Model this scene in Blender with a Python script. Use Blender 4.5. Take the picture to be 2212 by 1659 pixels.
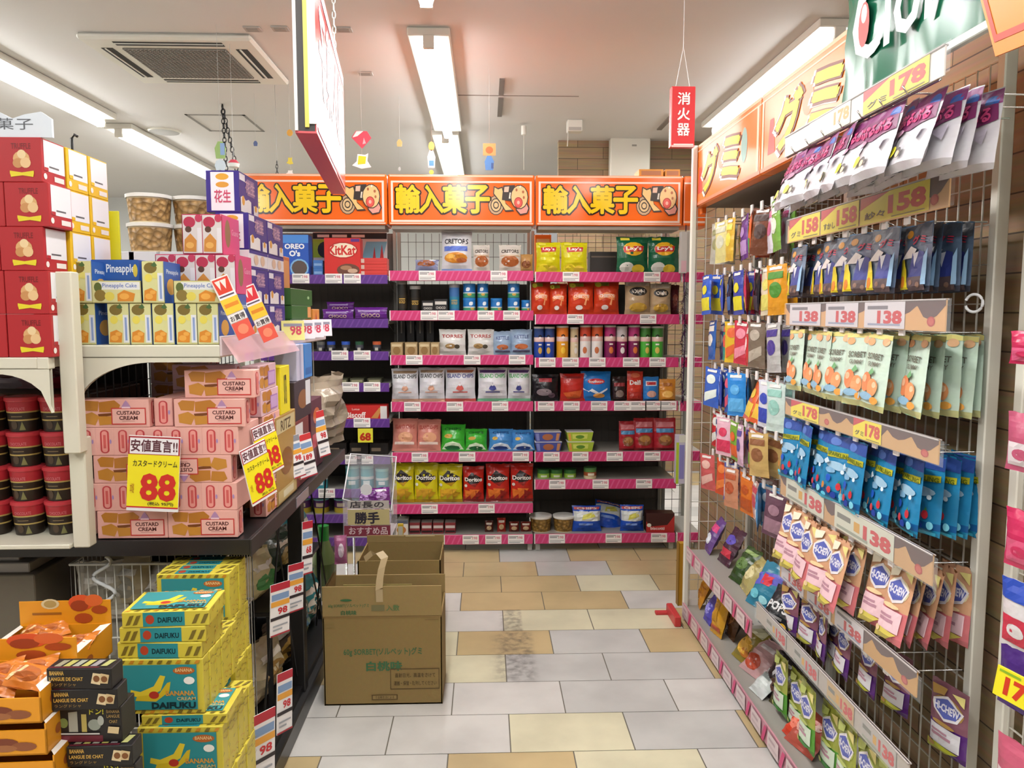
import bpy, bmesh, math, random
from mathutils import Vector, Matrix
for o in list(bpy.data.objects): bpy.data.objects.remove(o)
SC = bpy.context.scene
COL = SC.collection
R = math.radians
rnd = random.Random(7)

# ------------------------------------------------------------------ camera
FPX = 1660.0; CX = 1106.0; CY = 829.5; EYE = 1.47; PITCH = R(5.3); YAW = R(2.0)
cd = bpy.data.cameras.new('camera'); cam = bpy.data.objects.new('camera', cd); COL.objects.link(cam)
cd.sensor_width = 36.0; cd.lens = FPX / 2212.0 * 36.0; cd.clip_start = .02
cam.location = (0, 0, EYE); cam.rotation_euler = (R(90) - PITCH, 0, -YAW)
SC.camera = cam

# ------------------------------------------------------------------ world, exposure, lamps
W = bpy.data.worlds.new('ambient_fill'); SC.world = W; W.use_nodes = True  # added ambient fill entering from the open end behind the camera
W.node_tree.nodes['Background'].inputs[0].default_value = (1, .97, .93, 1)
W.node_tree.nodes['Background'].inputs[1].default_value = .42
SC.view_settings.view_transform = 'Standard'
SC.view_settings.look = 'None'
SC.view_settings.gamma = 1.0
SC.view_settings.exposure = 0.0
SC.view_settings.use_curve_mapping = False
SC.cycles.max_bounces = 5; SC.cycles.diffuse_bounces = 2; SC.cycles.glossy_bounces = 2
SC.cycles.transmission_bounces = 4; SC.cycles.transparent_max_bounces = 8
SC.cycles.caustics_reflective = False; SC.cycles.caustics_refractive = False
LAMP = 2.35        # watts scale of every ceiling tube

# ------------------------------------------------------------------ pixel ray -> point in the room (for reading positions off the photograph)
def _ray(x, y):
    u = (x - CX) / FPX; v = -(y - CY) / FPX
    sp, cp, sa, ca = math.sin(PITCH), math.cos(PITCH), math.sin(YAW), math.cos(YAW)
    return (sa*cp + u*ca + v*sa*sp, ca*cp - u*sa + v*ca*sp, -sp + v*cp)
def atY(x, y, Y):
    d = _ray(x, y); t = Y / d[1]; return Vector((d[0]*t, Y, EYE + d[2]*t))
def atX(x, y, X):
    d = _ray(x, y); t = X / d[0]; return Vector((X, d[1]*t, EYE + d[2]*t))
def atZ(x, y, Z):
    d = _ray(x, y); t = (Z - EYE) / d[2]; return Vector((d[0]*t, d[1]*t, Z))

# ------------------------------------------------------------------ materials
def lin(h):
    h = h.lstrip('#'); out = []
    for i in (0, 2, 4):
        c = int(h[i:i+2], 16) / 255
        out.append(c / 12.92 if c <= .04045 else ((c + .055) / 1.055) ** 2.4)
    return out + [1]
_M = {}
def mat(h, rough=.5, metal=0., kind='', emit=0., a=1.):
    k = (h, rough, metal, kind, emit, a)
    if k in _M: return _M[k]
    m = bpy.data.materials.new('%s_%s' % (kind or 'paint', h.strip('#'))); m.use_nodes = True
    nt = m.node_tree; b = nt.nodes['Principled BSDF']
    b.inputs['Base Color'].default_value = lin(h); b.inputs['Roughness'].default_value = rough
    b.inputs['Metallic'].default_value = metal
    if emit:
        b.inputs['Emission Color'].default_value = lin(h); b.inputs['Emission Strength'].default_value = emit
    if kind in ('film', 'card', 'kraft', 'plaster', 'enamel', 'nuts', 'tinsel'):
        sc, amt, bump = {'film': (30, .10, .38), 'card': (14, .05, .03), 'kraft': (60, .14, .05), 'plaster': (5, .03, .02),
                         'enamel': (9, .05, .02), 'nuts': (52, .62, .9), 'tinsel': (90, .8, .8)}[kind]
        tc = nt.nodes.new('ShaderNodeTexCoord'); n = nt.nodes.new('ShaderNodeTexNoise' if kind != 'nuts' else 'ShaderNodeTexVoronoi')
        n.inputs['Scale'].default_value = sc
        nt.links.new(tc.outputs['Object'], n.inputs['Vector'])
        mx = nt.nodes.new('ShaderNodeMix'); mx.data_type = 'RGBA'; mx.blend_type = 'MULTIPLY'
        mx.inputs[0].default_value = amt; mx.inputs[6].default_value = lin(h)
        if kind == 'nuts':
            mr = nt.nodes.new('ShaderNodeMapRange'); mr.inputs[1].default_value = .15; mr.inputs[2].default_value = .75; mr.inputs[3].default_value = 1; mr.inputs[4].default_value = .12
            nt.links.new(n.outputs['Distance'], mr.inputs[0]); nt.links.new(mr.outputs[0], mx.inputs[7])
        else: nt.links.new(n.outputs['Color'], mx.inputs[7])
        nt.links.new(mx.outputs[2], b.inputs['Base Color'])
        bp = nt.nodes.new('ShaderNodeBump'); bp.inputs['Strength'].default_value = bump; bp.inputs['Distance'].default_value = .01
        nt.links.new(n.outputs[0], bp.inputs['Height']); nt.links.new(bp.outputs[0], b.inputs['Normal'])
    if kind == 'clear':
        b.inputs['Alpha'].default_value = a
    _M[k] = m; return m
def film(h): return mat(h, .25, 0, 'film')
def card(h): return mat(h, .42, 0, 'card')
def ink(h): return mat(h, .4)
def enamel(h): return mat(h, .35, 0, 'enamel')
CLEAR = mat('#eef2f2', .08, 0, 'clear', 0, .16)
CLEAR2 = mat('#e6e4ea', .12, 0, 'clear', 0, .30)
CLEARP = mat('#e9b9c4', .15, 0, 'clear', 0, .55)
METAL = mat('#c9c9c6', .25, 1.)
WIRE = mat('#d9d6cb', .4)
WHITE = enamel('#e9e5d8')
DARK = enamel('#1b1a1b')

# ------------------------------------------------------------------ text outlines
_T = {}
def text2d(s, bold=0.):
    k = (s, bold)
    if k in _T: return _T[k]
    c = bpy.data.curves.new('lettering', 'FONT'); c.body = s; c.size = 1; c.offset = bold; c.resolution_u = 2
    o = bpy.data.objects.new('lettering', c); COL.objects.link(o)
    me = bpy.data.meshes.new_from_object(o.evaluated_get(bpy.context.evaluated_depsgraph_get()))
    V = [(v.co.x, v.co.y) for v in me.vertices]; F = [tuple(p.vertices) for p in me.polygons]
    bpy.data.objects.remove(o); bpy.data.curves.remove(c); bpy.data.meshes.remove(me)
    x0 = min(v[0] for v in V); x1 = max(v[0] for v in V); y0 = min(v[1] for v in V); y1 = max(v[1] for v in V)
    V = [((x - x0) / (x1 - x0) - .5, (y - y0) / (y1 - y0) - .5) for x, y in V]
    _T[k] = (V, F); return _T[k]

def slice2d(V, F, us, vs):
    bm = bmesh.new(); bv = [bm.verts.new((x, y, 0)) for x, y in V]
    for f in F:
        try: bm.faces.new([bv[i] for i in f])
        except ValueError: pass
    x0 = min(v[0] for v in V); x1 = max(v[0] for v in V); y0 = min(v[1] for v in V); y1 = max(v[1] for v in V)
    for u in us:
        if x0 < u < x1: bmesh.ops.bisect_plane(bm, geom=bm.verts[:] + bm.edges[:] + bm.faces[:], plane_co=(u, 0, 0), plane_no=(1, 0, 0))
    for v in vs:
        if y0 < v < y1: bmesh.ops.bisect_plane(bm, geom=bm.verts[:] + bm.edges[:] + bm.faces[:], plane_co=(0, v, 0), plane_no=(0, 1, 0))
    bm.verts.index_update()
    r = [(v.co.x, v.co.y) for v in bm.verts], [tuple(v.index for v in f.verts) for f in bm.faces]
    bm.free(); return r

def shape2d(s):
    """decal in the unit square: ('r',u0,v0,u1,v1) ('e',cu,cv,ru,rv) ('p',points) ('t',text,cu,cv,w,h,bold,rot)"""
    k = s[0]
    if k == 'r':
        return [(s[1], s[2]), (s[3], s[2]), (s[3], s[4]), (s[1], s[4])], [(0, 1, 2, 3)]
    if k == 'e':
        n = 14; return [(s[1] + s[3] * math.cos(6.2832 * i / n), s[2] + s[4] * math.sin(6.2832 * i / n)) for i in range(n)], [tuple(range(n))]
    if k == 'p':
        return list(s[1]), [tuple(range(len(s[1])))]
    if k == 't':
        V, F = text2d(s[1], s[6] if len(s) > 6 else .02)
        a = R(s[7]) if len(s) > 7 else 0
        ca, sa = math.cos(a), math.sin(a)
        return [(s[2] + x * s[4] * ca - y * s[5] * sa, s[3] + x * s[4] * sa + y * s[5] * ca) for x, y in V], F

# ------------------------------------------------------------------ mesh builder
class MB:
    def __init__(s): s.v = []; s.f = []; s.mi = []; s.mats = []; s.sm = []
    def m(s, m):
        if m not in s.mats: s.mats.append(m)
        return s.mats.index(m)
    def poly(s, pts, m, smooth=False):
        n = len(s.v); s.v += [tuple(p) for p in pts]; s.f.append(tuple(range(n, n + len(pts)))); s.mi.append(s.m(m)); s.sm.append(smooth); return s
    def add(s, V, F, m, smooth=False):
        n = len(s.v); s.v += [tuple(p) for p in V]; k = s.m(m)
        for f in F: s.f.append(tuple(i + n for i in f)); s.mi.append(k); s.sm.append(smooth)
        return s
    def box(s, x0, x1, y0, y1, z0, z1, m, b=0.):
        if b <= 0:
            V = [(x, y, z) for z in (z0, z1) for y in (y0, y1) for x in (x0, x1)]
            return s.add(V, [(0, 2, 3, 1), (4, 5, 7, 6), (0, 1, 5, 4), (2, 6, 7, 3), (0, 4, 6, 2), (1, 3, 7, 5)], m)
        cx, cy, cz = (x0+x1)/2, (y0+y1)/2, (z0+z1)/2; hx, hy, hz = (x1-x0)/2, (y1-y0)/2, (z1-z0)/2
        b = min(b, hx*.9, hy*.9, hz*.9); V = []; ix = {}
        for sx in (-1, 1):
            for sy in (-1, 1):
                for sz in (-1, 1):
                    for ax in range(3):
                        e = [hx - b, hy - b, hz - b]; e[ax] += b
                        ix[sx, sy, sz, ax] = len(V); V.append((cx + sx*e[0], cy + sy*e[1], cz + sz*e[2]))
        F = []
        for ax in range(3):
            o = [i for i in range(3) if i != ax]
            for sg in (-1, 1):
                q = []
                for p, r_ in ((-1, -1), (1, -1), (1, 1), (-1, 1)):
                    k = [0, 0, 0]; k[ax] = sg; k[o[0]] = p; k[o[1]] = r_; q.append(ix[k[0], k[1], k[2], ax])
                F.append(tuple(q))
            for p in (-1, 1):
                for r_ in (-1, 1):
                    q = []
                    for sg, a2 in ((-1, o[0]), (1, o[0]), (1, o[1]), (-1, o[1])):
                        k = [0, 0, 0]; k[ax] = sg; k[o[0]] = p; k[o[1]] = r_; q.append(ix[k[0], k[1], k[2], a2])
                    F.append(tuple(q))
        for sx in (-1, 1):
            for sy in (-1, 1):
                for sz in (-1, 1): F.append(tuple(ix[sx, sy, sz, a] for a in range(3)))
        return s.add(V, F, m)
    def tube(s, pts, r, m, n=6, closed=False):
        pts = [Vector(p) for p in pts]; V = []; L = len(pts); F = []
        for i, p in enumerate(pts):
            a = pts[(i-1) % L] if closed or i else p; b = pts[(i+1) % L] if closed or i < L-1 else p
            d = (b - a).normalized(); t = Vector((0, 0, 1)) if abs(d.z) < .9 else Vector((1, 0, 0))
            u = d.cross(t).normalized(); w = d.cross(u)
            for k in range(n): V.append(p + r * (math.cos(6.2832*k/n) * u + math.sin(6.2832*k/n) * w))
        for i in range(L if closed else L - 1):
            for k in range(n):
                j = (i+1) % L; F.append((i*n+k, i*n+(k+1) % n, j*n+(k+1) % n, j*n+k))
        if not closed: F += [tuple(range(n)), tuple(range((L-1)*n, L*n))]
        return s.add(V, F, m, True)
    def lathe(s, prof, m, n=18, c=(0, 0, 0)):
        for i in range(len(prof) - 1):
            mm = m[i] if isinstance(m, (list, tuple)) else m
            (r0, z0), (r1, z1) = prof[i], prof[i+1]; V = []
            for r, z in ((r0, z0), (r1, z1)):
                for k in range(n): V.append((c[0] + r*math.cos(6.2832*k/n), c[1] + r*math.sin(6.2832*k/n), c[2] + z))
            s.add(V, [(k, (k+1) % n, n + (k+1) % n, n + k) for k in range(n)], mm, True)
        return s
    def decals(s, specs, mp, us=(), vs=(), e0=.0006, de=.00015):
        ex = []
        for sp in specs:                       # thicken dense characters by repeating thin outlines
            if sp[0] == 't' and len(sp) > 7 and sp[6] > .012 and any(ord(ch) > 0x2e80 for ch in sp[1]):
                n = len(sp[1]); bd = sp[6]
                for dx, dy in ((-1, 0), (1, 0), (0, -1), (0, 1)):
                    ex.append(sp[:2] + (sp[2] + dx*bd*.7*sp[4]/n, sp[3] + dy*bd*.7*sp[5]) + sp[4:6] + (.006,) + sp[7:])
            else: ex.append(sp)
        for i, sp in enumerate(ex):
            col = sp[-1]; V, F = shape2d(sp[:-1])
            if us or vs: V, F = slice2d(V, F, us, vs)
            s.add([mp(u, v, e0 + i*de) for u, v in V], F, ink(col) if isinstance(col, str) else col)
        return s
    def mesh(s, name):
        me = bpy.data.meshes.new(name); me.from_pydata(s.v, [], s.f)
        for m in s.mats: me.materials.append(m)
        me.polygons.foreach_set('material_index', s.mi); me.polygons.foreach_set('use_smooth', s.sm); me.update()
        return me

# ------------------------------------------------------------------ linking things
USED = {}
def nobj(name, me, parent=None, loc=(0, 0, 0), rot=(0, 0, 0), sc=None):
    o = bpy.data.objects.new(name, me); COL.objects.link(o)
    o.location = loc; o.rotation_euler = rot
    if sc: o.scale = sc if isinstance(sc, (tuple, list)) else (sc, sc, sc)
    if parent: o.parent = parent
    return o
def tag(o, label, cat, group=None):
    o['label'] = label; o['category'] = cat
    if group: o['group'] = group
    USED[label] = USED.get(label, 0) + 1
    return o
def struct(name, mb):
    o = nobj(name, mb.mesh(name)); o['kind'] = 'structure'; return o
class Kit:
    """a thing with its parts: root mesh (or None for an empty) and (name, mesh, parent index, label) parts"""
    def __init__(s, root=None): s.root = root; s.parts = []
    def part(s, name, mb, parent=-1, label=None):
        s.parts.append((name, mb.mesh(name) if isinstance(mb, MB) else mb, parent, label)); return len(s.parts) - 1
def put(kit, name, label, cat, loc, rot=(0, 0, 0), group=None, sc=None):
    if isinstance(kit, MB): kit = Kit(kit.mesh(name))
    if isinstance(kit, bpy.types.Mesh): kit = Kit(kit)
    if not isinstance(rot, (tuple, list)): rot = (0, 0, rot)
    o = tag(nobj(name, kit.root, None, loc, rot, sc), label, cat, group); made = []
    for n, me, p, lb in kit.parts:
        c = nobj(n, me, o if p < 0 else made[p])
        if lb: c['label'] = lb
        made.append(c)
    return o
NAMES = {'red': 'c22a2a', 'orange': 'd8702a', 'yellow': 'd9c22a', 'green': '5a9a3a', 'blue': '3a5ab8', 'light blue': '3f8ad0', 'navy': '1c2340', 'purple': '6a3a8a', 'pink': 'd98aa8', 'magenta': 'c93868', 'brown': '6a4226', 'tan': 'b89a70', 'white': 'dcdce0', 'grey': '8a847c', 'black': '1a181c', 'cream': 'd9cca4', 'teal': '3a9a8a'}
def hue(h):
    h = h.lstrip('#'); c = [int(h[i:i+2], 16) for i in (0, 2, 4)]
    return min(NAMES, key=lambda n: sum((int(NAMES[n][i*2:i*2+2], 16) - c[i])**2 for i in range(3)))
ORD = ['first', 'second', 'third', 'fourth', 'fifth', 'sixth', 'seventh', 'eighth', 'ninth', 'tenth', 'eleventh', 'twelfth', 'thirteenth', 'fourteenth']

# ------------------------------------------------------------------ package shapes (all stand on z=0, front faces -y)
def pack_box(w, d, h, base, front=(), side=(), top=(), left=None, b=.0015, sidecol=None, topcol=None):
    mb = MB(); mb.box(-w/2, w/2, -d/2, d/2, 0, h, card(base), b); e = .0004
    if sidecol:
        for sx in (-1, 1): mb.decals([('r', .01, .01, .99, .99, sidecol)], lambda u, v, q, sx=sx: (sx*(w/2 + q), sx*(u-.5)*d, v*h), e0=.0003)
    if topcol: mb.decals([('r', .01, .01, .99, .99, topcol)], lambda u, v, q: ((u-.5)*w, (v-.5)*d, h + q), e0=.0003)
    mb.decals(front, lambda u, v, q: ((u-.5)*w, -d/2 - q, v*h), e0=e)
    mb.decals(side, lambda u, v, q: (w/2 + q, (u-.5)*d, v*h), e0=e)
    mb.decals(left if left is not None else side, lambda u, v, q: (-w/2 - q, (.5-u)*d, v*h), e0=e)
    mb.decals(top, lambda u, v, q: ((u-.5)*w, (v-.5)*d, h + q), e0=e)
    return mb
def bag(w, h, d, base, front=(), bands=(), seed=1, seal=.06, foot=False, back=None, crump=1., hole=False):
    """pillow bag or (foot) stand-up pouch; bands = [(v_top, colour)...] from the bottom"""
    q = random.Random(seed); nu, nv = 8, 12
    us = [i/nu for i in range(nu+1)]; vs = [j/nv for j in range(nv+1)]
    def prof(v):
        if foot: return (min(1, v/.10) ** .5) * (max(0, 1 - max(0, v-.12) / (.88 - seal))) ** .62
        t = (v - seal) / (1 - 2*seal); return 0 if t <= 0 or t >= 1 else math.sin(math.pi*t) ** .55
    G = []
    for j, v in enumerate(vs):
        row = []
        for i, u in enumerate(us):
            x = (u-.5) * w * (1 - (.0 if foot else .07) * math.sin(math.pi*v) ** .7) + q.uniform(-1, 1)*.004*w*crump
            e = max(0, 1 - abs(2*u-1) ** 2.6) ** .7
            y = d/2 * prof(v) * e
            y += q.uniform(-1, 1) * d * .045 * crump * (1 if 0 < i < nu else .3)
            z = v*h + q.uniform(-1, 1)*.003*h*crump * (0 if j == 0 else 1) + (.012*h*q.uniform(-1, 1)*crump if j == nv else 0)
            row.append((x, -y, z))
        G.append(row)
    sk = [(q.uniform(-1, 1)*.03*d) for _ in range(4)]
    def P(u, v, e=0.):
        a = min(max(u, 0), 1)*nu; b = min(max(v, 0), 1)*nv; i = min(int(a), nu-1); j = min(int(b), nv-1); a -= i; b -= j
        r = [0, 0, 0]
        for k in range(3):
            r[k] = (G[j][i][k]*(1-a) + G[j][i+1][k]*a)*(1-b) + (G[j+1][i][k]*(1-a) + G[j+1][i+1][k]*a)*b
        return (r[0], r[1] - e, r[2])
    mb = MB()
    def col(v):
        for t, c in bands:
            if v < t: return film(c)
        return film(base)
    n = nu + 1
    for j in range(nv):
        V = [G[j][i] for i in range(n)] + [G[j+1][i] for i in range(n)]
        mb.add(V, [(i, i+1, n+i+1, n+i) for i in range(nu)], col((j+.5)/nv), True)
        V = [(x, -y if 0 < i < nu else y, z) for i, (x, y, z) in enumerate(V[:n])] + [(x, -y if 0 < i < nu else y, z) for i, (x, y, z) in enumerate(V[n:])]
        mb.add(V, [(i+1, i, n+i, n+i+1) for i in range(nu)], film(back or base) if back else col((j+.5)/nv), True)
    mb.decals(front, P, us[1:-1], vs[1:-1], e0=.0010, de=.0006)
    return mb
def cyl_map(r, h, z0=0., span=1.25):
    return lambda u, v, e: ((r+e)*math.sin((u-.5)*2*span), -(r+e)*math.cos((u-.5)*2*span), z0 + v*h)
CU = [i/10 for i in range(1, 10)]
def can(r, h, segs, lid, front=(), lidh=.01, taper=1.):
    """segs = [(v_top, colour)...]"""
    k = Kit(); mb = MB(); prof = [(0, 0), (r*taper, 0)]; ms = [ink(segs[0][1])]
    for t, c in segs: prof.append((r*(taper + (1-taper)*t), h*t)); ms.append(mat(c, .35))
    prof.append((0, h)); ms.append(mat(segs[-1][1], .35)); mb.lathe(prof, ms)
    mb.decals(front, cyl_map(r, h), CU, (), e0=.0008)
    k.root = mb.mesh('can_body')
    l = MB(); l.lathe([(r*1.03, h-.001), (r*1.03, h+lidh), (r*.95, h+lidh+.001), (0, h+lidh+.001)], mat(lid, .3)); k.part('lid', l)
    return k

# ================================================================== THE SETTING
# floor: running-bond stone-look tiles, some beige, some cream, some grey
def tile_mat(h, name):
    m = bpy.data.materials.new('floor_tile_' + name); m.use_nodes = True; nt = m.node_tree; b = nt.nodes['Principled BSDF']
    L = nt.links.new
    geo = nt.nodes.new('ShaderNodeNewGeometry')
    n1 = nt.nodes.new('ShaderNodeTexNoise'); n1.inputs['Scale'].default_value = 3.5; n1.inputs['Detail'].default_value = 5; L(geo.outputs['Position'], n1.inputs['Vector'])
    r1 = nt.nodes.new('ShaderNodeValToRGB'); r1.color_ramp.elements[0].position = .3; r1.color_ramp.elements[0].color = [x*.80 for x in lin(h)[:3]] + [1]
    r1.color_ramp.elements[1].position = .6; r1.color_ramp.elements[1].color = lin(h); L(n1.outputs[0], r1.inputs[0])
    # a scuffed patch of dirt in the aisle, two worn tiles long
    sep = nt.nodes.new('ShaderNodeSeparateXYZ'); L(geo.outputs['Position'], sep.inputs[0])
    def box_mask(x0, x1, y0, y1, s=.03):
        outs = []
        for ch, a, c in ((0, x0, x1), (1, y0, y1)):
            u = nt.nodes.new('ShaderNodeMapRange'); u.interpolation_type = 'SMOOTHSTEP'
            u.inputs[1].default_value = a - s; u.inputs[2].default_value = a + s; L(sep.outputs[ch], u.inputs[0])
            w = nt.nodes.new('ShaderNodeMapRange'); w.interpolation_type = 'SMOOTHSTEP'
            w.inputs[1].default_value = c - s*.4; w.inputs[2].default_value = c + s*.4; w.inputs[3].default_value = 1; w.inputs[4].default_value = 0; L(sep.outputs[ch], w.inputs[0])
            outs += [u.outputs[0], w.outputs[0]]
        v = outs[0]
        for q in outs[1:]:
            k = nt.nodes.new('ShaderNodeMath'); k.operation = 'MULTIPLY'; L(v, k.inputs[0]); L(q, k.inputs[1]); v = k.outputs[0]
        return v
    n2 = nt.nodes.new('ShaderNodeTexNoise'); n2.inputs['Scale'].default_value = 30; n2.inputs['Detail'].default_value = 6; L(geo.outputs['Position'], n2.inputs['Vector'])
    r2 = nt.nodes.new('ShaderNodeMapRange'); r2.inputs[1].default_value = .38; r2.inputs[2].default_value = .66; r2.inputs[3].default_value = .15; r2.inputs[4].default_value = 1; L(n2.outputs[0], r2.inputs[0])
    a = nt.nodes.new('ShaderNodeMath'); a.operation = 'MAXIMUM'
    L(box_mask(.045, .205, 2.96, 3.43, .05), a.inputs[0]); L(box_mask(.075, .17, 3.43, 3.70, .02), a.inputs[1])
    f = nt.nodes.new('ShaderNodeMath'); f.operation = 'MULTIPLY'; L(a.outputs[0], f.inputs[0]); L(r2.outputs[0], f.inputs[1])
    f2 = nt.nodes.new('ShaderNodeMath'); f2.operation = 'MULTIPLY'; L(f.outputs[0], f2.inputs[0]); f2.inputs[1].default_value = .62
    mx = nt.nodes.new('ShaderNodeMix'); mx.data_type = 'RGBA'; L(f2.outputs[0], mx.inputs[0]); L(r1.outputs[0], mx.inputs[6]); mx.inputs[7].default_value = lin('#57514c')
    L(mx.outputs[2], b.inputs['Base Color']); b.inputs['Roughness'].default_value = .30
    return m
TW, TD = .4205, .2475
TM = {'W': tile_mat('#d2cfca', 'white'), 'C': tile_mat('#d8d2b4', 'cream'), 'B': tile_mat('#c6b084', 'beige'), 'G': tile_mat('#c2c1bd', 'grey')}
rows = {-1: 'BWBC', 0: 'WWCG', 1: 'WWWG', 2: 'BCGG', 3: 'BCBG', 4: 'CWCC', 5: 'WWBB', 6: 'WBBC', 7: 'WBBG', 8: 'GBGB'}
mb = MB(); mb.poly([(-9, -3, -.002), (6, -3, -.002), (6, 11, -.002), (-9, 11, -.002)], mat('#6d675c', .8))
g = .0022
for k in range(-20, 36):
    y = 2.453 + TD*k
    off = .082 if k % 2 == 0 else -.128
    for i in range(-20, 14):
        x = off + TW*i
        if x < -8.5 or x > 5.5: continue
        t = rnd.choice('WWCBGGB')
        if k in rows:
            j = i + 2
            if 0 <= j < 4: t = rows[k][j]
        mb.poly([(x+g, y+g*.6, 0), (x+TW-g, y+g*.6, 0), (x+TW-g, y+TD-g*.6, 0), (x+g, y+TD-g*.6, 0)], TM[t])
struct('floor', mb)

CEIL = 3.0
mb = MB(); mb.poly([(-9, 11, CEIL), (6, 11, CEIL), (6, -3, CEIL), (-9, -3, CEIL)], mat('#e3dfdb', .7, 0, 'plaster')); struct('ceiling', mb)
def plank_mat():
    m = bpy.data.materials.new('wood_plank_cladding'); m.use_nodes = True; nt = m.node_tree; b = nt.nodes['Principled BSDF']; L = nt.links.new
    geo = nt.nodes.new('ShaderNodeNewGeometry'); sp = nt.nodes.new('ShaderNodeSeparateXYZ'); L(geo.outputs['Position'], sp.inputs[0])
    ad = nt.nodes.new('ShaderNodeMath'); L(sp.outputs[0], ad.inputs[0]); L(sp.outputs[1], ad.inputs[1])
    cb = nt.nodes.new('ShaderNodeCombineXYZ'); L(ad.outputs[0], cb.inputs[0]); L(sp.outputs[2], cb.inputs[1])
    br = nt.nodes.new('ShaderNodeTexBrick'); br.offset = .37; br.inputs['Scale'].default_value = 1
    br.inputs['Brick Width'].default_value = .62; br.inputs['Row Height'].default_value = .098; br.inputs['Mortar Size'].default_value = .0022
    br.inputs['Color1'].default_value = lin('#a58a68'); br.inputs['Color2'].default_value = lin('#8a7154'); br.inputs['Mortar'].default_value = lin('#4c3c2b')
    L(cb.outputs[0], br.inputs['Vector'])
    mp = nt.nodes.new('ShaderNodeMapping'); mp.inputs['Scale'].default_value = (4, 60, 1); L(cb.outputs[0], mp.inputs[0])
    n = nt.nodes.new('ShaderNodeTexNoise'); n.inputs['Scale'].default_value = 1; n.inputs['Detail'].default_value = 4; L(mp.outputs[0], n.inputs[0])
    mx = nt.nodes.new('ShaderNodeMix'); mx.data_type = 'RGBA'; mx.blend_type = 'OVERLAY'; mx.inputs[0].default_value = .35; L(br.outputs[0], mx.inputs[6]); L(n.outputs[1], mx.inputs[7])
    L(mx.outputs[2], b.inputs['Base Color']); b.inputs['Roughness'].default_value = .6; return m
PLANK = plank_mat()
mb = MB(); mb.box(1.31, 1.40, -2.9, 4.60, 0, 2.36, PLANK); struct('wall_right', mb)
mb = MB(); mb.box(.66, 5.9, 7.0, 7.1, 0, CEIL, PLANK); struct('wall_back', mb)
wallm = mat('#d9dad6', .7, 0, 'plaster')
mb = MB(); mb.box(-8.9, .66, 10.6, 10.7, 0, CEIL, wallm); struct('wall_far', mb)
mb = MB(); mb.box(-8.9, -8.8, -2.9, 10.6, 0, CEIL, wallm); struct('wall_left', mb)
mb = MB(); mb.box(5.8, 5.9, -2.9, 7.0, 0, CEIL, wallm); struct('wall_side', mb)
# ceiling seam lines and slots
mb = MB(); mb.box(-.2, .67, 5.595, 5.605, CEIL-.003, CEIL, mat('#8f857c', .8)); struct('trim_1', mb)
mb = MB(); mb.box(.10, .135, 5.2, 5.55, CEIL-.012, CEIL, mat('#7a736c', .8)); mb.box(.10, .135, 5.65, 6.15, CEIL-.012, CEIL, mat('#7a736c', .8)); struct('trim_2', mb)
mb = MB(); mb.box(1.44, 1.48, 6.05, 6.55, CEIL-.01, CEIL, mat('#857b72', .8)); struct('trim_3', mb)
mb = MB()
for a, b_ in (((-2.32, 6.2), (-2.30, 6.75)), ((-2.32, 6.2), (-1.86, 6.22)), ((-1.88, 6.2), (-1.86, 6.75)), ((-2.32, 6.73), (-1.86, 6.75))):
    mb.box(a[0], b_[0], a[1], b_[1], CEIL-.004, CEIL, mat('#94908a', .8))
struct('trim_4', mb)

# ------------------------------------------------------------------ ceiling lamps
TUBE = mat('#fbfdff', .5, 0, '', 22.0)
def lamp(x, y0, y1, label, power=1.0):
    L_ = y1 - y0; k = Kit(); b = MB(); b.box(-.115, .115, 0, L_, -.045, 0, WHITE, .006); k.root = b.mesh('housing')
    t = MB(); t.tube([(0, .03, -.075), (0, L_ - .03, -.075)], .036, TUBE, 10); k.part('tube', t, -1, 'glowing white tube')
    for yy in (.0, L_ - .03):
        e = MB(); e.box(-.03, .03, yy, yy+.03, -.11, -.04, WHITE, .004); k.part('tube_holder', e)
    o = put(k, 'ceiling_lamp', label, 'lamp', (x, y0, CEIL), 0, 'tube lamps on the ceiling')
    ld = bpy.data.lights.new('tube_light', 'AREA'); ld.shape = 'RECTANGLE'; ld.size = .14; ld.size_y = L_; ld.energy = LAMP * 6.2 * L_ * power; ld.color = (1, .985, .96)
    lo = bpy.data.objects.new('tube_light', ld); COL.objects.link(lo); lo.parent = o; lo.location = (0, L_/2, -.125)
    return o
lamp(-.27, 1.5, 3.78, 'tube lamp over the aisle, its end just inside the top of the picture')
lamp(-.30, 4.3, 6.5, 'bright tube lamp over the aisle, above the import candy sign')
lamp(-.33, 6.62, 8.8, 'far tube lamp low above the orange sign, end on')
lamp(-2.95, 3.9, 6.2, 'long tube lamp at the upper left, nearer of the left row')
lamp(-2.97, 6.5, 8.6, 'tube lamp of the left row, farther one above the nut tubs')
lamp(1.86, 4.1, 6.3, 'tube lamp glowing above the right orange sign')
for x, y0, lb in ((-.27, -1.2, 'tube lamp behind the viewer over the aisle'), (-2.95, 1.2, 'tube lamp of the left row nearest the viewer'), (-2.95, -1.4, 'tube lamp of the left row behind the viewer'),
                  (1.75, 1.4, 'tube lamp beyond the right partition'), (1.2, -1.5, 'tube lamp behind the viewer on the right'), (-5.6, 4.0, 'tube lamp far to the left, near part'), (-5.6, 7.0, 'tube lamp far to the left, far part')):
    lamp(x, y0, y0 + 2.2, lb, .5 if x == 1.2 else 1.0)

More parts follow.
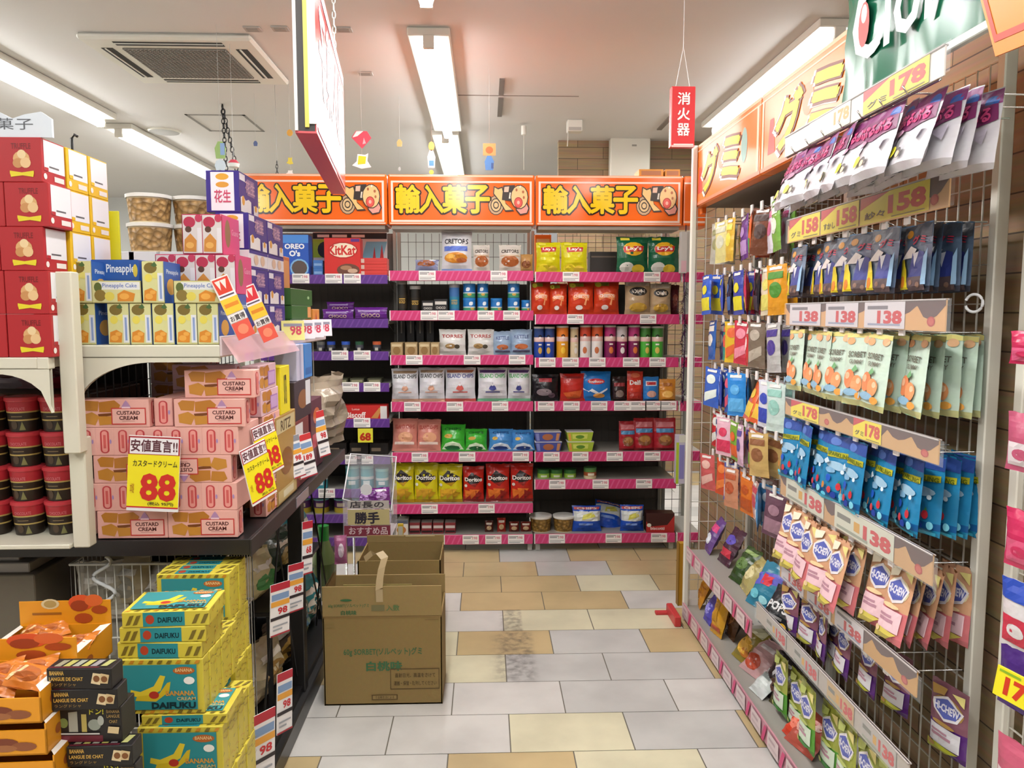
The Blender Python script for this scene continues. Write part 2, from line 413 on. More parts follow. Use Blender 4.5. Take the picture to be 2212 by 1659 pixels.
# ------------------------------------------------------------------ things on the ceiling
k = Kit(); b = MB(); b.box(-.475, .475, -.42, .42, -.035, 0, WHITE, .012); k.root = b.mesh('panel')
gm = mat('#6f6c66', .6)
gr = MB(); gr.box(-.29, .29, -.27, .27, -.038, -.034, gm)
for i in range(24): gr.box(-.29, .29, -.27 + i*.0228, -.264 + i*.0228, -.043, -.038, mat('#a19d95', .5))
for i in range(26): gr.box(-.29 + i*.0228, -.286 + i*.0228, -.27, .27, -.043, -.038, mat('#a19d95', .5))
k.part('intake_grille', gr, -1, 'grey square-mesh intake grille')
for (x0, x1, y0, y1) in ((-.30, .30, -.375, -.315), (-.30, .30, .315, .375), (-.41, -.345, -.27, .27), (.345, .41, -.27, .27)):
    l = MB(); l.box(x0, x1, y0, y1, -.037, -.034, mat('#2c2a28', .7)); f = .35
    if x1 - x0 > .3: l.box(x0, x1, y0+.018, y0+.024, -.041, -.034, WHITE)
    else: l.box(x0+.02, x0+.03, y0, y1, -.041, -.034, WHITE)
    k.part('air_outlet', l)
put(k, 'air_conditioner', 'white square ceiling air conditioner with grey mesh grille', 'air conditioner', (-1.76, 4.86, CEIL))
b = MB(); b.lathe([(.135, 0), (.135, -.01), (.12, -.016), (0, -.016)], [WHITE, WHITE, mat('#a8a59e', .7)], 24)
put(b, 'ceiling_speaker', 'round flush speaker on the ceiling at the left', 'speaker', (-2.70, 6.75, CEIL))
for (x, y, lb) in ((-1.25, 4.36, 'small flush plate on the ceiling just right of the air conditioner'), (-1.10, 4.35, 'small flush plate on the ceiling, left of the hanging sign'),
                  (-.76, 4.35, 'small flush plate on the ceiling right of the hanging sign'), (-.76, 5.12, 'small flush plate on the ceiling, farther one beside the bright lamp')):
    b = MB(); b.box(-.045, .045, -.035, .035, -.008, 0, mat('#b9b2aa', .6), .002); b.box(-.03, .03, -.022, .022, -.011, -.008, mat('#a09a93', .6))
    put(b, 'ceiling_plate', lb, 'ceiling plate', (x, y, CEIL))
k = Kit(); b = MB(); b.box(-.06, .06, -.05, .05, -.09, 0, WHITE, .006); k.root = b.mesh('housing')
s_ = MB(); s_.tube([(-.05, 0, -.09), (-.055, 0, -.2)], .004, WHITE); k.part('pull_rod', s_)
l_ = MB(); l_.box(-.05, .05, -.052, -.049, -.085, -.06, mat('#bcb6ac', .5)); k.part('lens_window', l_)
put(k, 'ceiling_detector', 'white detector box with a thin rod under the ceiling', 'detector', (.72, 6.3, CEIL))
k = Kit(); b = MB(); b.lathe([(.022, 0), (.022, -.07), (.012, -.075), (.0, -.075)], WHITE, 10); k.root = b.mesh('socket')
t_ = MB(); t_.tube([(0, 0, -.07), (0, 0, -.35)], .003, WHITE); k.part('cord', t_)
put(k, 'ceiling_pendant', 'thin white cord on a small ceiling socket above the orange signs', 'pendant', (.32, 6.4, 2.98))
# white cabinet on the wood wall, yellow boxes on top of the gondola
k = Kit(); b = MB(); p0 = atY(1316, 300, 6.98); p1 = atY(1400, 376, 6.98)
b.box(p0.x, p1.x, 6.9, 7.0, p1.z - .5, p0.z, enamel('#e3ddcc'), .006); k.root = b.mesh('cabinet_body')
l_ = MB(); l_.box(p0.x + .19, p0.x + .23, 6.893, 6.9, p0.z - .08, p0.z - .065, mat('#9b9587', .4)); k.part('label_plate', l_)
put(k, 'wall_cabinet', 'white cabinet door on the wood-clad far wall', 'cabinet', (0, 0, 0))

# ================================================================== BACK GONDOLA (four shelving bays side by side, facing the viewer)
GY = 4.62; GD = .43
PINK = '#cc3a72'; PURP = '#5d3584'
def rail_stripes(mb, x0, x1, z, h, base, light, y):
    m1, m2 = mat(base, .3), mat(light, .3); mb.box(x0, x1, y, y + .012, z - h, z, m1, .002)
    n = int((x1 - x0) / .035)
    for i in range(n):
        a = x0 + i*.035; mb.poly([(a, y-.0008, z-h+.004), (a+.010, y-.0008, z-h+.004), (min(a+.034, x1), y-.0008, z-.004), (min(a+.024, x1), y-.0008, z-.004)], m2)
def price_tag_mesh(w=.100, h=.057):
    b = MB(); b.box(-w/2, w/2, -.003, 0, 0, h, ink('#efeae6'), .0008)
    b.decals([('r', .06, .30, .94, .34, '#6d6a6c'), ('r', .06, .12, .75, .2, '#9b989a'), ('r', .06, .62, .50, .72, '#8f8b8e'), ('r', .06, .78, .62, .86, '#8f8b8e'), ('t', '98', .77, .70, .3, .34, '#c2304a', .03)][:4],
             lambda u, v, q: ((u-.5)*w, -.003-q, v*h))
    b.decals([('t', '198', .75, .68, .30, .30, .02, '#cf7282')], lambda u, v, q: ((u-.5)*w, -.003-q, v*h))
    return b.mesh('price_tag')
TAG = price_tag_mesh()
def zrow(y, x=1000): return atY(x, y, GY).z
SHELF = {}     # (bay, level) -> top surface height
UPM = enamel('#8b8880'); SHM = enamel('#a39f97'); BACK_SHADE = mat('#57504a', .6)
def gondola(bay, x0, x1, tops, base, light, tags, label, rail_h=.060, x_tag0=None):
    k = Kit(); b = MB()
    for xx in (x0 + .004, x1 - .024):
        b.box(xx, xx + .02, GY + GD, GY + GD + .05, 0, 2.0, UPM, .002)
    k.root = b.mesh('upright_frame')
    w = MB(); n = int((x1 - x0 - .05) / .05)
    for i in range(n + 1): xx = x0 + .025 + i * .05; w.box(xx - .0015, xx + .0015, GY + GD + .006, GY + GD + .009, .1, 1.98, mat('#4a4640', .5))
    for i in range(20): zz = .12 + i * .095; w.box(x0 + .025, x1 - .025, GY + GD + .009, GY + GD + .012, zz - .0015, zz + .0015, mat('#4a4640', .5))
    k.part('back_mesh', w)
    if bay != 'S':
        bp = MB(); bp.box(x0 + .02, x1 - .02, GY + GD + .02, GY + GD + .03, .08, 1.655 if bay != 'L' else 1.98, BACK_SHADE); k.part('back_panel', bp)  # added dark sheet standing in for the dim depth behind the mesh
    for s in (x0 + .01, x1 - .04):
        f = MB(); f.box(s, s + .03, GY + .03, GY + .06, 0, .06, enamel('#b9b5ab'), .003); k.part('foot', f)
    for i, y in enumerate(tops):
        z = zrow(y); SHELF[bay, i] = z - .004
        s = MB(); s.box(x0 + .006, x1 - .006, GY + .012, GY + GD, z - .028, z - .004, SHM, .002)
        for xx in (x0 + .008, x1 - .016): s.poly([(xx, GY + .06, z - .03), (xx + .004, GY + .06, z - .03), (xx + .004, GY + GD, z - .10), (xx, GY + GD, z - .10)], UPM)
        p = k.part('shelf', s)
        r = MB(); rail_stripes(r, x0 + .006, x1 - .008, z + .003, rail_h, base, light, GY)
        r.box(x0 + .001, x0 + .007, GY - .001, GY + .02, z - rail_h + .002, z + .003, ink('#e9e4e0'), .001)
        k.part('price_rail', r, p)
        for tx in tags.get(i, ()): k.parts.append(('price_tag', TAG, p, None)); k.parts[-1] = ('price_tag@%f@%f' % (tx, z - rail_h + .006), TAG, p, None)
    o = tag(nobj('shelving_bay', k.root), label, 'shelving', 'shelving bays of the back gondola'); made = []
    for n_, me, p, lb in k.parts:
        q = n_.split('@'); c = nobj(q[0], me, o if p < 0 else made[p])
        if len(q) > 1: c.location = (float(q[1]), GY - .001, float(q[2]))
        made.append(c)
def px_x(px): return atY(px, 800, GY).x
X0, X1, X2, X3, X4 = -1.445, -.570, .298, 1.182, 1.345
T0 = [595, 690, 760, 828, 905, 984, 1056, 1110, 1160]; T1 = [586, 672, 768, 869, 978, 1090, 1157]; T2 = [588, 680, 774, 869, 979, 1039, 1157]
tg1 = {i: [px_x(p) for p in v] for i, v in {0: (925, 1078), 1: (928, 965, 1050, 1105), 2: (895, 1020, 1117), 3: (890, 982, 1080), 4: (905, 1008, 1125), 5: (925, 1050), 6: (940, 1015, 1065, 1115)}.items()}
tg2 = {i: [px_x(p) for p in v] for i, v in {0: (1232, 1405), 1: (1242, 1398), 2: (1182, 1232, 1290, 1363, 1420), 3: (1180, 1235, 1295, 1345, 1380, 1412, 1445), 4: (1192, 1255, 1330, 1412), 5: (1205, 1300, 1395), 6: (1205, 1330, 1430)}.items()}
tg0 = {i: [px_x(p) for p in v] for i, v in {0: (655, 725, 765), 2: (735, 783), 3: (757, 803), 4: (780,), 5: (760, 785), 6: (700,)}.items()}
gondola('L', X0, X1, T0, PURP, '#6f4696', tg0, 'purple-railed shelving bay, partly behind the left display table', .054)
gondola('M', X1, X2, T1, PINK, '#d65a8c', tg1, 'middle pink-railed shelving bay, yellow and red corn chip bags near its bottom')
gondola('R', X2, X3, T2, PINK, '#d65a8c', tg2, 'right pink-railed shelving bay holding the tall crisp canisters')
gondola('S', X3, X4, [588, 680, 774, 870, 979, 1157], PINK, '#d65a8c', {}, 'shelving bay at the far right, mostly behind the white mesh rack')

# orange header boards: import candy
OR = '#f26a1b'; YL = '#f2c81e'; BK = '#33231a'
def header_board(x0, x1, label):
    w = x1 - x0; h = .292; k = Kit(); b = MB(); b.box(x0 + .003, x1 - .003, GY - .005, GY + .22, 1.985, 1.985 + h, mat(OR, .13), .006)
    b.box(x0 + .02, x1 - .02, GY + .01, GY + .2, 1.962, 1.986, mat('#8d8276', .6)); k.root = b.mesh('board')
    mp = lambda u, v, q: (x0 + .003 + u*(w-.006), GY - .005 - q, 1.985 + v*h)
    f = MB(); t = .013 / w; tv = .05
    f.decals([('r', .012, .955, .988, .99, '#f6c3a4'), ('r', .02, .06, .98, .10, '#f8d7c6'), ('r', .02, .84, .98, .875, '#f8d7c6'), ('r', .02, .06, .034, .875, '#f8d7c6'), ('r', .966, .06, .98, .875, '#f8d7c6'), ('r', .012, .02, .988, .045, '#f6c3a4')], mp)
    k.part('white_border', f)
    for i, ch in enumerate('輸入菓子'):
        l = MB(); cu = .135 + .158*i
        l.decals([('t', ch, cu + dx*.0085, .51 + dz*.026, .165, .55, .02, mat(BK, .13)) for dx, dz in ((-1, -1), (1, -1), (-1, 1), (1, 1), (0, -1.3), (0, 1.3), (1.3, 0), (-1.3, 0))], mp, e0=.001, de=.00004)
        l.decals([('t', ch, cu + dx*.0035, .515 + dz*.010, .160, .54, .015, mat(YL, .13)) for dx, dz in ((-1, 0), (1, 0), (0, 1), (0, -1))], mp, e0=.0026, de=.00003); k.part('letter', l, -1, 'yellow letter with dark outline')
    c = MB()
    c.decals([('e', .735, .40, .055, .20, BK), ('e', .735, .40, .05, .185, '#c9a27a'), ('e', .735, .40, .038, .14, BK), ('e', .735, .40, .032, .12, '#e0bb86'), ('e', .735, .40, .02, .075, BK), ('e', .735, .40, .014, .05, '#e0bb86'),
              ('p', [(.715, .62), (.72, .78), (.75, .74), (.78, .77), (.80, .45), (.86, .28), (.80, .27), (.76, .45)], BK), ('p', [(.722, .63), (.726, .75), (.75, .71), (.775, .74), (.80, .43), (.845, .31), (.80, .30), (.765, .47)], '#eec07a'),
              ('p', [(.775, .50), (.785, .79), (.865, .80), (.85, .48)], BK), ('p', [(.79, .66), (.793, .76), (.825, .77), (.82, .66)], '#e7b9a0'), ('p', [(.822, .53), (.828, .65), (.846, .65), (.84, .53)], '#efe2d2'),
              ('p', [(.87, .30), (.90, .20), (.95, .23), (.965, .34), (.945, .48), (.88, .48)], BK), ('p', [(.877, .31), (.903, .225), (.945, .25), (.956, .34), (.94, .45), (.885, .46)], '#e79a8c'),
              ('e', .895, .56, .062, .245, BK), ('e', .895, .56, .056, .225, '#f1c486'), ('e', .888, .45, .030, .11, '#b8382c'), ('e', .888, .45, .024, .09, '#e3564a'), ('e', .888, .45, .010, .038, '#f3b0a0'),
              ('e', .875, .70, .007, .03, '#b3623a'), ('e', .92, .66, .008, .03, '#b3623a'), ('e', .925, .55, .007, .03, '#b3623a'), ('e', .90, .76, .006, .022, '#f6ead8')], mp, e0=.001, de=.0006)
    k.part('sweets_picture', c, -1, 'picture of biscuits, swirl candy and sweets')
    put(k, 'header_board', label, 'sign', (0, 0, 0), 0, 'orange import candy signs above the back shelves')
header_board(X0, X1, 'orange import candy sign at the left, half hidden by the hanging sign')
header_board(X1, X2, 'orange import candy sign in the middle, with the lamp glare')
header_board(X2, X3, 'orange import candy sign right of the middle one')
b = MB(); b.box(X3 + .003, X4, GY - .005, GY + .22, 1.985, 2.277, mat(OR, .3), .006)
b.decals([('r', .02, .06, .98, .10, '#f8d7c6'), ('r', .02, .84, .98, .875, '#f8d7c6'), ('r', .03, .06, .044, .875, '#f8d7c6')], lambda u, v, q: (X3 + u*(X4-X3), GY - .005 - q, 1.985 + v*.292))
put(b, 'header_board', 'last orange board of the back row, cut off by the right orange sign', 'sign', (0, 0, 0))
for i, (p0, p1, lb) in enumerate(((1372, 1425, 'flat yellow box lying on top of the orange sign, left of two'), (1428, 1460, 'flat yellow box lying on top of the orange sign, right of two'))):
    w = px_x(p1) - px_x(p0)
    put(pack_box(w * .98, .14, .045, '#d8902c', [('r', .1, .2, .9, .8, '#a9683a')], topcol='#e8b52e'), 'snack_box', lb, 'box', (px_x((p0+p1)/2) + .01, GY + .10, 2.277))

# ------------------------------------------------------------------ goods on the gondola
def slot(px0, px1, ytop, bay, lev, dy=.05):
    z = SHELF[bay, lev]; Y = GY + dy; ym = CY
    a = atY(px0, ytop + 20, Y); c = atY(px1, ytop + 20, Y); h = atY((px0+px1)/2, ytop, Y).z - z
    return (a.x + c.x)/2, Y, z, c.x - a.x, h
def row(bay, lev, items, mk, name, cat, label, group, dy=.05, rx=0., depth=.06, seed0=0, rzr=.06):
    """items = (px0, px1, ytop); mk(w,h,seed) makes the thing; label uses {o} for the ordinal from the left"""
    n = len(items)
    for i, (p0, p1, yt) in enumerate(items):
        x, Y, z, w, h = slot(p0, p1, yt, bay, lev, dy)
        kk = mk(w, h, seed0 + i); rr = rx if not isinstance(rx, (list, tuple)) else rx[i]
        lift = 0
        put(kk, name, label.format(o=ORD[i]) if n > 1 else label, cat, (x, Y + depth/2, z + lift + .001), (-rr, 0, rnd.uniform(-1, 1)*rzr), group if n > 1 else None)
def corn(base, chip, dark):
    def mk(w, h, s):
        return bag(w*1.04, h, .07, base, [('p', [(.08, .62), (.42, .84), (.95, .66), (.55, .44)], '#1f1210'), ('p', [(.30, .52), (.58, .44), (.72, .55)], dark),
            ('t', 'Doritos', .5, .645, .86, .11, .03, '#f4f0ea'), ('p', [(.12, .10), (.50, .30), (.06, .36)], chip), ('p', [(.38, .08), (.82, .36), (.30, .38)], chip), ('p', [(.62, .06), (.93, .26), (.60, .34)], dark), ('e', .12, .47, .07, .04, '#e9e3da')], seed=s, bands=[(.07, dark)])
    return mk
row('M', 5, [(845, 893, 1003), (893, 945, 1003), (945, 998, 1005)], corn('#ddd01a', '#dba526', '#b98e10'), 'chip_bag', 'snack bag', '{o} from the left of the three yellow corn chip bags', 'yellow corn chip bags', rx=.05)
row('M', 5, [(1000, 1045, 1010), (1050, 1101, 1005), (1103, 1152, 1004)], corn('#c9281d', '#e8792a', '#8f1710'), 'chip_bag', 'snack bag', '{o} from the left of the three red corn chip bags', 'red corn chip bags', rx=.05, seed0=9)
def island(txt, body, art, top):
    def mk(w, h, s):
        return bag(w*1.03, h, .08, body, [('r', .06, .85, .94, .93, top), ('t', 'ISLAND CHIPS', .5, .76, .88, .12, .02, txt), ('p', [(.5, .56), (.36, .36), (.64, .36)], art), ('e', .5, .40, .12, .08, art), ('r', .25, .27, .75, .30, art), ('e', .5, .50, .05, .04, body)], seed=s, bands=[(.10, art if art != '#3c3f88' else '#7bc49a')])
    return mk
for lb, its, c in (('{o} from the left of two white chip bags with black lettering', [(845, 903, 797), (904, 960, 795)], ('#22201f', '#d8a58c', '#a08468')),
                   ('white chip bag with blue lettering between black-lettered and green-lettered ones', [(961, 1027, 795)], ('#2c3a8c', '#cf5a52', '#b06a4a')),
                   ('{o} from the left of two white chip bags with green lettering', [(1032, 1096, 795), (1097, 1146, 795)], ('#3fae56', '#3c3f88', '#55366a'))):
    row('M', 3, its, island(c[0], '#dedde2', c[1], c[2]), 'chip_bag', 'snack bag', lb, 'white island chip bags', rx=.04, seed0=30 + its[0][0])
def plain(base, txt, tcol, art=(), bands=(), d=.08, foot=False):
    def mk(w, h, s):
        return bag(w*1.03, h, d, base, [('t', txt, .5, .74, .8, .13, .03, tcol)] * bool(txt) + list(art), bands, seed=s, foot=foot)
    return mk
row('M', 4, [(845, 900, 906), (899, 951, 908)], plain('#d98b7c', 'ISLAND CHIPS', '#b3483e', [('e', .55, .42, .3, .16, '#e0a27c'), ('r', .1, .2, .9, .28, '#f0d8cc')]), 'chip_bag', 'snack bag', '{o} of the two salmon pink chip bags leaning on the middle bay', 'salmon chip bags', rx=.22)
row('M', 4, [(951, 1004, 918), (1004, 1052, 928)], plain('#3fb336', '', '#fff', [('p', [(.05, .05), (.95, .05), (.8, .25), (.5, .32), (.2, .25)], '#d8eccb'), ('e', .5, .10, .32, .08, '#1f6d3a'), ('e', .32, .52, .18, .08, '#c9a13a'), ('t', 'CHIPS', .5, .8, .7, .12, .02, '#1d5c22')]), 'chip_bag', 'snack bag', '{o} of the two bright green chip bags leaning back', 'green chip bags', rx=.34)
row('M', 4, [(1056, 1108, 928), (1106, 1156, 930)], plain('#4a92d6', '', '#fff', [('p', [(.05, .05), (.95, .05), (.8, .25), (.5, .32), (.2, .25)], '#dbe8f4'), ('e', .5, .10, .32, .08, '#22418f'), ('e', .25, .52, .12, .08, '#d9b04a'), ('t', 'CHIPS', .5, .8, .7, .12, .02, '#244d8c')]), 'chip_bag', 'snack bag', '{o} of the two sky blue chip bags leaning back', 'blue chip bags', rx=.34)
row('M', 2, [(948, 1006, 712), (1010, 1067, 712)], plain('#e2e0dc', 'TORRES', '#9c2f2a', [('e', .42, .36, .20, .10, '#a98a5a'), ('e', .68, .34, .10, .08, '#4e4a3c')]), 'chip_bag', 'snack bag', '{o} of the two white chip bags with dark red lettering', 'white and red-lettered chip bags', rx=.03, seed0=4)
row('M', 2, [(1065, 1106, 716), (1103, 1150, 712)], plain('#9db4cf', '', '#fff', [('e', .5, .34, .32, .11, '#c46f42'), ('r', .1, .12, .9, .2, '#5a5878'), ('t', 'KETTLE', .5, .72, .7, .14, .02, '#56648e')]), 'chip_bag', 'snack bag', '{o} of the two grey-blue crisp bags beside the white ones', 'grey-blue crisp bags', rx=.03, seed0=14)
# top shelf popcorn
pop = lambda strip: plain('#dcd9dc', 'CRETORS', '#26242a', [('r', .08, .50, .88, .62, strip), ('e', .48, .34, .40, .13, '#d48a2c'), ('e', .3, .37, .16, .06, '#e9b04a'), ('e', .68, .28, .18, .06, '#a85a26')], [(.05, '#8fa2d6')], d=.11)
row('M', 0, [(953, 1019, 499)], pop('#5d76cc'), 'popcorn_bag', 'snack bag', 'tall white and blue popcorn bag on the middle bay top shelf', '', rx=.06)
for p, lb, sd in (((1022, 1058, 528), 'small tilted beige caramel popcorn bag right of the tall popcorn bag', 3), ((1078, 1126, 528), 'small white caramel popcorn bag with black lettering on the top shelf', 4)):
    row('M', 0, [p], plain('#d9cfc4', 'CRETORS', '#33261f', [('e', .5, .38, .42, .2, '#a85c2a'), ('r', .05, .55, .95, .6, '#c9a98a')], d=.09), 'popcorn_bag', 'snack bag', lb, '', rx=.1, seed0=sd)
row('M', 0, [(1124, 1151, 548)], plain('#b98a52', '', '', [('e', .5, .4, .4, .2, '#7d4622')], d=.07), 'popcorn_bag', 'snack bag', 'low brown popcorn bag at the right end of the top shelf', '', rx=.15)
row('M', 0, [(895, 946, 558)], plain('#8d92b4', '', '', [('e', .5, .5, .4, .25, '#9c5c38')], d=.1), 'popcorn_bag', 'snack bag', 'popcorn bag lying collapsed left of the tall popcorn bag', '', rx=.4)
# second shelf of the middle bay: black jars, boxes, blue cans
def jar(body, cap, label_c, r_f=.5):
    def mk(w, h, s): return can(w*r_f, h*.88, [(.12, body), (.62, label_c), (1, body)], cap, [('t', 'GOLD', .5, .36, .5, .12, .02, '#c9a24a'), ('r', .25, .45, .75, .48, '#c9a24a')], lidh=h*.12, taper=1)
    return mk
row('M', 1, [(857, 879, 606), (884, 908, 618)], jar('#15130f', '#8d8a84', '#241d12'), 'coffee_jar', 'jar', '{o} of the two black and gold jars at the left of the second shelf', 'black and gold jars')
row('M', 1, [(970, 992, 614)], jar('#3a6aa4', '#8e8c90', '#2f7f9c'), 'coffee_jar', 'jar', 'blue jar with a grey cap left of the blue cans', '')
for p, lb in (((912, 938, 650), 'low black box on the second shelf, left one'), ((938, 968, 646), 'low black box on the second shelf, right one')):
    row('M', 1, [p], lambda w, h, s: pack_box(w*.97, .1, h, '#17171a', [('r', .08, .55, .92, .8, '#c9c6be'), ('t', 'CHOCO', .5, .3, .7, .2, .02, '#c9c6be')]), 'chocolate_box', 'box', lb, '')
x, Y, z, w, h = slot(910, 968, 632, 'M', 1, .12); put(pack_box(w, .12, .05, '#26252a', [('r', .05, .2, .95, .7, '#b5b2aa')]), 'chocolate_box', 'long black and white box lying behind the low black boxes', 'box', (x, Y + .16, z))
bluecan = lambda w, h, s: can(w*.5, h*.86, [(.35, '#3f8f6c'), (.42, '#dfe6ea'), (1, '#2472b8')], '#2b7fc4', [('e', .5, .68, .13, .16, '#e6eef4'), ('e', .44, .62, .07, .1, '#e6eef4'), ('e', .57, .74, .06, .09, '#e6eef4'), ('e', .6, .25, .14, .1, '#c9a24a')], lidh=h*.12)
for p, lb, st in (((1000, 1027, 643), 'first', 1), ((1031, 1055, 643), 'second', 1), ((1060, 1085, 644), 'third', 0), ((1097, 1123, 643), 'fourth', 1), ((1127, 1146, 648), 'fifth', 0)):
    x, Y, z, w, h = slot(*p, 'M', 1); kk = bluecan(w, h, 0)
    put(kk, 'snack_can', '%s blue snack can from the left standing on the second shelf' % lb, 'can', (x, Y + .04, z), .3, 'blue snack cans')
    if st: put(kk, 'snack_can', 'blue snack can stacked on top of the %s one from the left' % lb, 'can', (x, Y + .04, z + h + .001), -.2, 'blue snack cans')
# back row of dark packs hanging and beige boxes on the third shelf
for i, p in enumerate((868, 888, 908, 930)):
    x, Y, z, w, h = slot(p - 9, p + 9, 690, 'M', 2, .28); put(pack_box(w*.9, .05, h, '#141315', [('r', .4, .6, .6, .95, '#7a766e')]), 'dark_bottle_box', '%s from the left of four dark boxes at the back of the third shelf' % ORD[i], 'box', (x, Y, z), 0, 'dark boxes at the back of the third shelf')
for i, p in enumerate(((846, 873), (875, 903), (905, 930), (931, 950))):
    row('M', 2, [(p[0], p[1], 740)], lambda w, h, s: pack_box(w*.96, .12, h, '#a98f66', [('e', .5, .4, .32, .3, '#8a6b3e'), ('r', .1, .7, .9, .88, '#cdb992')]), 'biscuit_box', 'box', '%s from the left of four low tan boxes on the third shelf' % ORD[i], '')
# bottom shelf of the middle bay: small packs
row('M', 6, [(853, 882, 1122)], lambda w, h, s: pack_box(w, .1, h, '#d9d2c6', [('e', .5, .35, .35, .25, '#b0703c'), ('r', 0, .75, 1, 1, '#5a5f6e')]), 'biscuit_pack', 'box', 'pale biscuit pack at the left end of the bottom shelf', '')
for i, p in enumerate((895, 921, 946, 972)):
    x, Y, z, w, h = slot(p - 11, p + 12, 1130, 'M', 6); put(pack_box(w*.98, .08, h, '#8f3338', [('r', .05, .5, .95, .75, '#d9cfc9'), ('r', .05, .12, .95, .3, '#2a1a1a')], topcol='#c9bdb6'), 'chocolate_tub', '%s from the left of the row of small red-brown tubs on the bottom shelf' % ORD[i], 'tub', (x, Y + .05, z), 0, 'small red-brown tubs')
for i, (p0, p1, yt) in enumerate(((1047, 1066, 1128), (1074, 1093, 1122), (1100, 1122, 1130), (1125, 1148, 1130))):
    x, Y, z, w, h = slot(p0, p1, yt, 'M', 6); put(bag(w, h, .04, ['#5c2a22', '#b23226', '#7d2c22', '#7d2c22'][i], [('e', .5, .4, .3, .2, '#d7b58a'), ('r', .15, .7, .85, .85, '#e7d8c8')], seed=i+70), 'small_biscuit_bag', '%s from the left of four small brown bags on the bottom shelf' % ORD[i], 'snack bag', (x, Y + .04, z), 0, 'small brown bags')

# right bay
lays = lambda base, logo_y, flake: (lambda w, h, s: bag(w*1.04, h, .09, base, [('e', .5, logo_y, .33, .19 if base != '#d9cf14' else .13, '#e9b01c' if base != '#d9cf14' else '#e3d62a'), ('p', [(.2, logo_y - .10), (.8, logo_y - .07), (.84, logo_y + .08), (.18, logo_y + .06)], '#c2252c'), ('t', "Lay's", .51, logo_y, .5, .13, .03, '#f6f2ee'),
            ('e', .3, .16, .22, .14, flake), ('e', .66, .12, .2, .12, '#e5c63c'), ('r', .12, .9, .4, .97, '#e6dc4c')], seed=s))
row('R', 0, [(1159, 1211, 523), (1213, 1270, 523)], lays('#d9cf14', .76, '#ead52a'), 'crisp_bag', 'snack bag', '{o} from the left of the two yellow crisp bags on the top shelf', 'yellow crisp bags', rx=.05, seed0=40)
row('R', 0, [(1334, 1403, 511), (1403, 1470, 511)], lays('#14603f', .66, '#d8d9cf'), 'crisp_bag', 'snack bag', '{o} from the left of the two dark green crisp bags on the top shelf', 'green crisp bags', rx=.05, seed0=50)
x, Y, z, w, h = slot(1155, 1190, 508, 'R', 0, .3); put(pack_box(w, .05, h, '#ef7c22', [('r', .1, .8, .9, .9, '#f3c79a')]), 'snack_box', 'orange box standing behind the yellow crisp bags', 'box', (x, Y, z))
x, Y, z, w, h = slot(1272, 1330, 545, 'R', 0, .3); put(pack_box(w, .1, h, '#2b211d', [('r', .05, .75, .95, .82, '#6a5a4c')]), 'snack_box', 'dark box at the back between yellow and green crisp bags', 'box', (x, Y, z))
orange_art = [('r', .05, .84, .6, .95, '#8a8a2a'), ('e', .18, .88, .12, .07, '#d6cf3e'), ('p', [(.15, .56), (.5, .66), (.85, .58), (.8, .42), (.45, .5), (.2, .42)], '#ef8a52'), ('t', 'CHEETOS', .5, .55, .6, .10, .04, '#f5d8c8'), ('e', .42, .22, .14, .07, '#e5ddd6'), ('p', [(.6, .3), (.7, .55), (.75, .54), (.68, .28)], '#f2a06a')]
row('R', 1, [(1148, 1190, 608), (1187, 1226, 612), (1228, 1284, 608), (1284, 1339, 606)], plain('#cf3d1c', '', '', orange_art), 'puff_bag', 'snack bag', '{o} from the left of the four orange-red puff bags', 'orange-red puff bags', rx=.06, seed0=60)
row('R', 1, [(1352, 1407, 606), (1406, 1452, 612)], plain('#c2a782', '', '', [('r', .04, .84, .96, .99, '#e6dac4'), ('e', .5, .68, .36, .13, '#2a2622'), ('t', 'Oishi', .5, .68, .5, .12, .03, '#efe6d8'), ('e', .5, .22, .36, .13, '#d9b048')], d=.1), 'puff_bag', 'snack bag', '{o} of the two beige bags with a black oval logo', 'beige bags with black ovals', rx=.05, seed0=80)
x, Y, z, w, h = slot(1450, 1472, 615, 'R', 1, .1); put(bag(w, h, .08, '#5b1d24', [('e', .5, .5, .3, .2, '#7d3a2c')], seed=88), 'puff_bag', 'dark red bag at the right end of the second shelf', 'snack bag', (x, Y + .05, z))
def canister(base, top, pic, lidc='#d9d5ce'):
    def mk(w, h, s):
        return can(w*.5, h*.95, [(.55, base), (.60, '#e2b9b0'), (.70, '#e5c3bb'), (1, top)], lidc, [('p', [(.36, .75), (.5, .79), (.64, .75), (.60, .71), (.5, .745), (.40, .71)], '#171314'), ('e', .5, .68, .10, .035, '#f4e9e4'), ('e', .5, .26, .15, .11, pic), ('r', .38, .43, .62, .48, '#efe6dc')], lidh=h*.05)
    return mk
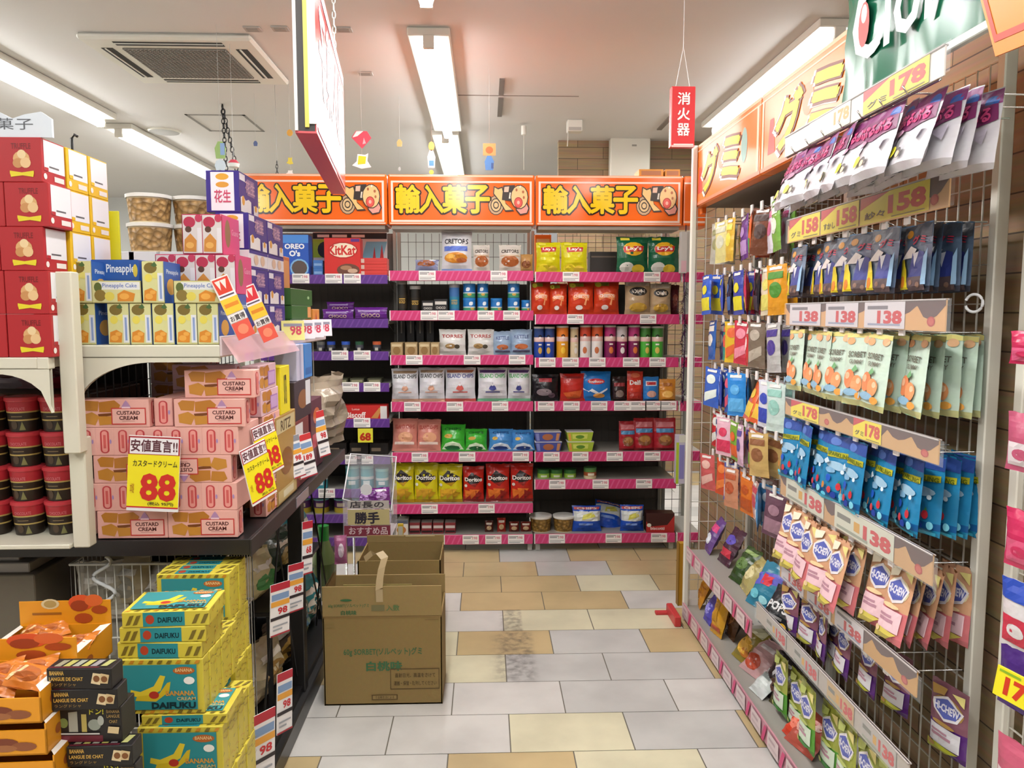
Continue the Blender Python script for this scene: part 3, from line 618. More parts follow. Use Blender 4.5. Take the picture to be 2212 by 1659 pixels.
for i, (p0, p1, yt, c, lb) in enumerate(((1154, 1176, 706, ('#1d3f98', '#26407a', '#c9a24a'), 'first blue crisp canister from the left'), (1177, 1199, 706, ('#1d3f98', '#26407a', '#c9a24a'), 'second blue crisp canister from the left'),
        (1203, 1229, 704, ('#e09a1e', '#e07a22', '#f0c23a'), 'orange crisp canister next to the blue ones'), (1233, 1251, 707, ('#d9c9a6', '#c9b48c', '#e9e4dc'), 'pale canister turned backwards right of the orange one'),
        (1254, 1278, 703, ('#e9e3df', '#c9452c', '#c46f42'), 'left white crisp canister with an orange-red top'), (1279, 1304, 703, ('#e9e3df', '#d0582c', '#c46f42'), 'right white crisp canister with an orange-red top'),
        (1307, 1332, 703, ('#7a1650', '#b02d6e', '#d9763a'), 'left maroon crisp canister'), (1333, 1357, 705, ('#7a1650', '#c9bfc0', '#e4dedc'), 'maroon canister turned sideways between the other maroon ones'),
        (1359, 1384, 703, ('#7a1650', '#b02d6e', '#d9763a'), 'right maroon crisp canister'), (1385, 1408, 705, ('#4cae3a', '#3f7d34', '#d9c25a'), 'left green crisp canister'), (1410, 1435, 705, ('#4cae3a', '#3f7d34', '#d9c25a'), 'right green crisp canister, last of the row'))):
    x, Y, z, w, h = slot(p0, p1, yt, 'R', 2); put(canister(*c)(w, h, i), 'crisp_canister', lb, 'canister', (x, Y + .03, z), rnd.uniform(-.3, .3), 'crisp canisters in a row')
# fourth shelf
for i, (p0, p1, yt, base, art, d, foot, lb) in enumerate((
        (1150, 1207, 810, '#17151c', [('r', .25, .72, .75, .86, '#a8323c'), ('e', .45, .34, .3, .14, '#8d7f86'), ('e', .75, .22, .14, .1, '#5a4552')], .06, 0, 'black snack bag with a red label at the left of the fourth shelf'),
        (1211, 1265, 808, '#c42b22', [('r', .15, .82, .85, .9, '#8d1a1a'), ('p', [(.1, .3), (.9, .4), (.8, .12), (.3, .08)], '#d9622c')], .06, 0, 'red snack bag on the fourth shelf, left of the blue one'),
        (1256, 1321, 803, '#1f78c8', [('e', .5, .66, .3, .10, '#c2252c'), ('t', 'Bauducco', .5, .66, .5, .08, .02, '#f5efe8'), ('p', [(.05, .45), (.25, .30), (.35, .42), (.6, .28), (.9, .44), (.9, .38), (.6, .2), (.3, .33), (.05, .38)], '#e6eef4'), ('e', .6, .18, .2, .08, '#d99a4a')], .07, 0, 'large bright blue snack bag in the middle of the fourth shelf'),
        (1325, 1354, 815, '#2a1618', [('r', .1, .6, .9, .75, '#8d2b30'), ('e', .5, .3, .3, .15, '#7d6a62')], .05, 1, 'small dark pouch right of the large blue bag'),
        (1357, 1391, 803, '#cf3a2a', [('t', 'Delfi', .5, .62, .7, .16, .03, '#f4ece6'), ('r', .05, .1, .95, .3, '#a8281e'), ('e', .5, .86, .3, .08, '#e0704a')], .05, 1, 'tall red pouch on the fourth shelf'),
        (1392, 1425, 815, '#2a7cc9', [('r', .15, .62, .85, .82, '#d9e4ee'), ('r', .2, .66, .8, .78, '#c2353c'), ('e', .5, .28, .3, .14, '#c99a8a')], .05, 1, 'small blue pouch with a red label on the fourth shelf'),
        (1427, 1461, 820, '#d58a2e', [('r', .2, .66, .8, .82, '#a86422'), ('e', .5, .3, .34, .16, '#e9b45a')], .05, 1, 'small orange pouch at the right end of the fourth shelf'))):
    row('R', 3, [(p0, p1, yt)], lambda w, h, s, base=base, art=art, d=d, foot=foot: bag(w*1.02, h, d, base, art, seed=s + 100, foot=bool(foot)), 'snack_pouch', 'snack bag', lb, '', rx=.04, seed0=i)
# fifth shelf: plastic tubs and red pouches
def trapbox(w, d, h, base, art):
    mb = MB(); t = .86; V = []
    for z, s in ((0, t), (h*.93, 1)): V += [(-w/2*s, -d/2*s, z), (w/2*s, -d/2*s, z), (w/2*s, d/2*s, z), (-w/2*s, d/2*s, z)]
    mb.add(V, [(3, 2, 1, 0), (4, 5, 6, 7), (0, 1, 5, 4), (1, 2, 6, 5), (2, 3, 7, 6), (3, 0, 4, 7)], mat(base, .3))
    mb.decals(art, lambda u, v, q: ((u-.5)*w*(t + (1-t)*v), -d/2*(t + (1-t)*v) - q, v*h*.93), e0=.0008)
    k = Kit(mb.mesh('tub_body')); l = MB(); l.box(-w/2*1.02, w/2*1.02, -d/2*1.02, d/2*1.02, h*.93, h, mat('#d8d6da', .25), .002); k.part('lid', l); return k
blu = trapbox(.165, .1, .062, '#4652a0', [('e', .5, .5, .22, .35, '#b06a44'), ('r', .04, .1, .16, .9, '#7f8ac9'), ('r', .84, .1, .96, .9, '#c98a5a')])
lim = trapbox(.165, .1, .062, '#a8c23a', [('r', .2, .3, .8, .8, '#d6e06a'), ('e', .5, .5, .18, .2, '#5d8f2a'), ('r', .04, .1, .14, .9, '#e0a24a')])
for kk, p, lb in ((blu, 1187, 'purple-blue plastic sweets tub'), (lim, 1258, 'lime green plastic sweets tub')):
    x = px_x(p); z = SHELF['R', 4]
    put(kk, 'sweets_tub', lb + ', lower of two stacked', 'tub', (x, GY + .1, z), 0, 'plastic sweets tubs'); put(kk, 'sweets_tub', lb + ', upper of two stacked', 'tub', (x - .006, GY + .1, z + .0625), .03, 'plastic sweets tubs')
row('R', 4, [(1340, 1376, 912), (1372, 1416, 905), (1416, 1462, 905)], plain('#a8202c', '', '', [('r', .1, .72, .9, .88, '#c9737a'), ('r', .1, .55, .9, .68, '#4b86b4'), ('e', .5, .32, .32, .17, '#7d4a26'), ('e', .5, .36, .26, .10, '#a9763c')], foot=True, d=.06), 'snack_pouch', 'snack bag', '{o} from the left of three red pouches with a nut picture', 'red pouches', rx=.08, seed0=120)
# sixth shelf
for i, p in enumerate((1175, 1203, 1233)):
    x, Y, z, w, h = slot(p - 13, p + 14, 1016, 'R', 5); put(can(w*.5, h*.86, [(.6, '#9cc84a'), (1, '#3f7d3c')], '#2f6a34', [('r', .3, .15, .7, .4, '#e3ead0')], lidh=h*.1), 'snack_can', '%s from the left of three low green cans' % ORD[i], 'can', (x, Y + .06, z), 0, 'low green cans')
row('R', 5, [(1262, 1290, 1010)], lambda w, h, s: can(w*.5, h*.84, [(.3, '#d9c9a0'), (.7, '#a8552c'), (1, '#5d8f4a')], '#4d7f46', [('r', .3, .35, .7, .6, '#e7dcc4')], lidh=h*.12), 'spread_jar', 'jar', 'small jar with a green lid right of the low green cans', '')
# bottom shelf
def nut_tub(r, h, nut='#b98f52', lid='#ece9e2'):
    k = Kit(); b = MB(); b.lathe([(0, 0), (r*.86, 0), (r*.97, h*.9)], mat('#d9c9a4', .2), 24)
    b.lathe([(r*.865, .004), (r*.965, h*.82)], mat(nut, .45, 0, 'nuts'), 24); k.root = b.mesh('tub_body')
    l = MB(); l.lathe([(r, h*.86), (r*1.03, h*.87), (r*1.03, h*.985), (r*.96, h), (0, h)], mat(lid, .3), 24); k.part('lid', l, -1, 'white lid'); return k
for p, lb in ((1169, 'clear tub of nuts with a white rim, left of two on the bottom shelf'), (1220, 'clear tub of nuts with a white rim, right of two on the bottom shelf')):
    x, Y, z, w, h = slot(p - 24, p + 25, 1118, 'R', 6)
    put(nut_tub(w*.49, h, '#a8813c'), 'nut_tub', lb, 'tub', (x, Y + .07, z), 0, 'nut tubs on the bottom shelf')
bb = plain('#1e52c4', '', '', [('r', .02, .42, .98, .80, '#dfe4e2'), ('p', [(.3, .46), (.8, .6), (.7, .76), (.35, .66)], '#d6d25a'), ('r', .05, .86, .95, .95, '#c9575a'), ('t', 'CHIPS', .5, .90, .7, .08, .03, '#f0e6e2'), ('r', .2, .26, .7, .34, '#7fa0e6')], d=.09)
row('R', 6, [(1238, 1300, 1096)], bb, 'crisp_bag', 'snack bag', 'blue and white crisp bag beside the nut tubs', '', rx=.12, seed0=130)
row('R', 6, [(1342, 1392, 1094)], bb, 'crisp_bag', 'snack bag', 'upright blue and white crisp bag near the red box', '', rx=.05, seed0=131)
x, Y, z, w, h = slot(1280, 1342, 1098, 'R', 6, .16); put(bb(w, h*1.5, 132), 'crisp_bag', 'blue and white crisp bag fallen back between the two upright ones', 'snack bag', (x, Y, z), (-.75, .25, 0))
row('R', 6, [(1396, 1456, 1108)], lambda w, h, s: pack_box(w, .09, h, '#3c1716', [('p', [(0, 0), (1, 0), (1, .9), (.75, .4), (.1, .3), (0, .6)], '#b02a28'), ('t', 'biscotti', .4, .22, .5, .16, .02, '#e7d8d0'), ('e', .1, .38, .08, .1, '#dfe0d0')]), 'biscuit_box', 'box', 'dark red biscuit box at the right end of the bottom shelf', '')

# left, purple bay
def flatbox(px0, px1, y0, y1, bay, lev, base, front, dy, d=.10, rz=0):
    x, Y, z, w, h = slot(px0, px1, y0, bay, lev, dy); return pack_box(w, d, h, base, front), (x, Y + d/2, z)
kk, p = flatbox(606, 666, 507, 592, 'L', 0, '#2456b8', [('r', 0, .8, 1, 1, '#4a8ad8'), ('t', 'OREO', .5, .72, .72, .13, .04, '#f2f0f2'), ('t', "O's", .5, .55, .4, .15, .05, '#e9ecf4'), ('e', .66, .2, .34, .22, '#7fb2dc'), ('e', .66, .2, .28, .18, '#5a4a44')], .03)
put(kk, 'cereal_box', 'blue cereal box with white lettering on the purple bay', 'box', p)
kk, p = flatbox(700, 778, 514, 592, 'L', 0, '#cf2a24', [('e', .52, .68, .42, .22, '#b01f1c'), ('e', .52, .68, .38, .19, '#ead9bf'), ('t', 'KitKat', .5, .68, .76, .26, .03, '#c8231f'), ('e', .66, .16, .32, .17, '#6b4030'), ('e', .60, .22, .16, .06, '#a87a5a'), ('e', .78, .14, .14, .06, '#c9a68c'), ('r', .74, .9, .98, .98, '#5a2a78')], .03)
put(kk, 'cereal_box', 'big red cereal box with a cream oval logo', 'box', p)
z = SHELF['L', 0]
for i in range(3):
    a = px_x(776); c = px_x(837); hh = .036
    put(pack_box(c - a, .1, hh, '#cf3a34', [('r', .06, .2, .2, .85, '#d9c2b4'), ('r', .25, .45, .95, .5, '#b52c28')]), 'chocolate_box', ['bottom', 'middle', 'top'][i] + ' one of three stacked flat red boxes beside the red cereal box', 'box', ((a + c)/2, GY + .1, z + i*(hh + .0005)), 0, 'stacked flat red boxes')
for i in range(2):
    x, Y, z_, w, h = slot(676 , 698, 562 , 'L', 0); put(pack_box(w*.95, .1, h*.5, '#3f74b8', [('r', .1, .3, .9, .6, '#7fa4d0')]), 'biscuit_box', ['lower', 'upper'][i] + ' blue pack stacked left of the red cereal box', 'box', (x, Y + .05, z_ + i*(h*.5+.0005)), 0, 'stacked blue packs')
x, Y, z, w, h = slot(676, 836, 502, 'L', 0, .3)
b = MB(); b.box(-w/2, w/2, 0, .006, 0, h, ink('#d9dde0')); mp = lambda u, v, q: ((u-.5)*w, -q, v*h)
b.decals([('r', 0, .86, 1, .99, '#20232a'), ('r', .06, .89, .22, .95, '#e6e8e8'), ('r', .26, .89, .46, .95, '#e6e8e8'), ('r', .52, .89, .7, .95, '#e6e8e8'), ('r', .0, .45, .2, .85, '#a8cf3a'), ('e', .16, .62, .1, .18, '#26282c'), ('p', [(.6, .1), (.9, .2), (1, .8), (.72, .8)], '#7fc4e0'), ('p', [(.78, .2), (.83, .7), (.86, .2)], '#c9343c'), ('p', [(.88, .2), (.93, .75), (.97, .2)], '#c9343c')], mp)
put(b, 'poster', 'cyan and white poster at the back behind the red cereal box', 'poster', (x, Y, z))
pp = lambda w, h, s: bag(w*1.02, h, .06, '#6a2a8c', [('t', 'CHOCO', .5, .35, .6, .3, .02, '#d9b9a8'), ('r', .1, .62, .8, .78, '#a88ac0')], seed=s)
x, Y, z, w, h = slot(694, 762, 668, 'L', 1); put(pp(w, h, 1), 'chocolate_pack', 'purple chocolate pack on the left, lower one', 'snack bag', (x, Y + .04, z)); put(pp(w*.9, h*.9, 2), 'chocolate_pack', 'purple and black chocolate pack leaning on top at the left', 'snack bag', (x, Y + .12, z + h*.8))
row('L', 1, [(764, 836, 664)], pp, 'chocolate_pack', 'snack bag', 'purple chocolate pack on the right of the purple shelf', '', seed0=5)
for i, (p, c) in enumerate(((690, '#6b6a66'), (712, '#2f52b8'), (744, '#3a62c4'), (774, '#2f5a3e'), (812, '#c9603a'))):
    x, Y, z, w, h = slot(p - 9, p + 9, 738, 'L', 2); put(can(w*.5, h*.7, [(.5, '#22222a'), (1, '#4a4a54')], c, [('r', .35, .2, .65, .6, '#b9b4aa')], lidh=h*.28), 'spread_jar', '%s from the left of five small jars on the third purple shelf' % ORD[i], 'jar', (x, Y + .05, z), 0, 'small jars on the purple bay')
for i, p in enumerate((735, 770, 808)):
    x, Y, z, w, h = slot(p - 15, p + 15, 818, 'L', 3); put(pack_box(w, .12, max(h, .02), '#4a4a38', [('r', .1, .2, .9, .7, '#8d8a6c')]), 'biscuit_pack', '%s from the left of three flat olive packs' % ORD[i], 'box', (x, Y + .08, z), 0, 'flat olive packs')
kk, p = flatbox(734, 836, 876, 903, 'L', 4, '#c42a26', [('t', 'Biscoff', .34, .32, .42, .42, .03, '#f0e0d8'), ('t', 'Lotus', .34, .74, .16, .16, .02, '#e9b9b0'), ('p', [(.66, .1), (.84, .85), (.9, .8), (.8, .08)], '#c98a4a'), ('r', .86, .05, 1, .95, '#d8d3cf')], .03)
put(kk, 'biscuit_box', 'wide red biscuit box with white lettering on the purple bay', 'box', p)
for i, p in enumerate((728, 775, 818)):
    x, Y, z, w, h = slot(p - 20, p + 20, 958, 'L', 5, .06); put(pack_box(w, .14, h, '#1b1613', [('r', .1, .3, .6, .6, '#7a6a58')]), 'chocolate_box', '%s from the left of three flat black boxes on the purple bay' % ORD[i], 'box', (x, Y + .08, z), 0, 'flat black boxes on the purple bay')
b = MB(); b.box(-.045, .045, 0, .003, -.085, 0, ink('#d9d23a')); b.decals([('t', '68', .5, .42, .75, .6, .05, '#b5301c')], lambda u, v, q: ((u-.5)*.09, -q, (v-1)*.085))
put(b, 'price_card', 'small yellow price card hanging below the red biscuit box', 'price card', (px_x(787), GY - .004, zrow(923) - .004))
teal = lambda w, h, s: can(w*.5, h*.85, [(.45, '#3f8f9c'), (.6, '#cfd8d8'), (1, '#5fb0b8')], '#8fd0d0', [('r', .3, .2, .7, .4, '#d9e4e4')], lidh=h*.12)
row('L', 6, [(640, 672, 1008), (676, 706, 1008), (745, 775, 1005), (777, 806, 1005), (810, 838, 1012)], teal, 'snack_can', 'can', '{o} from the left of the teal cans on the lower purple shelf', 'teal cans on the purple bay')
for i, p in enumerate((650, 690, 735, 775, 815)):
    x, Y, z, w, h = slot(p - 17, p + 17, 1078, 'L', 7); put(can(w*.5, max(h, .04)*.85, [(.4, '#c9b23a'), (1, '#5a2a6c')], '#7fc4c8', [('r', .3, .5, .7, .8, '#e0cdb0')], lidh=.008), 'snack_can', '%s from the left of the purple and yellow cans on the low purple shelf' % ORD[i], 'can', (x, Y + .06, z), 0, 'purple and yellow cans')

# ================================================================== LEFT DISPLAY: black table, white racks and all that stands on them
TZ = .842; FY = 2.12
k = Kit(); b = MB(); b.box(-2.4, -.66, FY, 3.55, TZ - .04, TZ - .002, DARK, .004); k.root = b.mesh('table_top')
f = MB(); f.box(-2.4, -.655, FY - .006, FY, TZ - .045, TZ, enamel('#242122'), .002); k.part('front_fascia', f)
f = MB(); f.box(-.66, -.652, FY - .006, 3.55, TZ - .05, TZ, enamel('#2d292a'), .002); f.box(-.6515, -.6495, 2.62, 2.80, TZ - .042, TZ - .008, mat('#8d8790', .2)); k.part('side_fascia', f)
for (x, y) in ((-.70, 2.78), (-.98, 3.50), (-1.9, 2.35), (-1.9, 3.5)):
    l = MB(); l.box(x - .02, x + .03, y - .025, y + .025, .0, TZ - .04, DARK, .003); k.part('leg', l)
w = MB()
for i in range(7): yy = 2.58 + i*.15; w.box(-.93, -.925, yy, yy + .006, .10, TZ - .045, mat('#242224', .4))
for i in range(7): zz = .16 + i*.095; w.box(-.93, -.925, 2.56, 3.5, zz, zz + .005, mat('#242224', .4))
for a, c in (((2.5, .78), (2.72, .15)), ((2.55, .78), (2.3, .2)), ((3.0, .78), (3.25, .3)), ((3.3, .78), (3.05, .2)), ((2.9, .6), (3.2, .12))):
    w.tube([(-.69, a[0], a[1]), (-.69, c[0], c[1])], .0035, DARK, 5)
k.part('wire_side', w)
p = MB(); p.box(-2.4, -.68, FY + .06, 3.55, .02, .095, DARK, .003); p.box(-.685, -.655, FY - .0, 3.55, 0, .07, enamel('#2b2a2a'), .004); k.part('plinth', p)
bk = MB(); bk.box(-1.62, -1.60, FY + .5, 3.5, .1, TZ - .045, mat('#141314', .8)); bk.box(-2.4, -.95, 3.4, 3.42, .1, TZ - .045, mat('#141314', .8)); k.part('back_board', bk)
put(k, 'display_table', 'long black display table carrying the pink biscuit boxes', 'table', (0, 0, 0))

def arch(mb, x0, x1, y, ztop, zlow_l, zlow_r, curve_l, curve_r, m, t=.014):
    n = 22; top = []; bot = []
    for i in range(n + 1):
        s = i/n; x = x0 + (x1 - x0)*s; d = 0
        if curve_l and s < curve_l: d = max(d, zlow_l * (1 - math.sqrt(max(0, 1 - (1 - s/curve_l)**2))))
        if curve_r and s > 1 - curve_r: d = max(d, zlow_r * (1 - math.sqrt(max(0, 1 - (1 - (1-s)/curve_r)**2))))
        top.append((x, ztop)); bot.append((x, ztop - .012 - d))
    for yy, fl in ((y, 0), (y + t, 1)):
        for i in range(n):
            q = [(top[i][0], yy, top[i][1]), (top[i+1][0], yy, top[i+1][1]), (bot[i+1][0], yy, bot[i+1][1]), (bot[i][0], yy, bot[i][1])]
            mb.poly(q if fl else q[::-1], m)
    for i in range(n): mb.poly([(bot[i][0], y, bot[i][1]), (bot[i+1][0], y, bot[i+1][1]), (bot[i+1][0], y + t, bot[i+1][1]), (bot[i][0], y + t, bot[i][1])], m)
CREAM = enamel('#ded9c6')
# right white rack
ST = 1.383
k = Kit(); b = MB(); b.box(-1.10, -.715, 2.10, 3.48, ST - .034, ST, CREAM, .003); k.root = b.mesh('top_shelf')
f = MB(); b2 = f; arch(f, -1.10, -.717, 2.095, ST - .034, .13, .03, .55, 0, CREAM); k.part('arched_bracket', f)
l = MB(); l.box(-1.105, -1.062, 2.05, 2.09, TZ, 1.14, CREAM, .003); k.part('post', l, -1, 'lower cream post')
l = MB(); l.box(-1.10, -1.058, 2.02, 2.06, 1.103, 1.575, CREAM, .003); k.part('post', l, -1, 'upper cream post')
for (x, y) in ((-1.02, 3.42), (-1.09, 3.42)):
    l = MB(); l.box(x, x + .025, y, y + .025, TZ, ST - .034, CREAM, .002); k.part('post', l)
w = MB()
for i in range(27): yy = 2.14 + i*.05; w.box(-1.118, -1.115, yy, yy + .003, TZ + .01, ST - .03, mat('#2b2a2a', .4))
for i in range(10): zz = TZ + .03 + i*.054; w.box(-1.121, -1.118, 2.12, 3.46, zz, zz + .003, mat('#2b2a2a', .4))
for i in range(9): xx = -1.09 + i*.04; w.box(xx, xx + .003, 3.46, 3.463, TZ + .01, ST - .03, mat('#d9d6cb', .4))
k.part('wire_panel', w)
put(k, 'display_rack', 'cream display rack with arched bracket above the pink biscuit boxes', 'rack', (0, 0, 0))
# left white rack
LT = 1.357
k = Kit(); b = MB(); b.box(-2.3, -1.135, 1.985, 2.7, LT - .03, LT, CREAM, .003); b.box(-1.136, -1.107, 1.985, 2.015, LT - .03, LT, CREAM, .002); k.root = b.mesh('top_shelf')
f = MB(); arch(f, -1.62, -1.106, 1.985, LT - .03, .10, .10, .26, .26, CREAM); k.part('arched_bracket', f)
l = MB(); l.box(-1.62, -1.575, 2.05, 2.09, TZ, LT - .03, CREAM, .003); k.part('post', l)
p = MB(); p.box(-2.3, -1.108, 2.04, 2.6, TZ, TZ + .012, CREAM, .002); k.part('base_board', p)
bk = MB(); bk.box(-2.3, -1.14, 2.62, 2.63, TZ, LT - .03, mat('#221c1b', .8)); k.part('back_board', bk)  # dark board added to stand in for the shade behind the cups
put(k, 'display_rack', 'cream display rack at the left edge carrying the red biscuit boxes', 'rack', (0, 0, 0))

# ---- red biscuit boxes, five high, with white-labelled sides; yellow boxes behind them
def redbox(base, front_art):
    lab = [('r', .10, .28, .97, .97, '#e9e7ea'), ('r', .30, .37, .72, .41, '#5d5a5c'), ('r', .50, .08, .92, .2, '#e9e0da'), ('e', .12, .15, .07, .07, '#f0e6e0'), ('r', .10, .28, .26, .36, base)]
    return pack_box(.108, .106, .1085, base, front_art, side=lab)
redf = [('t', 'TRUFFLE', .55, .80, .44, .13, .02, '#7a1c1c'), ('e', .55, .52, .19, .17, '#d9a870'), ('e', .47, .42, .12, .11, '#c98f58'), ('e', .64, .43, .12, .12, '#e6c08c'), ('e', .56, .62, .10, .10, '#ebcf9f'), ('p', [(.28, .20), (.82, .20), (.80, .11), (.56, .145), (.30, .11)], '#e6d22a'), ('p', [(.28, .25), (.55, .21), (.82, .25), (.82, .18), (.28, .18)], '#e6d22a')]
RB = redbox('#b3252a', redf).mesh('biscuit_box'); YB = redbox('#e9b91c', []).mesh('biscuit_box')
xr = -1.151
for r in range(5):
    jit = (0, .004, -.006, 0, 0)[4 - r] if r > 1 else 0
    for c in range(3):
        put(RB, 'biscuit_box', 'red biscuit box, %s of five up in the %s column from the post' % (['lowest', 'second', 'third', 'fourth', 'topmost'][r], ORD[c]), 'box',
            (xr - c*.1105 + jit + (.008 if r == 3 else 0), 2.04, LT + .0005 + r*.109), rnd.uniform(-.01, .01), 'red biscuit boxes')
    if r >= 2:
        for c in range(2):
            put(YB, 'biscuit_box', 'yellow biscuit box with white side label, %s layer, %s behind the red one' % (['', '', 'third', 'fourth', 'topmost'][r], ORD[c]), 'box',
                (xr + .002, 2.04 + .112*(c+1), LT + .0005 + r*.109), 0, 'yellow biscuit boxes')
for c in range(2):
    b = MB(); b.box(-.054, .054, -.053, .053, 0, .217, card('#b9a27c'), .002)
    b.decals([('r', .45, 0, .55, 1, '#d9c9a8')], lambda u, v, q: (.054 + q, (u-.5)*.106, v*.217))
    put(b, 'carton', 'plain carton under the yellow biscuit boxes, %s behind the red ones' % ORD[c], 'carton', (xr + .002, 2.04 + .112*(c+1), LT))
b = MB(); b.box(-.02, .02, -.004, .004, 0, .22, ink('#d9d62a'), .001); put(b, 'price_card', 'narrow yellow card standing behind the yellow biscuit boxes', 'price card', (-1.095, 2.335, LT + .19))
k = Kit(); b = MB(); pts = [(-.42, 0), (.155, 0), (.155, .045), (.13, .062), (.09, .055), (.06, .045), (.03, .06), (-.02, .085), (-.08, .10), (-.15, .095), (-.2, .10), (-.42, .1)]
b.poly([(x, -.004, z) for x, z in pts], card('#dfe6ee')); b.poly([(x, .004, z) for x, z in pts][::-1], card('#dfe6ee'))
for i in range(len(pts)):
    a, c = pts[i], pts[(i+1) % len(pts)]; b.poly([(a[0], -.004, a[1]), (a[0], .004, a[1]), (c[0], .004, c[1]), (c[0], -.004, c[1])], card('#dfe6ee'))
b.decals([('t', 'スナック菓子', -.03, .032, .28, .028, .0, '#55585e'), ('e', -.11, .082, .035, .012, '#a9c4e6')], lambda u, v, q: (u, -.004 - q, v)); k.root = b.mesh('card')
put(k, 'sign_card', 'white cloud-edged snack sign standing on top of the red biscuit boxes', 'sign', (-1.225, 1.995, LT + .5455))
k = Kit(); b = MB(); b.tube([(0, 0, 0), (0, 0, .03), (.008, 0, .04), (.016, 0, .035)], .004, mat('#1c1b1c', .4)); k.root = b.mesh('clip')
put(k, 'sign_clip', 'small black clip standing on the topmost yellow biscuit box', 'clip', (-1.10, 2.14, LT + .5455))

# ---- red lidded cups under the left shelf
def cup():
    k = Kit(); b = MB(); r = .043
    b.lathe([(0, 0), (r*.82, 0), (r*.88, .030), (r*.89, .034), (r*.93, .052), (r*.94, .056), (r, .086)], [mat('#241812', .4), mat('#2a211a', .35), mat('#b9a05a', .4), mat('#2a1c14', .35), mat('#b9a05a', .4), mat('#b02a34', .3)], 20)
    b.decals([('p', [(.55, .05), (.63, .33), (.72, .05)], '#7d7a4a'), ('e', .42, .22, .09, .14, '#4a3a2a'), ('t', 'CHOCOLATE', .5, .74, .42, .10, .01, '#d97a80'), ('r', .36, .48, .64, .51, '#7d6a4a')], lambda u, v, q: ((r*(.82 + .18*v) + q)*math.sin((u-.5)*2.5), -(r*(.82 + .18*v) + q)*math.cos((u-.5)*2.5), v*.086), CU, (), e0=.0012)
    k.root = b.mesh('cup_body'); l = MB(); l.lathe([(r*1.03, .083), (r*1.06, .086), (r*1.05, .094), (r*.9, .096), (0, .096)], mat('#c23a42', .25), 20); k.part('lid', l, -1, 'red rimmed lid'); return k
CUP = cup()
for r in range(4):
    for c in range(4):
        x = atY(128, 1000, 2.16).x - c*.0925
        put(CUP, 'dessert_cup', 'red-lidded cup, %s row up, %s from the cream post' % (['bottom', 'second', 'third', 'top'][r], ORD[c]), 'cup', (x, 2.165, TZ + .0125 + r*.0968), rnd.uniform(-.2, .2), 'red-lidded cups')
for i, (px, py) in enumerate(((20, 812), (70, 815), (115, 820))):
    q = atY(px, py, 2.35); put(bag(.14, .11, .06, ['#c9b9c4', '#b98f9a', '#8f2a3a'][i], [('e', .5, .5, .3, .2, '#5a2a2c')], seed=200 + i), 'candy_bag', '%s from the left of three crumpled bags above the red-lidded cups' % ORD[i], 'snack bag', (q.x, 2.36, TZ + .40), 0, 'crumpled bags above the cups')
b = MB(); b.box(-1.5, -1.13, 2.23, 2.55, TZ + .0125, TZ + .398, card('#4a3226'), .003); b.decals([('r', .0, .49, 1, .51, '#2e1f18')], lambda u, v, q: (-1.5 + .37*u, 2.23 - q, TZ + .0125 + v*.385)); put(b, 'carton', 'dark carton behind the red-lidded cups', 'carton', (0, 0, 0))

# ---- pink custard biscuit boxes
cook = [('p', [(.06, .86), (.12, .96), (.30, .93), (.28, .58), (.10, .60)], '#c07f2e'), ('p', [(.06, .45), (.20, .55), (.30, .40), (.24, .08), (.07, .16)], '#c98a34'), ('p', [(.30, .90), (.52, .97), (.60, .80), (.56, .55), (.30, .55)], '#bd7a2a'),
        ('p', [(.28, .48), (.50, .52), (.50, .44), (.30, .36)], '#7a4216'), ('p', [(.28, .40), (.50, .40), (.52, .12), (.30, .08)], '#c98a34')]
cf = cook + [('p', [(.60, .66), (.65, .88), (.68, .97), (.71, .88), (.76, .66)], '#b68ab4'), ('r', .47, .10, .955, .70, '#cc3a36'), ('r', .485, .14, .94, .66, '#f0b9ae'), ('r', .62, .68, .74, .74, '#efc9d4'), ('t', 'CUSTARD', .71, .52, .33, .14, .03, '#5a2624'), ('t', 'CREAM', .71, .34, .26, .14, .03, '#5a2624'), ('r', .62, .22, .80, .235, '#b07a72')]
ends = [('e', .5, .80, .24, .12, '#c8474a'), ('e', .5, .20, .24, .12, '#c8474a'), ('r', .26, .20, .74, .80, '#c8474a'), ('e', .5, .80, .15, .08, '#ee9d94'), ('e', .5, .20, .15, .08, '#ee9d94'), ('r', .35, .20, .65, .80, '#ee9d94'), ('r', .43, .26, .57, .74, '#d8625e'), ('e', .82, .5, .05, .08, '#a98ac0')]
CB = pack_box(.192, .0505, .0775, '#efb3a8', cf, side=ends).mesh('biscuit_box')
CL = pack_box(.192, .0505, .0775, '#e5bcc6', cook + [('r', .5, .15, .92, .72, '#a472b4'), ('r', .53, .2, .89, .67, '#c9a2cc')], side=ends).mesh('biscuit_box')
CH = .0782
def cz(r): return TZ + .001 + r*CH
def cust(px, r, mode, label, Y=2.13, me=None):
    z = cz(r); p = atY(px, 1135 - r*60, Y)
    if mode == 'f': loc = (p.x, Y + .026, z); rz = 0
    elif mode == 'e': loc = (p.x, Y + .097, z); rz = -R(90)
    elif mode == 'u': loc = (p.x, Y + .026, z + .0775); rz = (R(180), 0, R(180)) 
    if mode == 'u': rz = (0, R(180), 0)
    put(me or CB, 'biscuit_box', label, 'box', loc, rz if isinstance(rz, tuple) else rz + rnd.uniform(-.012, .012), 'pink custard biscuit boxes')
RN = ['bottom', 'second', 'third', 'fourth', 'fifth', 'topmost']
cust(286, 0, 'f', 'pink biscuit box lying lengthways in the bottom layer, left one'); cust(438, 0, 'f', 'pink biscuit box lying lengthways in the bottom layer, right one')
cust(190, 0, 'e', 'pink biscuit box end-on at the left end of the bottom layer', 2.18)
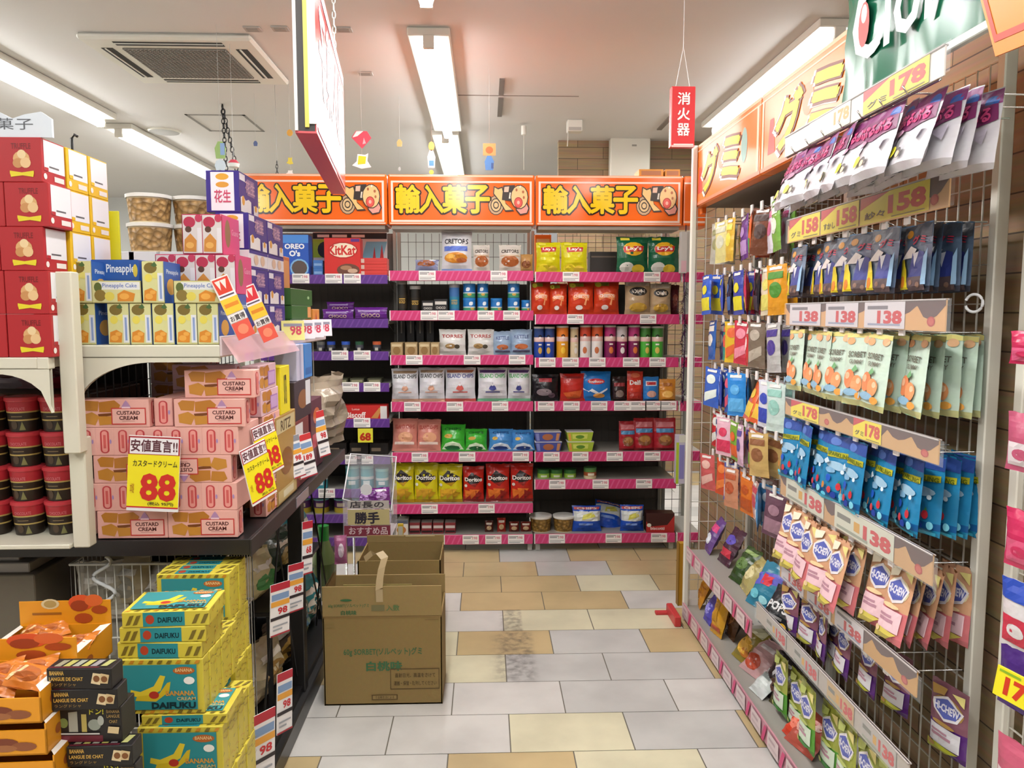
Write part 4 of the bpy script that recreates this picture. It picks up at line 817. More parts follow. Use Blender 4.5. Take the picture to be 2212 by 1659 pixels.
for i, px in enumerate((196, 231, 268, 306, 344, 380, 416, 454, 492)): cust(px, 1, 'e', 'pink biscuit box end-on, %s from the left in the second layer' % ORD[i])
cust(278, 2, 'f', 'pink biscuit box lying lengthways in the third layer, left one'); cust(424, 2, 'u', 'pink biscuit box lying upside down in the third layer')
for i, px in enumerate((188, 227, 265, 303, 341, 380, 418, 456, 495)): cust(px, 3, 'e', 'pink biscuit box end-on, %s from the left in the fourth layer' % ORD[i])
cust(245, 4, 'f', 'pink biscuit box lying lengthways at the left of the fifth layer'); cust(452, 4, 'f', 'pink biscuit box lying lengthways at the right of the fifth layer')
cust(352, 4, 'e', 'pink biscuit box end-on between the two fifth-layer boxes', 2.15)
cust(474, 5, 'f', 'pink biscuit box alone on top of the pile, facing the viewer', 2.15)
# boxes stacked along the aisle side, faces to the aisle
for r, (y, me, nm) in enumerate(((2.44, CB, 'pink'), (2.43, CB, 'pink'), (2.44, CB, 'pink'), (2.43, CB, 'pink'), (2.42, CL, 'lilac'), (2.40, CL, 'lilac'))):
    put(me, 'biscuit_box', '%s biscuit box facing the aisle beside the piles, %s layer' % (nm, RN[r]), 'box', (-.70, y, cz(r)), R(90), 'boxes facing the aisle')
for r in range(6):
    put(CB if r < 4 else CL, 'biscuit_box', '%s biscuit box behind the front pile, %s layer' % ('pink' if r < 4 else 'lilac', RN[r]), 'box', (-.86, 2.40, cz(r)), rnd.uniform(-.02, .02), 'boxes behind the front pile')
for r in range(6):
    for c in range(2):
        put(CL, 'biscuit_box', 'greyish biscuit box in the shade at the back, %s layer, %s one' % (RN[r], ['left', 'right'][c]), 'box', (-1.02 + c*.0, 2.62 + c*.06, cz(r)), 0, 'boxes at the back of the rack') if c == 0 or r > 3 else None
# ---- price cards reading 88
def price88(w=.138, h=.205):
    b = MB(); b.box(-w/2, w/2, -.002, .002, 0, h, ink('#f4f1ee'), .0006); mp = lambda u, v, q: ((u-.5)*w, -.002 - q, v*h)
    b.decals([('r', 0, 0, 1, .04, '#e9e6e6'), ('r', 0, .04, 1, .06, '#c9282c'), ('r', .0, .06, 1, .75, '#f2e21c'), ('r', 0, .75, 1, .99, '#a82a30'), ('r', .03, .76, .97, .97, '#efe9ec'), ('t', '安値直言!!', .5, .87, .90, .16, .03, '#5d2a33'),
              ('t', 'カスタードクリーム', .53, .635, .86, .085, .01, '#1f1d14'), ('t', '88', .60, .32, .70, .37, .035, '#cf2a1f'), ('t', '本体価格', .1, .3, .08, .14, .0, '#b8641a'), ('t', '(税込 95円)', .66, .10, .5, .055, .01, '#2a2a1c')], mp)
    k = Kit(b.mesh('card')); s = MB(); s.tube([(0, .004, .02), (0, .012, h*.5), (0, .045, h*.52)], .0018, METAL, 5); k.part('clip_wire', s); return k
P88 = price88()
p = atY(331, 1103, 2.09); put(P88, 'price_card', 'large yellow price card reading 88 in front of the pink biscuit boxes', 'price card', (p.x, 2.085, p.z), (-.06, R(3), 0), 'price cards reading 88')
for px, py, X, s, lb in ((572, 1078, -.635, .8, 'yellow price card reading 88 on the aisle side, nearer one'), (590, 1022, -.638, .76, 'yellow price card reading 88 on the aisle side, farther one')):
    p = atX(px, py, X); put(P88, 'price_card', lb, 'price card', p, (-.10, R(-10), R(68)), 'price cards reading 88', s)

# ---- pineapple biscuit boxes on the cream top shelf
pf = [('r', .02, .02, .98, .98, '#d9d79a'), ('e', .40, .84, .30, .13, '#7d6a2e'), ('p', [(.42, .90), (.60, .99), (.72, .90), (.58, .86)], '#4a6a3a'), ('e', .30, .60, .18, .10, '#e6d65a'), ('e', .62, .66, .16, .08, '#e3dc7a'), ('p', [(.06, .06), (.62, .05), (.66, .28), (.40, .36), (.10, .30)], '#d98a2a'), ('e', .30, .16, .18, .07, '#e9a84a'), ('e', .48, .26, .14, .05, '#e9a84a'), ('r', .72, .05, .97, .72, '#e3e4e6'), ('t', 'Pineapple', .845, .40, .56, .12, .02, '#5a74b8', 90) if False else ('r', .80, .10, .90, .66, '#8ba0d0')]
pl = [('r', .02, .04, .98, .96, '#d8d49a'), ('r', .16, .60, .98, .94, '#e6e6e4'), ('t', 'Pineapple Cake', .57, .76, .70, .24, .01, '#5a74b8'), ('e', .13, .70, .08, .22, '#5d6a34'), ('e', .17, .34, .12, .26, '#8a7436'), ('e', .36, .3, .10, .2, '#e0cf5a'), ('p', [(.52, .08), (.84, .08), (.88, .42), (.66, .58), (.52, .4)], '#d98a2a'), ('e', .66, .3, .1, .14, '#ecaa4a')]
ps = [('r', 0, 0, 1, 1, '#2a5aa8'), ('e', .4, .4, .25, .2, '#d8a24a'), ('t', 'Pineapple', .5, .75, .7, .14, .01, '#dfe6f0')]
PS = pack_box(.057, .128, .112, '#cfc98a', pf, side=ps, topcol='#2a5aa8').mesh('cake_box')
PL = pack_box(.130, .057, .060, '#cfc98a', pl, side=[('r', 0, 0, 1, 1, '#3a3a42')], topcol='#d9d6b4').mesh('cake_box')
PBL = pack_box(.130, .057, .060, '#2a5aa8', [('e', .15, .4, .12, .35, '#5a4a3a'), ('t', 'Pineapple', .62, .55, .6, .5, .02, '#e6ecf4'), ('e', .93, .5, .05, .3, '#d9c24a')], topcol='#3a6ab8').mesh('cake_box')
PK = pack_box(.130, .057, .060, '#c23a6e', [('e', .3, .4, .16, .4, '#6a2a3a'), ('r', .55, .3, .95, .7, '#d9608c')]).mesh('cake_box')
def sp(px, Y, py=700): return atY(px, py, Y).x
for i, px in enumerate((184, 255, 303, 352, 402, 449)):
    put(PS, 'cake_box', '%s from the left of the upright pineapple cake boxes on the cream shelf' % ORD[i], 'box', (sp(px, 2.125), 2.19, ST + .0005), rnd.uniform(-.02, .02) if i < 5 else 0, 'upright pineapple cake boxes', (1, 1, 1))
Y2 = ST + .113
put(PS, 'cake_box', 'pineapple cake box standing on the upright row, at its left end', 'box', (sp(178, 2.12), 2.185, Y2), .02)
put(PS, 'cake_box', 'pineapple cake box standing alone in the middle of the second layer', 'box', (sp(332, 2.12), 2.185, Y2), .04)
put(PL, 'cake_box', 'pineapple cake box lying flat in the second layer, left one', 'box', (sp(254, 2.12), 2.15, Y2), .01, 'flat pineapple cake boxes')
put(PL, 'cake_box', 'pineapple cake box lying flat in the second layer, right one', 'box', (sp(430, 2.12), 2.15, Y2), -.01, 'flat pineapple cake boxes')
for c in range(2): put(PBL if c else PBL, 'cake_box', ['lower', 'upper'][c] + ' blue pineapple cake box lying behind the left flat one', 'box', (sp(256, 2.2), 2.222, Y2 + c*.0605), 0, 'blue pineapple cake boxes')
put(PK, 'cake_box', 'dark pink cake box lying behind, right of the blue ones', 'box', (sp(300, 2.28), 2.29, Y2 + .0605), 0); put(PK, 'cake_box', 'dark pink cake box lying underneath the other dark pink one', 'box', (sp(300, 2.28), 2.29, Y2), 0)
# pink strawberry boxes behind, two tiers
kf = [('r', .03, .02, .97, .98, '#dcd2d0'), ('e', .36, .80, .30, .14, '#b8304e'), ('e', .30, .62, .16, .08, '#5a3a2e'), ('p', [(.06, .06), (.66, .05), (.70, .34), (.40, .52), (.10, .36)], '#d08a3c'), ('e', .36, .22, .2, .08, '#e6ac5a'), ('r', .74, .04, .96, .66, '#e6dfe2'), ('e', .82, .9, .18, .1, '#c23a5a')]
KS = pack_box(.057, .150, .112, '#c8305c', kf, side=[('r', 0, 0, 1, 1, '#d2487c'), ('e', .3, .55, .16, .36, '#8d6a4a'), ('t', 'Guava', .72, .62, .4, .16, .02, '#e69ab4')], topcol='#cf4a74').mesh('cake_box')
Yk = 2.31
for i, px in enumerate((352, 395, 438, 482)):
    put(KS, 'cake_box', '%s from the left in the lower tier of pink guava cake boxes' % ORD[i], 'box', (sp(px, Yk - .075, 580), Yk + .02, ST + .1415), 0, 'pink guava cake boxes')
    put(PS, 'cake_box', 'blue-sided cake box hidden under the pink guava boxes, %s from the left' % ORD[i], 'box', (sp(px, Yk - .075, 580), Yk + .02, ST + .0005), 0, 'boxes under the pink guava boxes', (1, 1, 1.25))
for i, px in enumerate((410, 453)):
    put(KS, 'cake_box', '%s of the two pink guava cake boxes in the upper tier' % ['left', 'right'][i], 'box', (sp(px, Yk - .075, 500), Yk + .02, ST + .2545), 0, 'pink guava cake boxes')
# purple nut boxes, faces to the aisle
uf = [('r', .03, .80, .30, .96, '#e6e2ec'), ('r', .40, .50, .78, .90, '#8a6a9a'), ('t', '花生', .55, .70, .5, .3, .02, '#c9a2b8'), ('p', [(.05, .04), (.05, .38), (.18, .44), (.30, .34), (.45, .40), (.58, .36), (.58, .04)], '#e6e0e2'), ('e', .18, .32, .07, .12, '#d99a3a'), ('p', [(.70, .04), (.70, .30), (.95, .30), (.95, .04)], '#e0dade'), ('e', .82, .24, .06, .09, '#d99a3a')]
UB = pack_box(.20, .10, .112, '#3a2a86', uf, side=[('r', .15, .04, .85, .96, '#efeaf0'), ('e', .5, .85, .2, .08, '#e0a63a'), ('e', .5, .66, .2, .07, '#d99a3a'), ('t', '花生', .5, .38, .5, .3, .02, '#c94a6a')]).mesh('nut_box')
UW = pack_box(.20, .10, .055, '#e6e0e6', [('r', 0, .82, 1, 1, '#3a2a86'), ('r', 0, 0, 1, .12, '#3a2a86'), ('e', .35, .5, .12, .3, '#d8b8a0'), ('e', .7, .5, .12, .3, '#d8b8a0')]).mesh('nut_box')
for c, y in enumerate((2.52, 2.725)):
    z = ST + .0005
    put(UB, 'nut_box', 'purple nut cake box facing the aisle, lowest layer on the shelf, %s one' % ['nearer', 'farther'][c], 'box', (-.775, y, z), R(90), 'purple nut cake boxes'); z += .1125
    put(UB, 'nut_box', 'purple nut cake box facing the aisle, layer under the white-faced ones, %s one' % ['nearer', 'farther'][c], 'box', (-.775, y, z), R(90), 'purple nut cake boxes'); z += .1125
    put(UW, 'nut_box', 'white-faced nut cake box lying between the purple ones, %s one' % ['nearer', 'farther'][c], 'box', (-.775, y, z), R(90), 'purple nut cake boxes'); z += .0555
    put(UB, 'nut_box', 'purple nut cake box facing the aisle, upper layer, %s one' % ['nearer', 'farther'][c], 'box', (-.775, y, z), R(90), 'purple nut cake boxes'); z += .1125
    if c == 0: put(UB, 'nut_box', 'purple nut cake box on top of the pile, white end to the viewer', 'box', (-.80, 2.52, z), R(90), 'purple nut cake boxes', (1, 1, 1.12))
# nut tubs on pale cartons
PT = nut_tub(.074, .098, '#cfa468')
q = atY(320, 545, 2.72)
for i, px in enumerate((287, 322, 405)):
    p = atY(px, 560, 2.74); b = MB(); b.box(-.05 - .0*i, .05, -.07, .07, 0, q.z - .10*(i == 9) - ST, card('#dcdde4'), .002); b.decals([('r', .0, .3, .02, .7, '#9a9ca6')], lambda u, v, qq: ((u-.5)*.1, -.07 - qq, v*.3))
    put(b, 'carton', '%s from the left of three pale cartons under the nut tubs' % ORD[i], 'carton', (p.x - (.02 if i == 0 else 0), 2.76, ST + .0005), 0, 'pale cartons under the nut tubs', (.95 if i < 2 else 1.5, 1, 1))
for (px, lv, lb) in ((321, 0, 'nut tub below, nearer the viewer, white lid'), (321, 1, 'nut tub on top of another, nearer the viewer'), (405, 0, 'nut tub below, half hidden behind the pink boxes'), (405, 1, 'nut tub on top, half hidden behind the pink boxes')):
    p = atY(px, 500, 2.74); put(PT, 'nut_tub', lb, 'tub', (p.x, 2.755 + (.06 if px > 400 else 0), q.z + .001 + lv*.0985), lv*.8, 'nut tubs on the cream rack')
# mixed packs farther along the shelf
def aislebox(px0, px1, y0, y1, X, d, base, art, name, cat, label, z=None):
    py = (y0 + y1)/2; a = atX(px0, py, X); c = atX(px1, py, X); m = (a.y + c.y)/2; zt = atX((px0+px1)/2, y0, X).z; zb = atX((px0+px1)/2, y1, X).z if z is None else z
    put(pack_box(c.y - a.y, d, zt - zb, base, art), name, label, cat, (X - d/2, m, zb), R(90)); return zt, m
z1, _ = aislebox(628, 660, 690, 722, -.73, .12, '#2a5a1f', [('r', .6, .05, .95, .9, '#d97a3a')], 'tea_box', 'box', 'bottom dark green box at the far end of the cream shelf', ST + .0005)
z2, _ = aislebox(630, 672, 660, 690, -.73, .12, '#2f6424', [('r', .8, .1, .98, .9, '#e09a5a')], 'tea_box', 'box', 'middle dark green box at the far end of the cream shelf', z1 + .0005)
aislebox(628, 674, 625, 655, -.73, .12, '#2d5f22', [('e', .8, .5, .05, .1, '#9ac08a')], 'tea_box', 'box', 'topmost dark green box at the far end of the cream shelf', z2 + .0005)
aislebox(612, 627, 555, 720, -.79, .06, '#c9682e', [('r', .1, .6, .9, .95, '#e09a5a'), ('r', .1, .1, .9, .4, '#8a3a2a')], 'snack_box', 'box', 'narrow orange-brown box beside the green boxes', ST + .0005)
aislebox(676, 690, 668, 716, -.73, .1, '#d98a3a', [('p', [(.2, .1), (.5, .9), (.8, .1)], '#b8402a')], 'snack_box', 'box', 'small orange patterned box at the far end of the cream shelf', ST + .0005)
# clear pinkish price sleeve along the aisle edge with hanging cards
k = Kit(); b = MB(); V = [(-.712, 2.10, 1.405), (-.664, 2.09, 1.335), (-.664, 2.78, 1.335), (-.712, 2.78, 1.405)]
b.poly(V, CLEARP); b.box(-.716, -.710, 2.10, 3.46, ST - .03, ST + .024, mat('#d9c6c9', .3), .001); k.root = b.mesh('sleeve')
put(k, 'price_sleeve', 'tilted clear pink price sleeve along the aisle edge of the cream shelf', 'price holder', (0, 0, 0))
def popcard(c1):
    b = MB(); w, h = .05, .175; b.box(-w/2, w/2, -.0015, .0015, 0, h, ink('#efe4de'), .0005)
    b.decals([('p', [(.05, .98), (.95, .98), (.9, .72), (.1, .72)], c1), ('p', [(.15, .95), (.3, .80), (.45, .95), (.6, .80), (.8, .95)], '#f4e0d6'), ('r', .0, .66, 1, .74, '#efe9ee'), ('r', .06, .69, .9, .715, '#5a4a5c'), ('r', 0, .42, 1, .66, '#f0c63a'), ('r', .1, .52, .9, .58, '#e08a2a'), ('r', 0, .28, 1, .40, '#eee9e6'), ('t', 'お買得', .5, .34, .85, .09, .02, '#332a2c'), ('r', 0, .0, 1, .27, '#e25a4a'), ('e', .5, .14, .3, .08, '#ef8a6a')], lambda u, v, q: ((u-.5)*w, -.0015 - q, v*h))
    return b.mesh('card')
for px, py, c1, lb in ((533, 728, '#d8402e', 'tall red and yellow promotion card on the clear sleeve, nearer one'), (585, 734, '#d8323e', 'tall red and yellow promotion card on the clear sleeve, farther one')):
    p = atX(px, py, -.655); put(popcard(c1), 'promotion_card', lb, 'price card', p, (-.1, R(-22), R(38)), 'promotion cards on the clear sleeve')
for i, px in enumerate((634, 658, 678, 697)):
    p = atX(px, 735 - i*3, -.68); b = MB(); b.box(-.04, .04, -.0015, .0015, 0, .07, ink('#e6e0e6' if i else '#e6df8a'), .0005); b.decals([('t', '98', .62, .5, .5, .5, .03, '#c9425a'), ('r', .1, .7, .9, .85, '#8d8a9c')], lambda u, v, q: ((u-.5)*.08, -.0015 - q, v*.07))
    put(b, 'price_card', '%s from the viewer of four small price cards at the cream shelf end' % ORD[i], 'price card', p, (-.15, 0, R(25)), 'small price cards on the cream shelf')

# ---- goods along the aisle side of the black table
def zt_(px, py, X): return atX(px, py, X).z
zt, m = aislebox(596, 640, 892, 1070, -.672, .11, '#b08a4a', [('r', .05, .80, .95, .97, '#c9b88a'), ('t', 'RITZ', .5, .88, .5, .12, .02, '#5a4a34'), ('e', .5, .45, .3, .16, '#8a5a2a'), ('r', .05, .02, .95, .16, '#c9b27a'), ('r', .3, .05, .8, .13, '#e0d6b4')], 'snack_box', 'box', 'tall golden box facing the aisle behind the pink biscuit boxes', TZ + .0005)
aislebox(606, 626, 790, 892, -.672, .05, '#e9d81a', [('t', 'BUTTER', .5, .5, .28, .62, .02, '#4a4014')], 'snack_box', 'box', 'bright yellow narrow box standing on the golden box', zt + .0005)
zt, m = aislebox(634, 668, 905, 1025, -.675, .10, '#7a3a3a', [('r', .1, .75, .6, .95, '#d9d4d4'), ('r', .2, .4, .7, .6, '#c9423a'), ('e', .5, .2, .3, .14, '#a8683a')], 'chocolate_box', 'box', 'dark red box facing the aisle left of the clear crumpled bag', TZ + .0005)
zt3 = None
zt2, m = aislebox(636, 672, 820, 900, -.675, .10, '#3a2e34', [('e', .5, .5, .3, .25, '#8a5a34'), ('r', .65, .3, .95, .95, '#dfe0e4')], 'chocolate_box', 'box', 'dark box with a white tag on top of the dark red box', zt + .0005)
aislebox(658, 674, 742, 820, -.675, .08, '#3f86d0', [('r', .1, .1, .9, .3, '#2f6ab0')], 'snack_box', 'box', 'upright bright blue box on top of the dark box at the table end', zt2 + .0005)
aislebox(641, 656, 744, 820, -.675, .08, '#c9c6dc', [('r', .4, .0, .6, 1, '#a8a6c4')], 'snack_box', 'box', 'upright pale lilac box beside the bright blue one', zt2 + .0005)
aislebox(672, 696, 860, 1000, -.69, .08, '#5a2a3a', [('e', .5, .75, .3, .12, '#c9683a'), ('r', .1, .3, .9, .5, '#b83a4a')], 'chocolate_box', 'box', 'maroon box facing the aisle next to the clear crumpled bag', TZ + .0005)
a = atX(690, 980, -.70); c = atX(737, 970, -.70); zt = atX(710, 818, -.70).z
put(bag(c.y - a.y + .1, zt - TZ, .2, '#9c8f7c', [('p', [(.2, .2), (.5, .8), (.55, .78), (.3, .15)], '#c9bdaa'), ('p', [(.6, .3), (.7, .85), (.75, .8), (.7, .25)], '#85786a'), ('p', [(.1, .5), (.3, .9), (.34, .86)], '#d6ccba')], seed=300, crump=3.), 'crumpled_bag', 'big crumpled clear-beige bag at the far end of the black table', 'snack bag', (-.80, (a.y + c.y)/2 + .05, TZ + .001), R(70))
def card2(w, h, c1, num):
    b = MB(); b.box(-w/2, w/2, -.0015, .0015, 0, h, ink('#efecec'), .0005)
    b.decals([('r', 0, .86, 1, 1, c1), ('r', .05, .68, .95, .80, '#7f9cc4'), ('r', .02, .56, .98, .66, '#e6a33a'), ('t', num, .62, .46, .5, .13, .03, '#c9242c'), ('r', 0, .30, 1, .36, '#2a2226'), ('r', .12, .17, .88, .20, '#a0a4ac'), ('r', .12, .10, .6, .13, '#a0a4ac'), ('r', 0, 0, 1, .03, '#a82a34')], lambda u, v, q: ((u-.5)*w, -.0015 - q, v*h))
    return b.mesh('card')
for px, py, X, w, h, c, n, lb in ((668, 1030, -.648, .075, .16, '#c9383a', '189', 'white price card reading 189 hanging on the table edge'), (703, 985, -.66, .055, .19, '#c9383a', '98', 'narrow red and white price card near the crumpled bag'),
        (650, 1075, -.655, .05, .15, '#8a8a92', '98', 'pale price card standing behind the 189 card')):
    if n == '98' and px == 650: px, py = 648, 1030
    p = atX(px, py, X); put(card2(w, h, c, n), 'price_card', lb, 'price card', p, (-.06, R(-8), R(50)))
for px, py, X, w, h, n, lb in ((604, 1370, -.645, .085, .16, '98', 'red and white price card below the table, left of the black post'), (638, 1320, -.645, .075, .16, '98', 'red and white price card below the table beside the black post'), (614, 1580, -.645, .07, .19, '98', 'faded price card low before the black post'),
        (566, 1690, -.645, .10, .20, '98', 'red and white price card lowest, near the bottom of the picture'), (663, 1240, -.645, .055, .19, '68', 'yellow and red price card under the table edge, right of the post')):
    p = atX(px, py, X); put(card2(w, h, '#b8283a', n), 'price_card', lb, 'price card', p, (-.05, R(6), R(62)), 'price cards under the table')
for i, (y, x, z, base, c2) in enumerate(((2.66, -.80, .10, '#b8a888', '#8a6a3a'), (2.86, -.80, .10, '#5a4a3c', '#a8803a'), (3.08, -.80, .10, '#6a7a6a', '#3a5a6a'), (3.3, -.80, .10, '#3f8f96', '#d9d4c4'), (2.70, -.83, .447, '#c9b98a', '#4a8a4a'), (2.98, -.83, .447, '#3a4a3a', '#a08a4a'), (3.26, -.83, .447, '#3a8a94', '#7a3a7a'))):
    put(bag(.24, .22 if z < .2 else .17, .12, base, [('e', .5, .45, .3, .2, c2), ('r', .2, .7, .8, .8, '#d9cfc0')], seed=320 + i, crump=2), 'snack_bag', '%s bag in the shade under the black table' % ['pale', 'dark brown', 'grey-green', 'lower teal', 'green and cream', 'dark green', 'upper teal'][i], 'snack bag', (x, y, z), R(80))
b = MB(); b.box(-.915, -.74, 2.58, 3.4, .43, .445, DARK, .002); 
for (xx, yy) in ((-.915, 2.59), (-.757, 2.59), (-.915, 3.38), (-.757, 3.38)): b.box(xx, xx + .015, yy, yy + .015, .095, .43, DARK)
put(b, 'under_shelf', 'black inner shelf under the table holding bags', 'shelf', (0, 0, 0))

# ---- under the table at the front: wire basket, cartons, trays and boxes
k = Kit(); b = MB(); a = atY(155, 1300, 2.2).x; c = atY(478, 1300, 2.2).x; zt = atY(300, 1218, 2.2).z; zb = atY(300, 1600, 2.2).z
zb = .10
for yy in (2.2, 2.5):
    n = int((c - a)/.024)
    for i in range(n + 1): xx = a + (c - a)*i/n; b.tube([(xx, yy, zb), (xx, yy, zt)], .0017, WIRE, 5)
for i in range(13):
    yy = 2.2 + .3*i/12
    for xx in (a, c): b.tube([(xx, yy, zb), (xx, yy, zt)], .0017, WIRE, 5)
for zz, r in ((zt, .004), (zb + (zt-zb)*.66, .0028), (zb + .15, .0028), (zb, .004)): b.tube([(a, 2.2, zz), (c, 2.2, zz), (c, 2.5, zz), (a, 2.5, zz)], r, WIRE, 6, True)
k.root = b.mesh('wire_frame')
fl = MB(); fl.box(a, c, 2.2, 2.5, zb - .004, zb, WIRE); k.part('floor_plate', fl)
put(k, 'wire_basket', 'white wire basket under the black table', 'basket', (0, 0, 0))
for i, (px, z, base) in enumerate(((235, .55, '#c9c2b4'), (285, .57, '#b8a88a'), (330, .53, '#d8d4cc'), (215, .38, '#a8a49a'), (300, .36, '#8a7a5a'), (260, .2, '#c0b8a4'))):
    x = atY(px, 1300, 2.32).x; put(bag(.15, .18, .08, base, [('e', .5, .45, .3, .2, '#8f8a7c'), ('r', .2, .66, .8, .76, '#dedad2')], seed=340 + i, crump=2.5), 'snack_bag', '%s bag in the white wire basket' % ['pale grey, upper left', 'tan, upper middle', 'off-white, upper right', 'grey, middle left', 'brown, middle right', 'beige, lowest'][i], 'snack bag', (x, 2.33 + .02*i - .04, z), rnd.uniform(-.4, .4), 'bags in the wire basket')
b = MB(); p = atY(215, 1215, 2.18); pts = []
for t in range(29):
    s = t/28; an = s*2*math.pi*1.5
    pts.append((p.x + .028*math.sin(an*1.0 + .6) + s*.012, 2.185, p.z + .016 - s*.14))
b.tube(pts, .0052, mat('#dcdfe0', .25), 8); put(b, 's_hook', 'white S-shaped hook hanging on the wire basket', 'hook', (0, 0, 0))
p0 = atY(-160, 1245, 2.2); p1 = atY(82, 1380, 2.2)
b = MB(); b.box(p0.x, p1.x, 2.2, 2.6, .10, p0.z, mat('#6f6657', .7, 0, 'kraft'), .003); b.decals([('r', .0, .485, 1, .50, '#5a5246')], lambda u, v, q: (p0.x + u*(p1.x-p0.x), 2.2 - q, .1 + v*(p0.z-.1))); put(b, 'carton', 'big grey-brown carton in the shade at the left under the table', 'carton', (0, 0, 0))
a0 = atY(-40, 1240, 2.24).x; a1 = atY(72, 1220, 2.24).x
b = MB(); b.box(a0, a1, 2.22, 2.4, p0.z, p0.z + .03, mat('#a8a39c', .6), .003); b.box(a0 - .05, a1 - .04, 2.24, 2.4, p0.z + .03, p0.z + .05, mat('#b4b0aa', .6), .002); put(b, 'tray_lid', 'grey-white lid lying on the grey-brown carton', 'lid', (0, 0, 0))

# teal banana daifuku boxes
ban = []
rb = random.Random(5)
for e_ in range(26): 
    ban.append((rb.random(), rb.random(), rb.uniform(-60, 60)))
def bananas(n, sx, sy):
    o = []
    for (u, v, a) in ban[:n]:
        u = .04 + .92*u; v = .06 + .88*v; ca, sa = math.cos(R(a)), math.sin(R(a)); o.append(('p', [(u + (x*ca - y*sa)*sx, v + (x*sa + y*ca)*sy) for x, y in ((-1, .1), (-.3, -.28), (.5, -.22), (1, .35), (.4, .12), (-.3, .05))], rb.choice(['#8f7a2a', '#c9862a', '#6a6a34', '#a88a24'])))
    return o
def dash():
    o = []
    for i in range(9): u = .02 + i*.11; o.append(('p', [(u, .015), (u+.05, .015), (u+.075, .075), (u+.03, .075)], rb.choice(['#c98a2a', '#7a6a2a', '#d9a23a']))); o.append(('p', [(u, .925), (u+.05, .925), (u+.075, .985), (u+.03, .985)], rb.choice(['#c98a2a', '#7a6a2a'])))
    return o
TEAL = '#2f8f96'
tf = dash() + [('r', .07, .09, .93, .91, TEAL), ('p', [(.14, .36), (.30, .30), (.50, .44), (.56, .70), (.50, .72), (.42, .52), (.26, .42), (.15, .46)], '#e6cf3a'), ('p', [(.20, .26), (.44, .24), (.60, .42), (.62, .60), (.58, .58), (.48, .38), (.22, .34)], '#d8bd2c'), ('e', .42, .36, .06, .07, '#b8392c'),
      ('e', .78, .80, .13, .07, '#b8652a'), ('t', 'BANANA', .78, .81, .2, .06, .01, '#f0d49a'), ('e', .84, .62, .065, .07, '#f4f2ec'), ('t', 'BANANA', .73, .39, .34, .09, .03, '#d99a3a'), ('t', 'CREAM', .80, .29, .22, .06, .01, '#e0c27a'), ('t', 'DAIFUKU', .65, .17, .52, .12, .05, '#12323a')]
ts = [('r', .24, .05, .72, .95, TEAL), ('e', .32, .5, .05, .3, '#b8452c'), ('t', 'DAIFUKU', .55, .45, .28, .35, .03, '#12323a')] + [('p', [(u, .15), (u+.05, .2), (u+.10, .8), (u+.05, .75)], '#7a6a2a') for u in (.04, .12, .80, .9)]
DST = pack_box(.192, .0365, .130, '#d8c746', tf, side=bananas(14, .25, .035), top=ts).mesh('daifuku_box')
DFL = pack_box(.192, .130, .0365, '#d8c746', ts, side=bananas(14, .035, .25), top=[s for s in tf]).mesh('daifuku_box')
def dgroup(pxc, Y, z, n, what, jx=.0):
    x = atY(pxc, 1450, Y).x
    for i in range(n):
        put(DST, 'daifuku_box', ('front' if i == 0 else ORD[i]) + ' teal and yellow box of the ' + what, 'box', (x + (jx*i) + rnd.uniform(-.003, .003), Y + .019 + i*.0375, z), 0, 'banana sweet boxes')
zA = atY(386, 1688, 1.70).z
dgroup(384, 1.70, zA, 6, 'upright row under the single flat box')
dgroup(386, 1.70, zA - .1305, 6, 'lowest upright row, at the picture edge')
zf = zA + .1305; xA = atY(396, 1546, 1.71).x
put(DFL, 'daifuku_box', 'teal and yellow box lying flat between the two upright rows', 'box', (xA, 1.71 + .066, zf), .02, 'banana sweet boxes', (1, 1, .65))
zB = zf + .0242; dgroup(349, 1.715, zB, 6, 'upright row above the flat one')
zz = zB + .1305
for i, (px, rz) in enumerate(((345, -.03), (350, .02), (356, .05))):
    put(DFL, 'daifuku_box', '%s of three teal and yellow boxes lying flat on the upright row' % ['lowest', 'middle', 'topmost'][i], 'box', (atY(px, 1380, 1.72).x, 1.72 + .066, zz), rz, 'banana sweet boxes'); zz += .037
for l_ in range(4, -1, -1):
    dgroup(424 + (4 - l_)*3, 2.03, (.096 + .026) + l_*.1303, 4 if l_ < 4 else 4, 'back pile under the table, %s layer' % RN[l_])
b = MB(); xc = atY(424, 1450, 2.03).x; b.box(xc - .09, xc + .09, 2.04, 2.17, .0, .1215, mat('#5a4a34', .7, 0, 'kraft'), .003); b.decals([('r', 0, .45, 1, .55, '#8a7650')], lambda u, v, q: (xc - .09 + u*.18, 2.04 - q, v*.1215)); put(b, 'carton', 'flat dark carton under the back pile of teal boxes', 'carton', (0, 0, 0))
b = MB(); b.box(atY(384, 1650, 1.7).x - .088, atY(384, 1650, 1.7).x + .088, 1.72, 1.90, 0, zA - .131, mat('#9a7a4e', .7, 0, 'kraft'), .003); b.decals([('r', 0, .8, 1, .85, '#c9b48a')], lambda u, v, q: (atY(384, 1650, 1.7).x - .088 + u*.176, 1.72 - q, v*(zA - .131))); put(b, 'carton', 'brown carton under the teal boxes, below the picture edge', 'carton', (0, 0, 0))
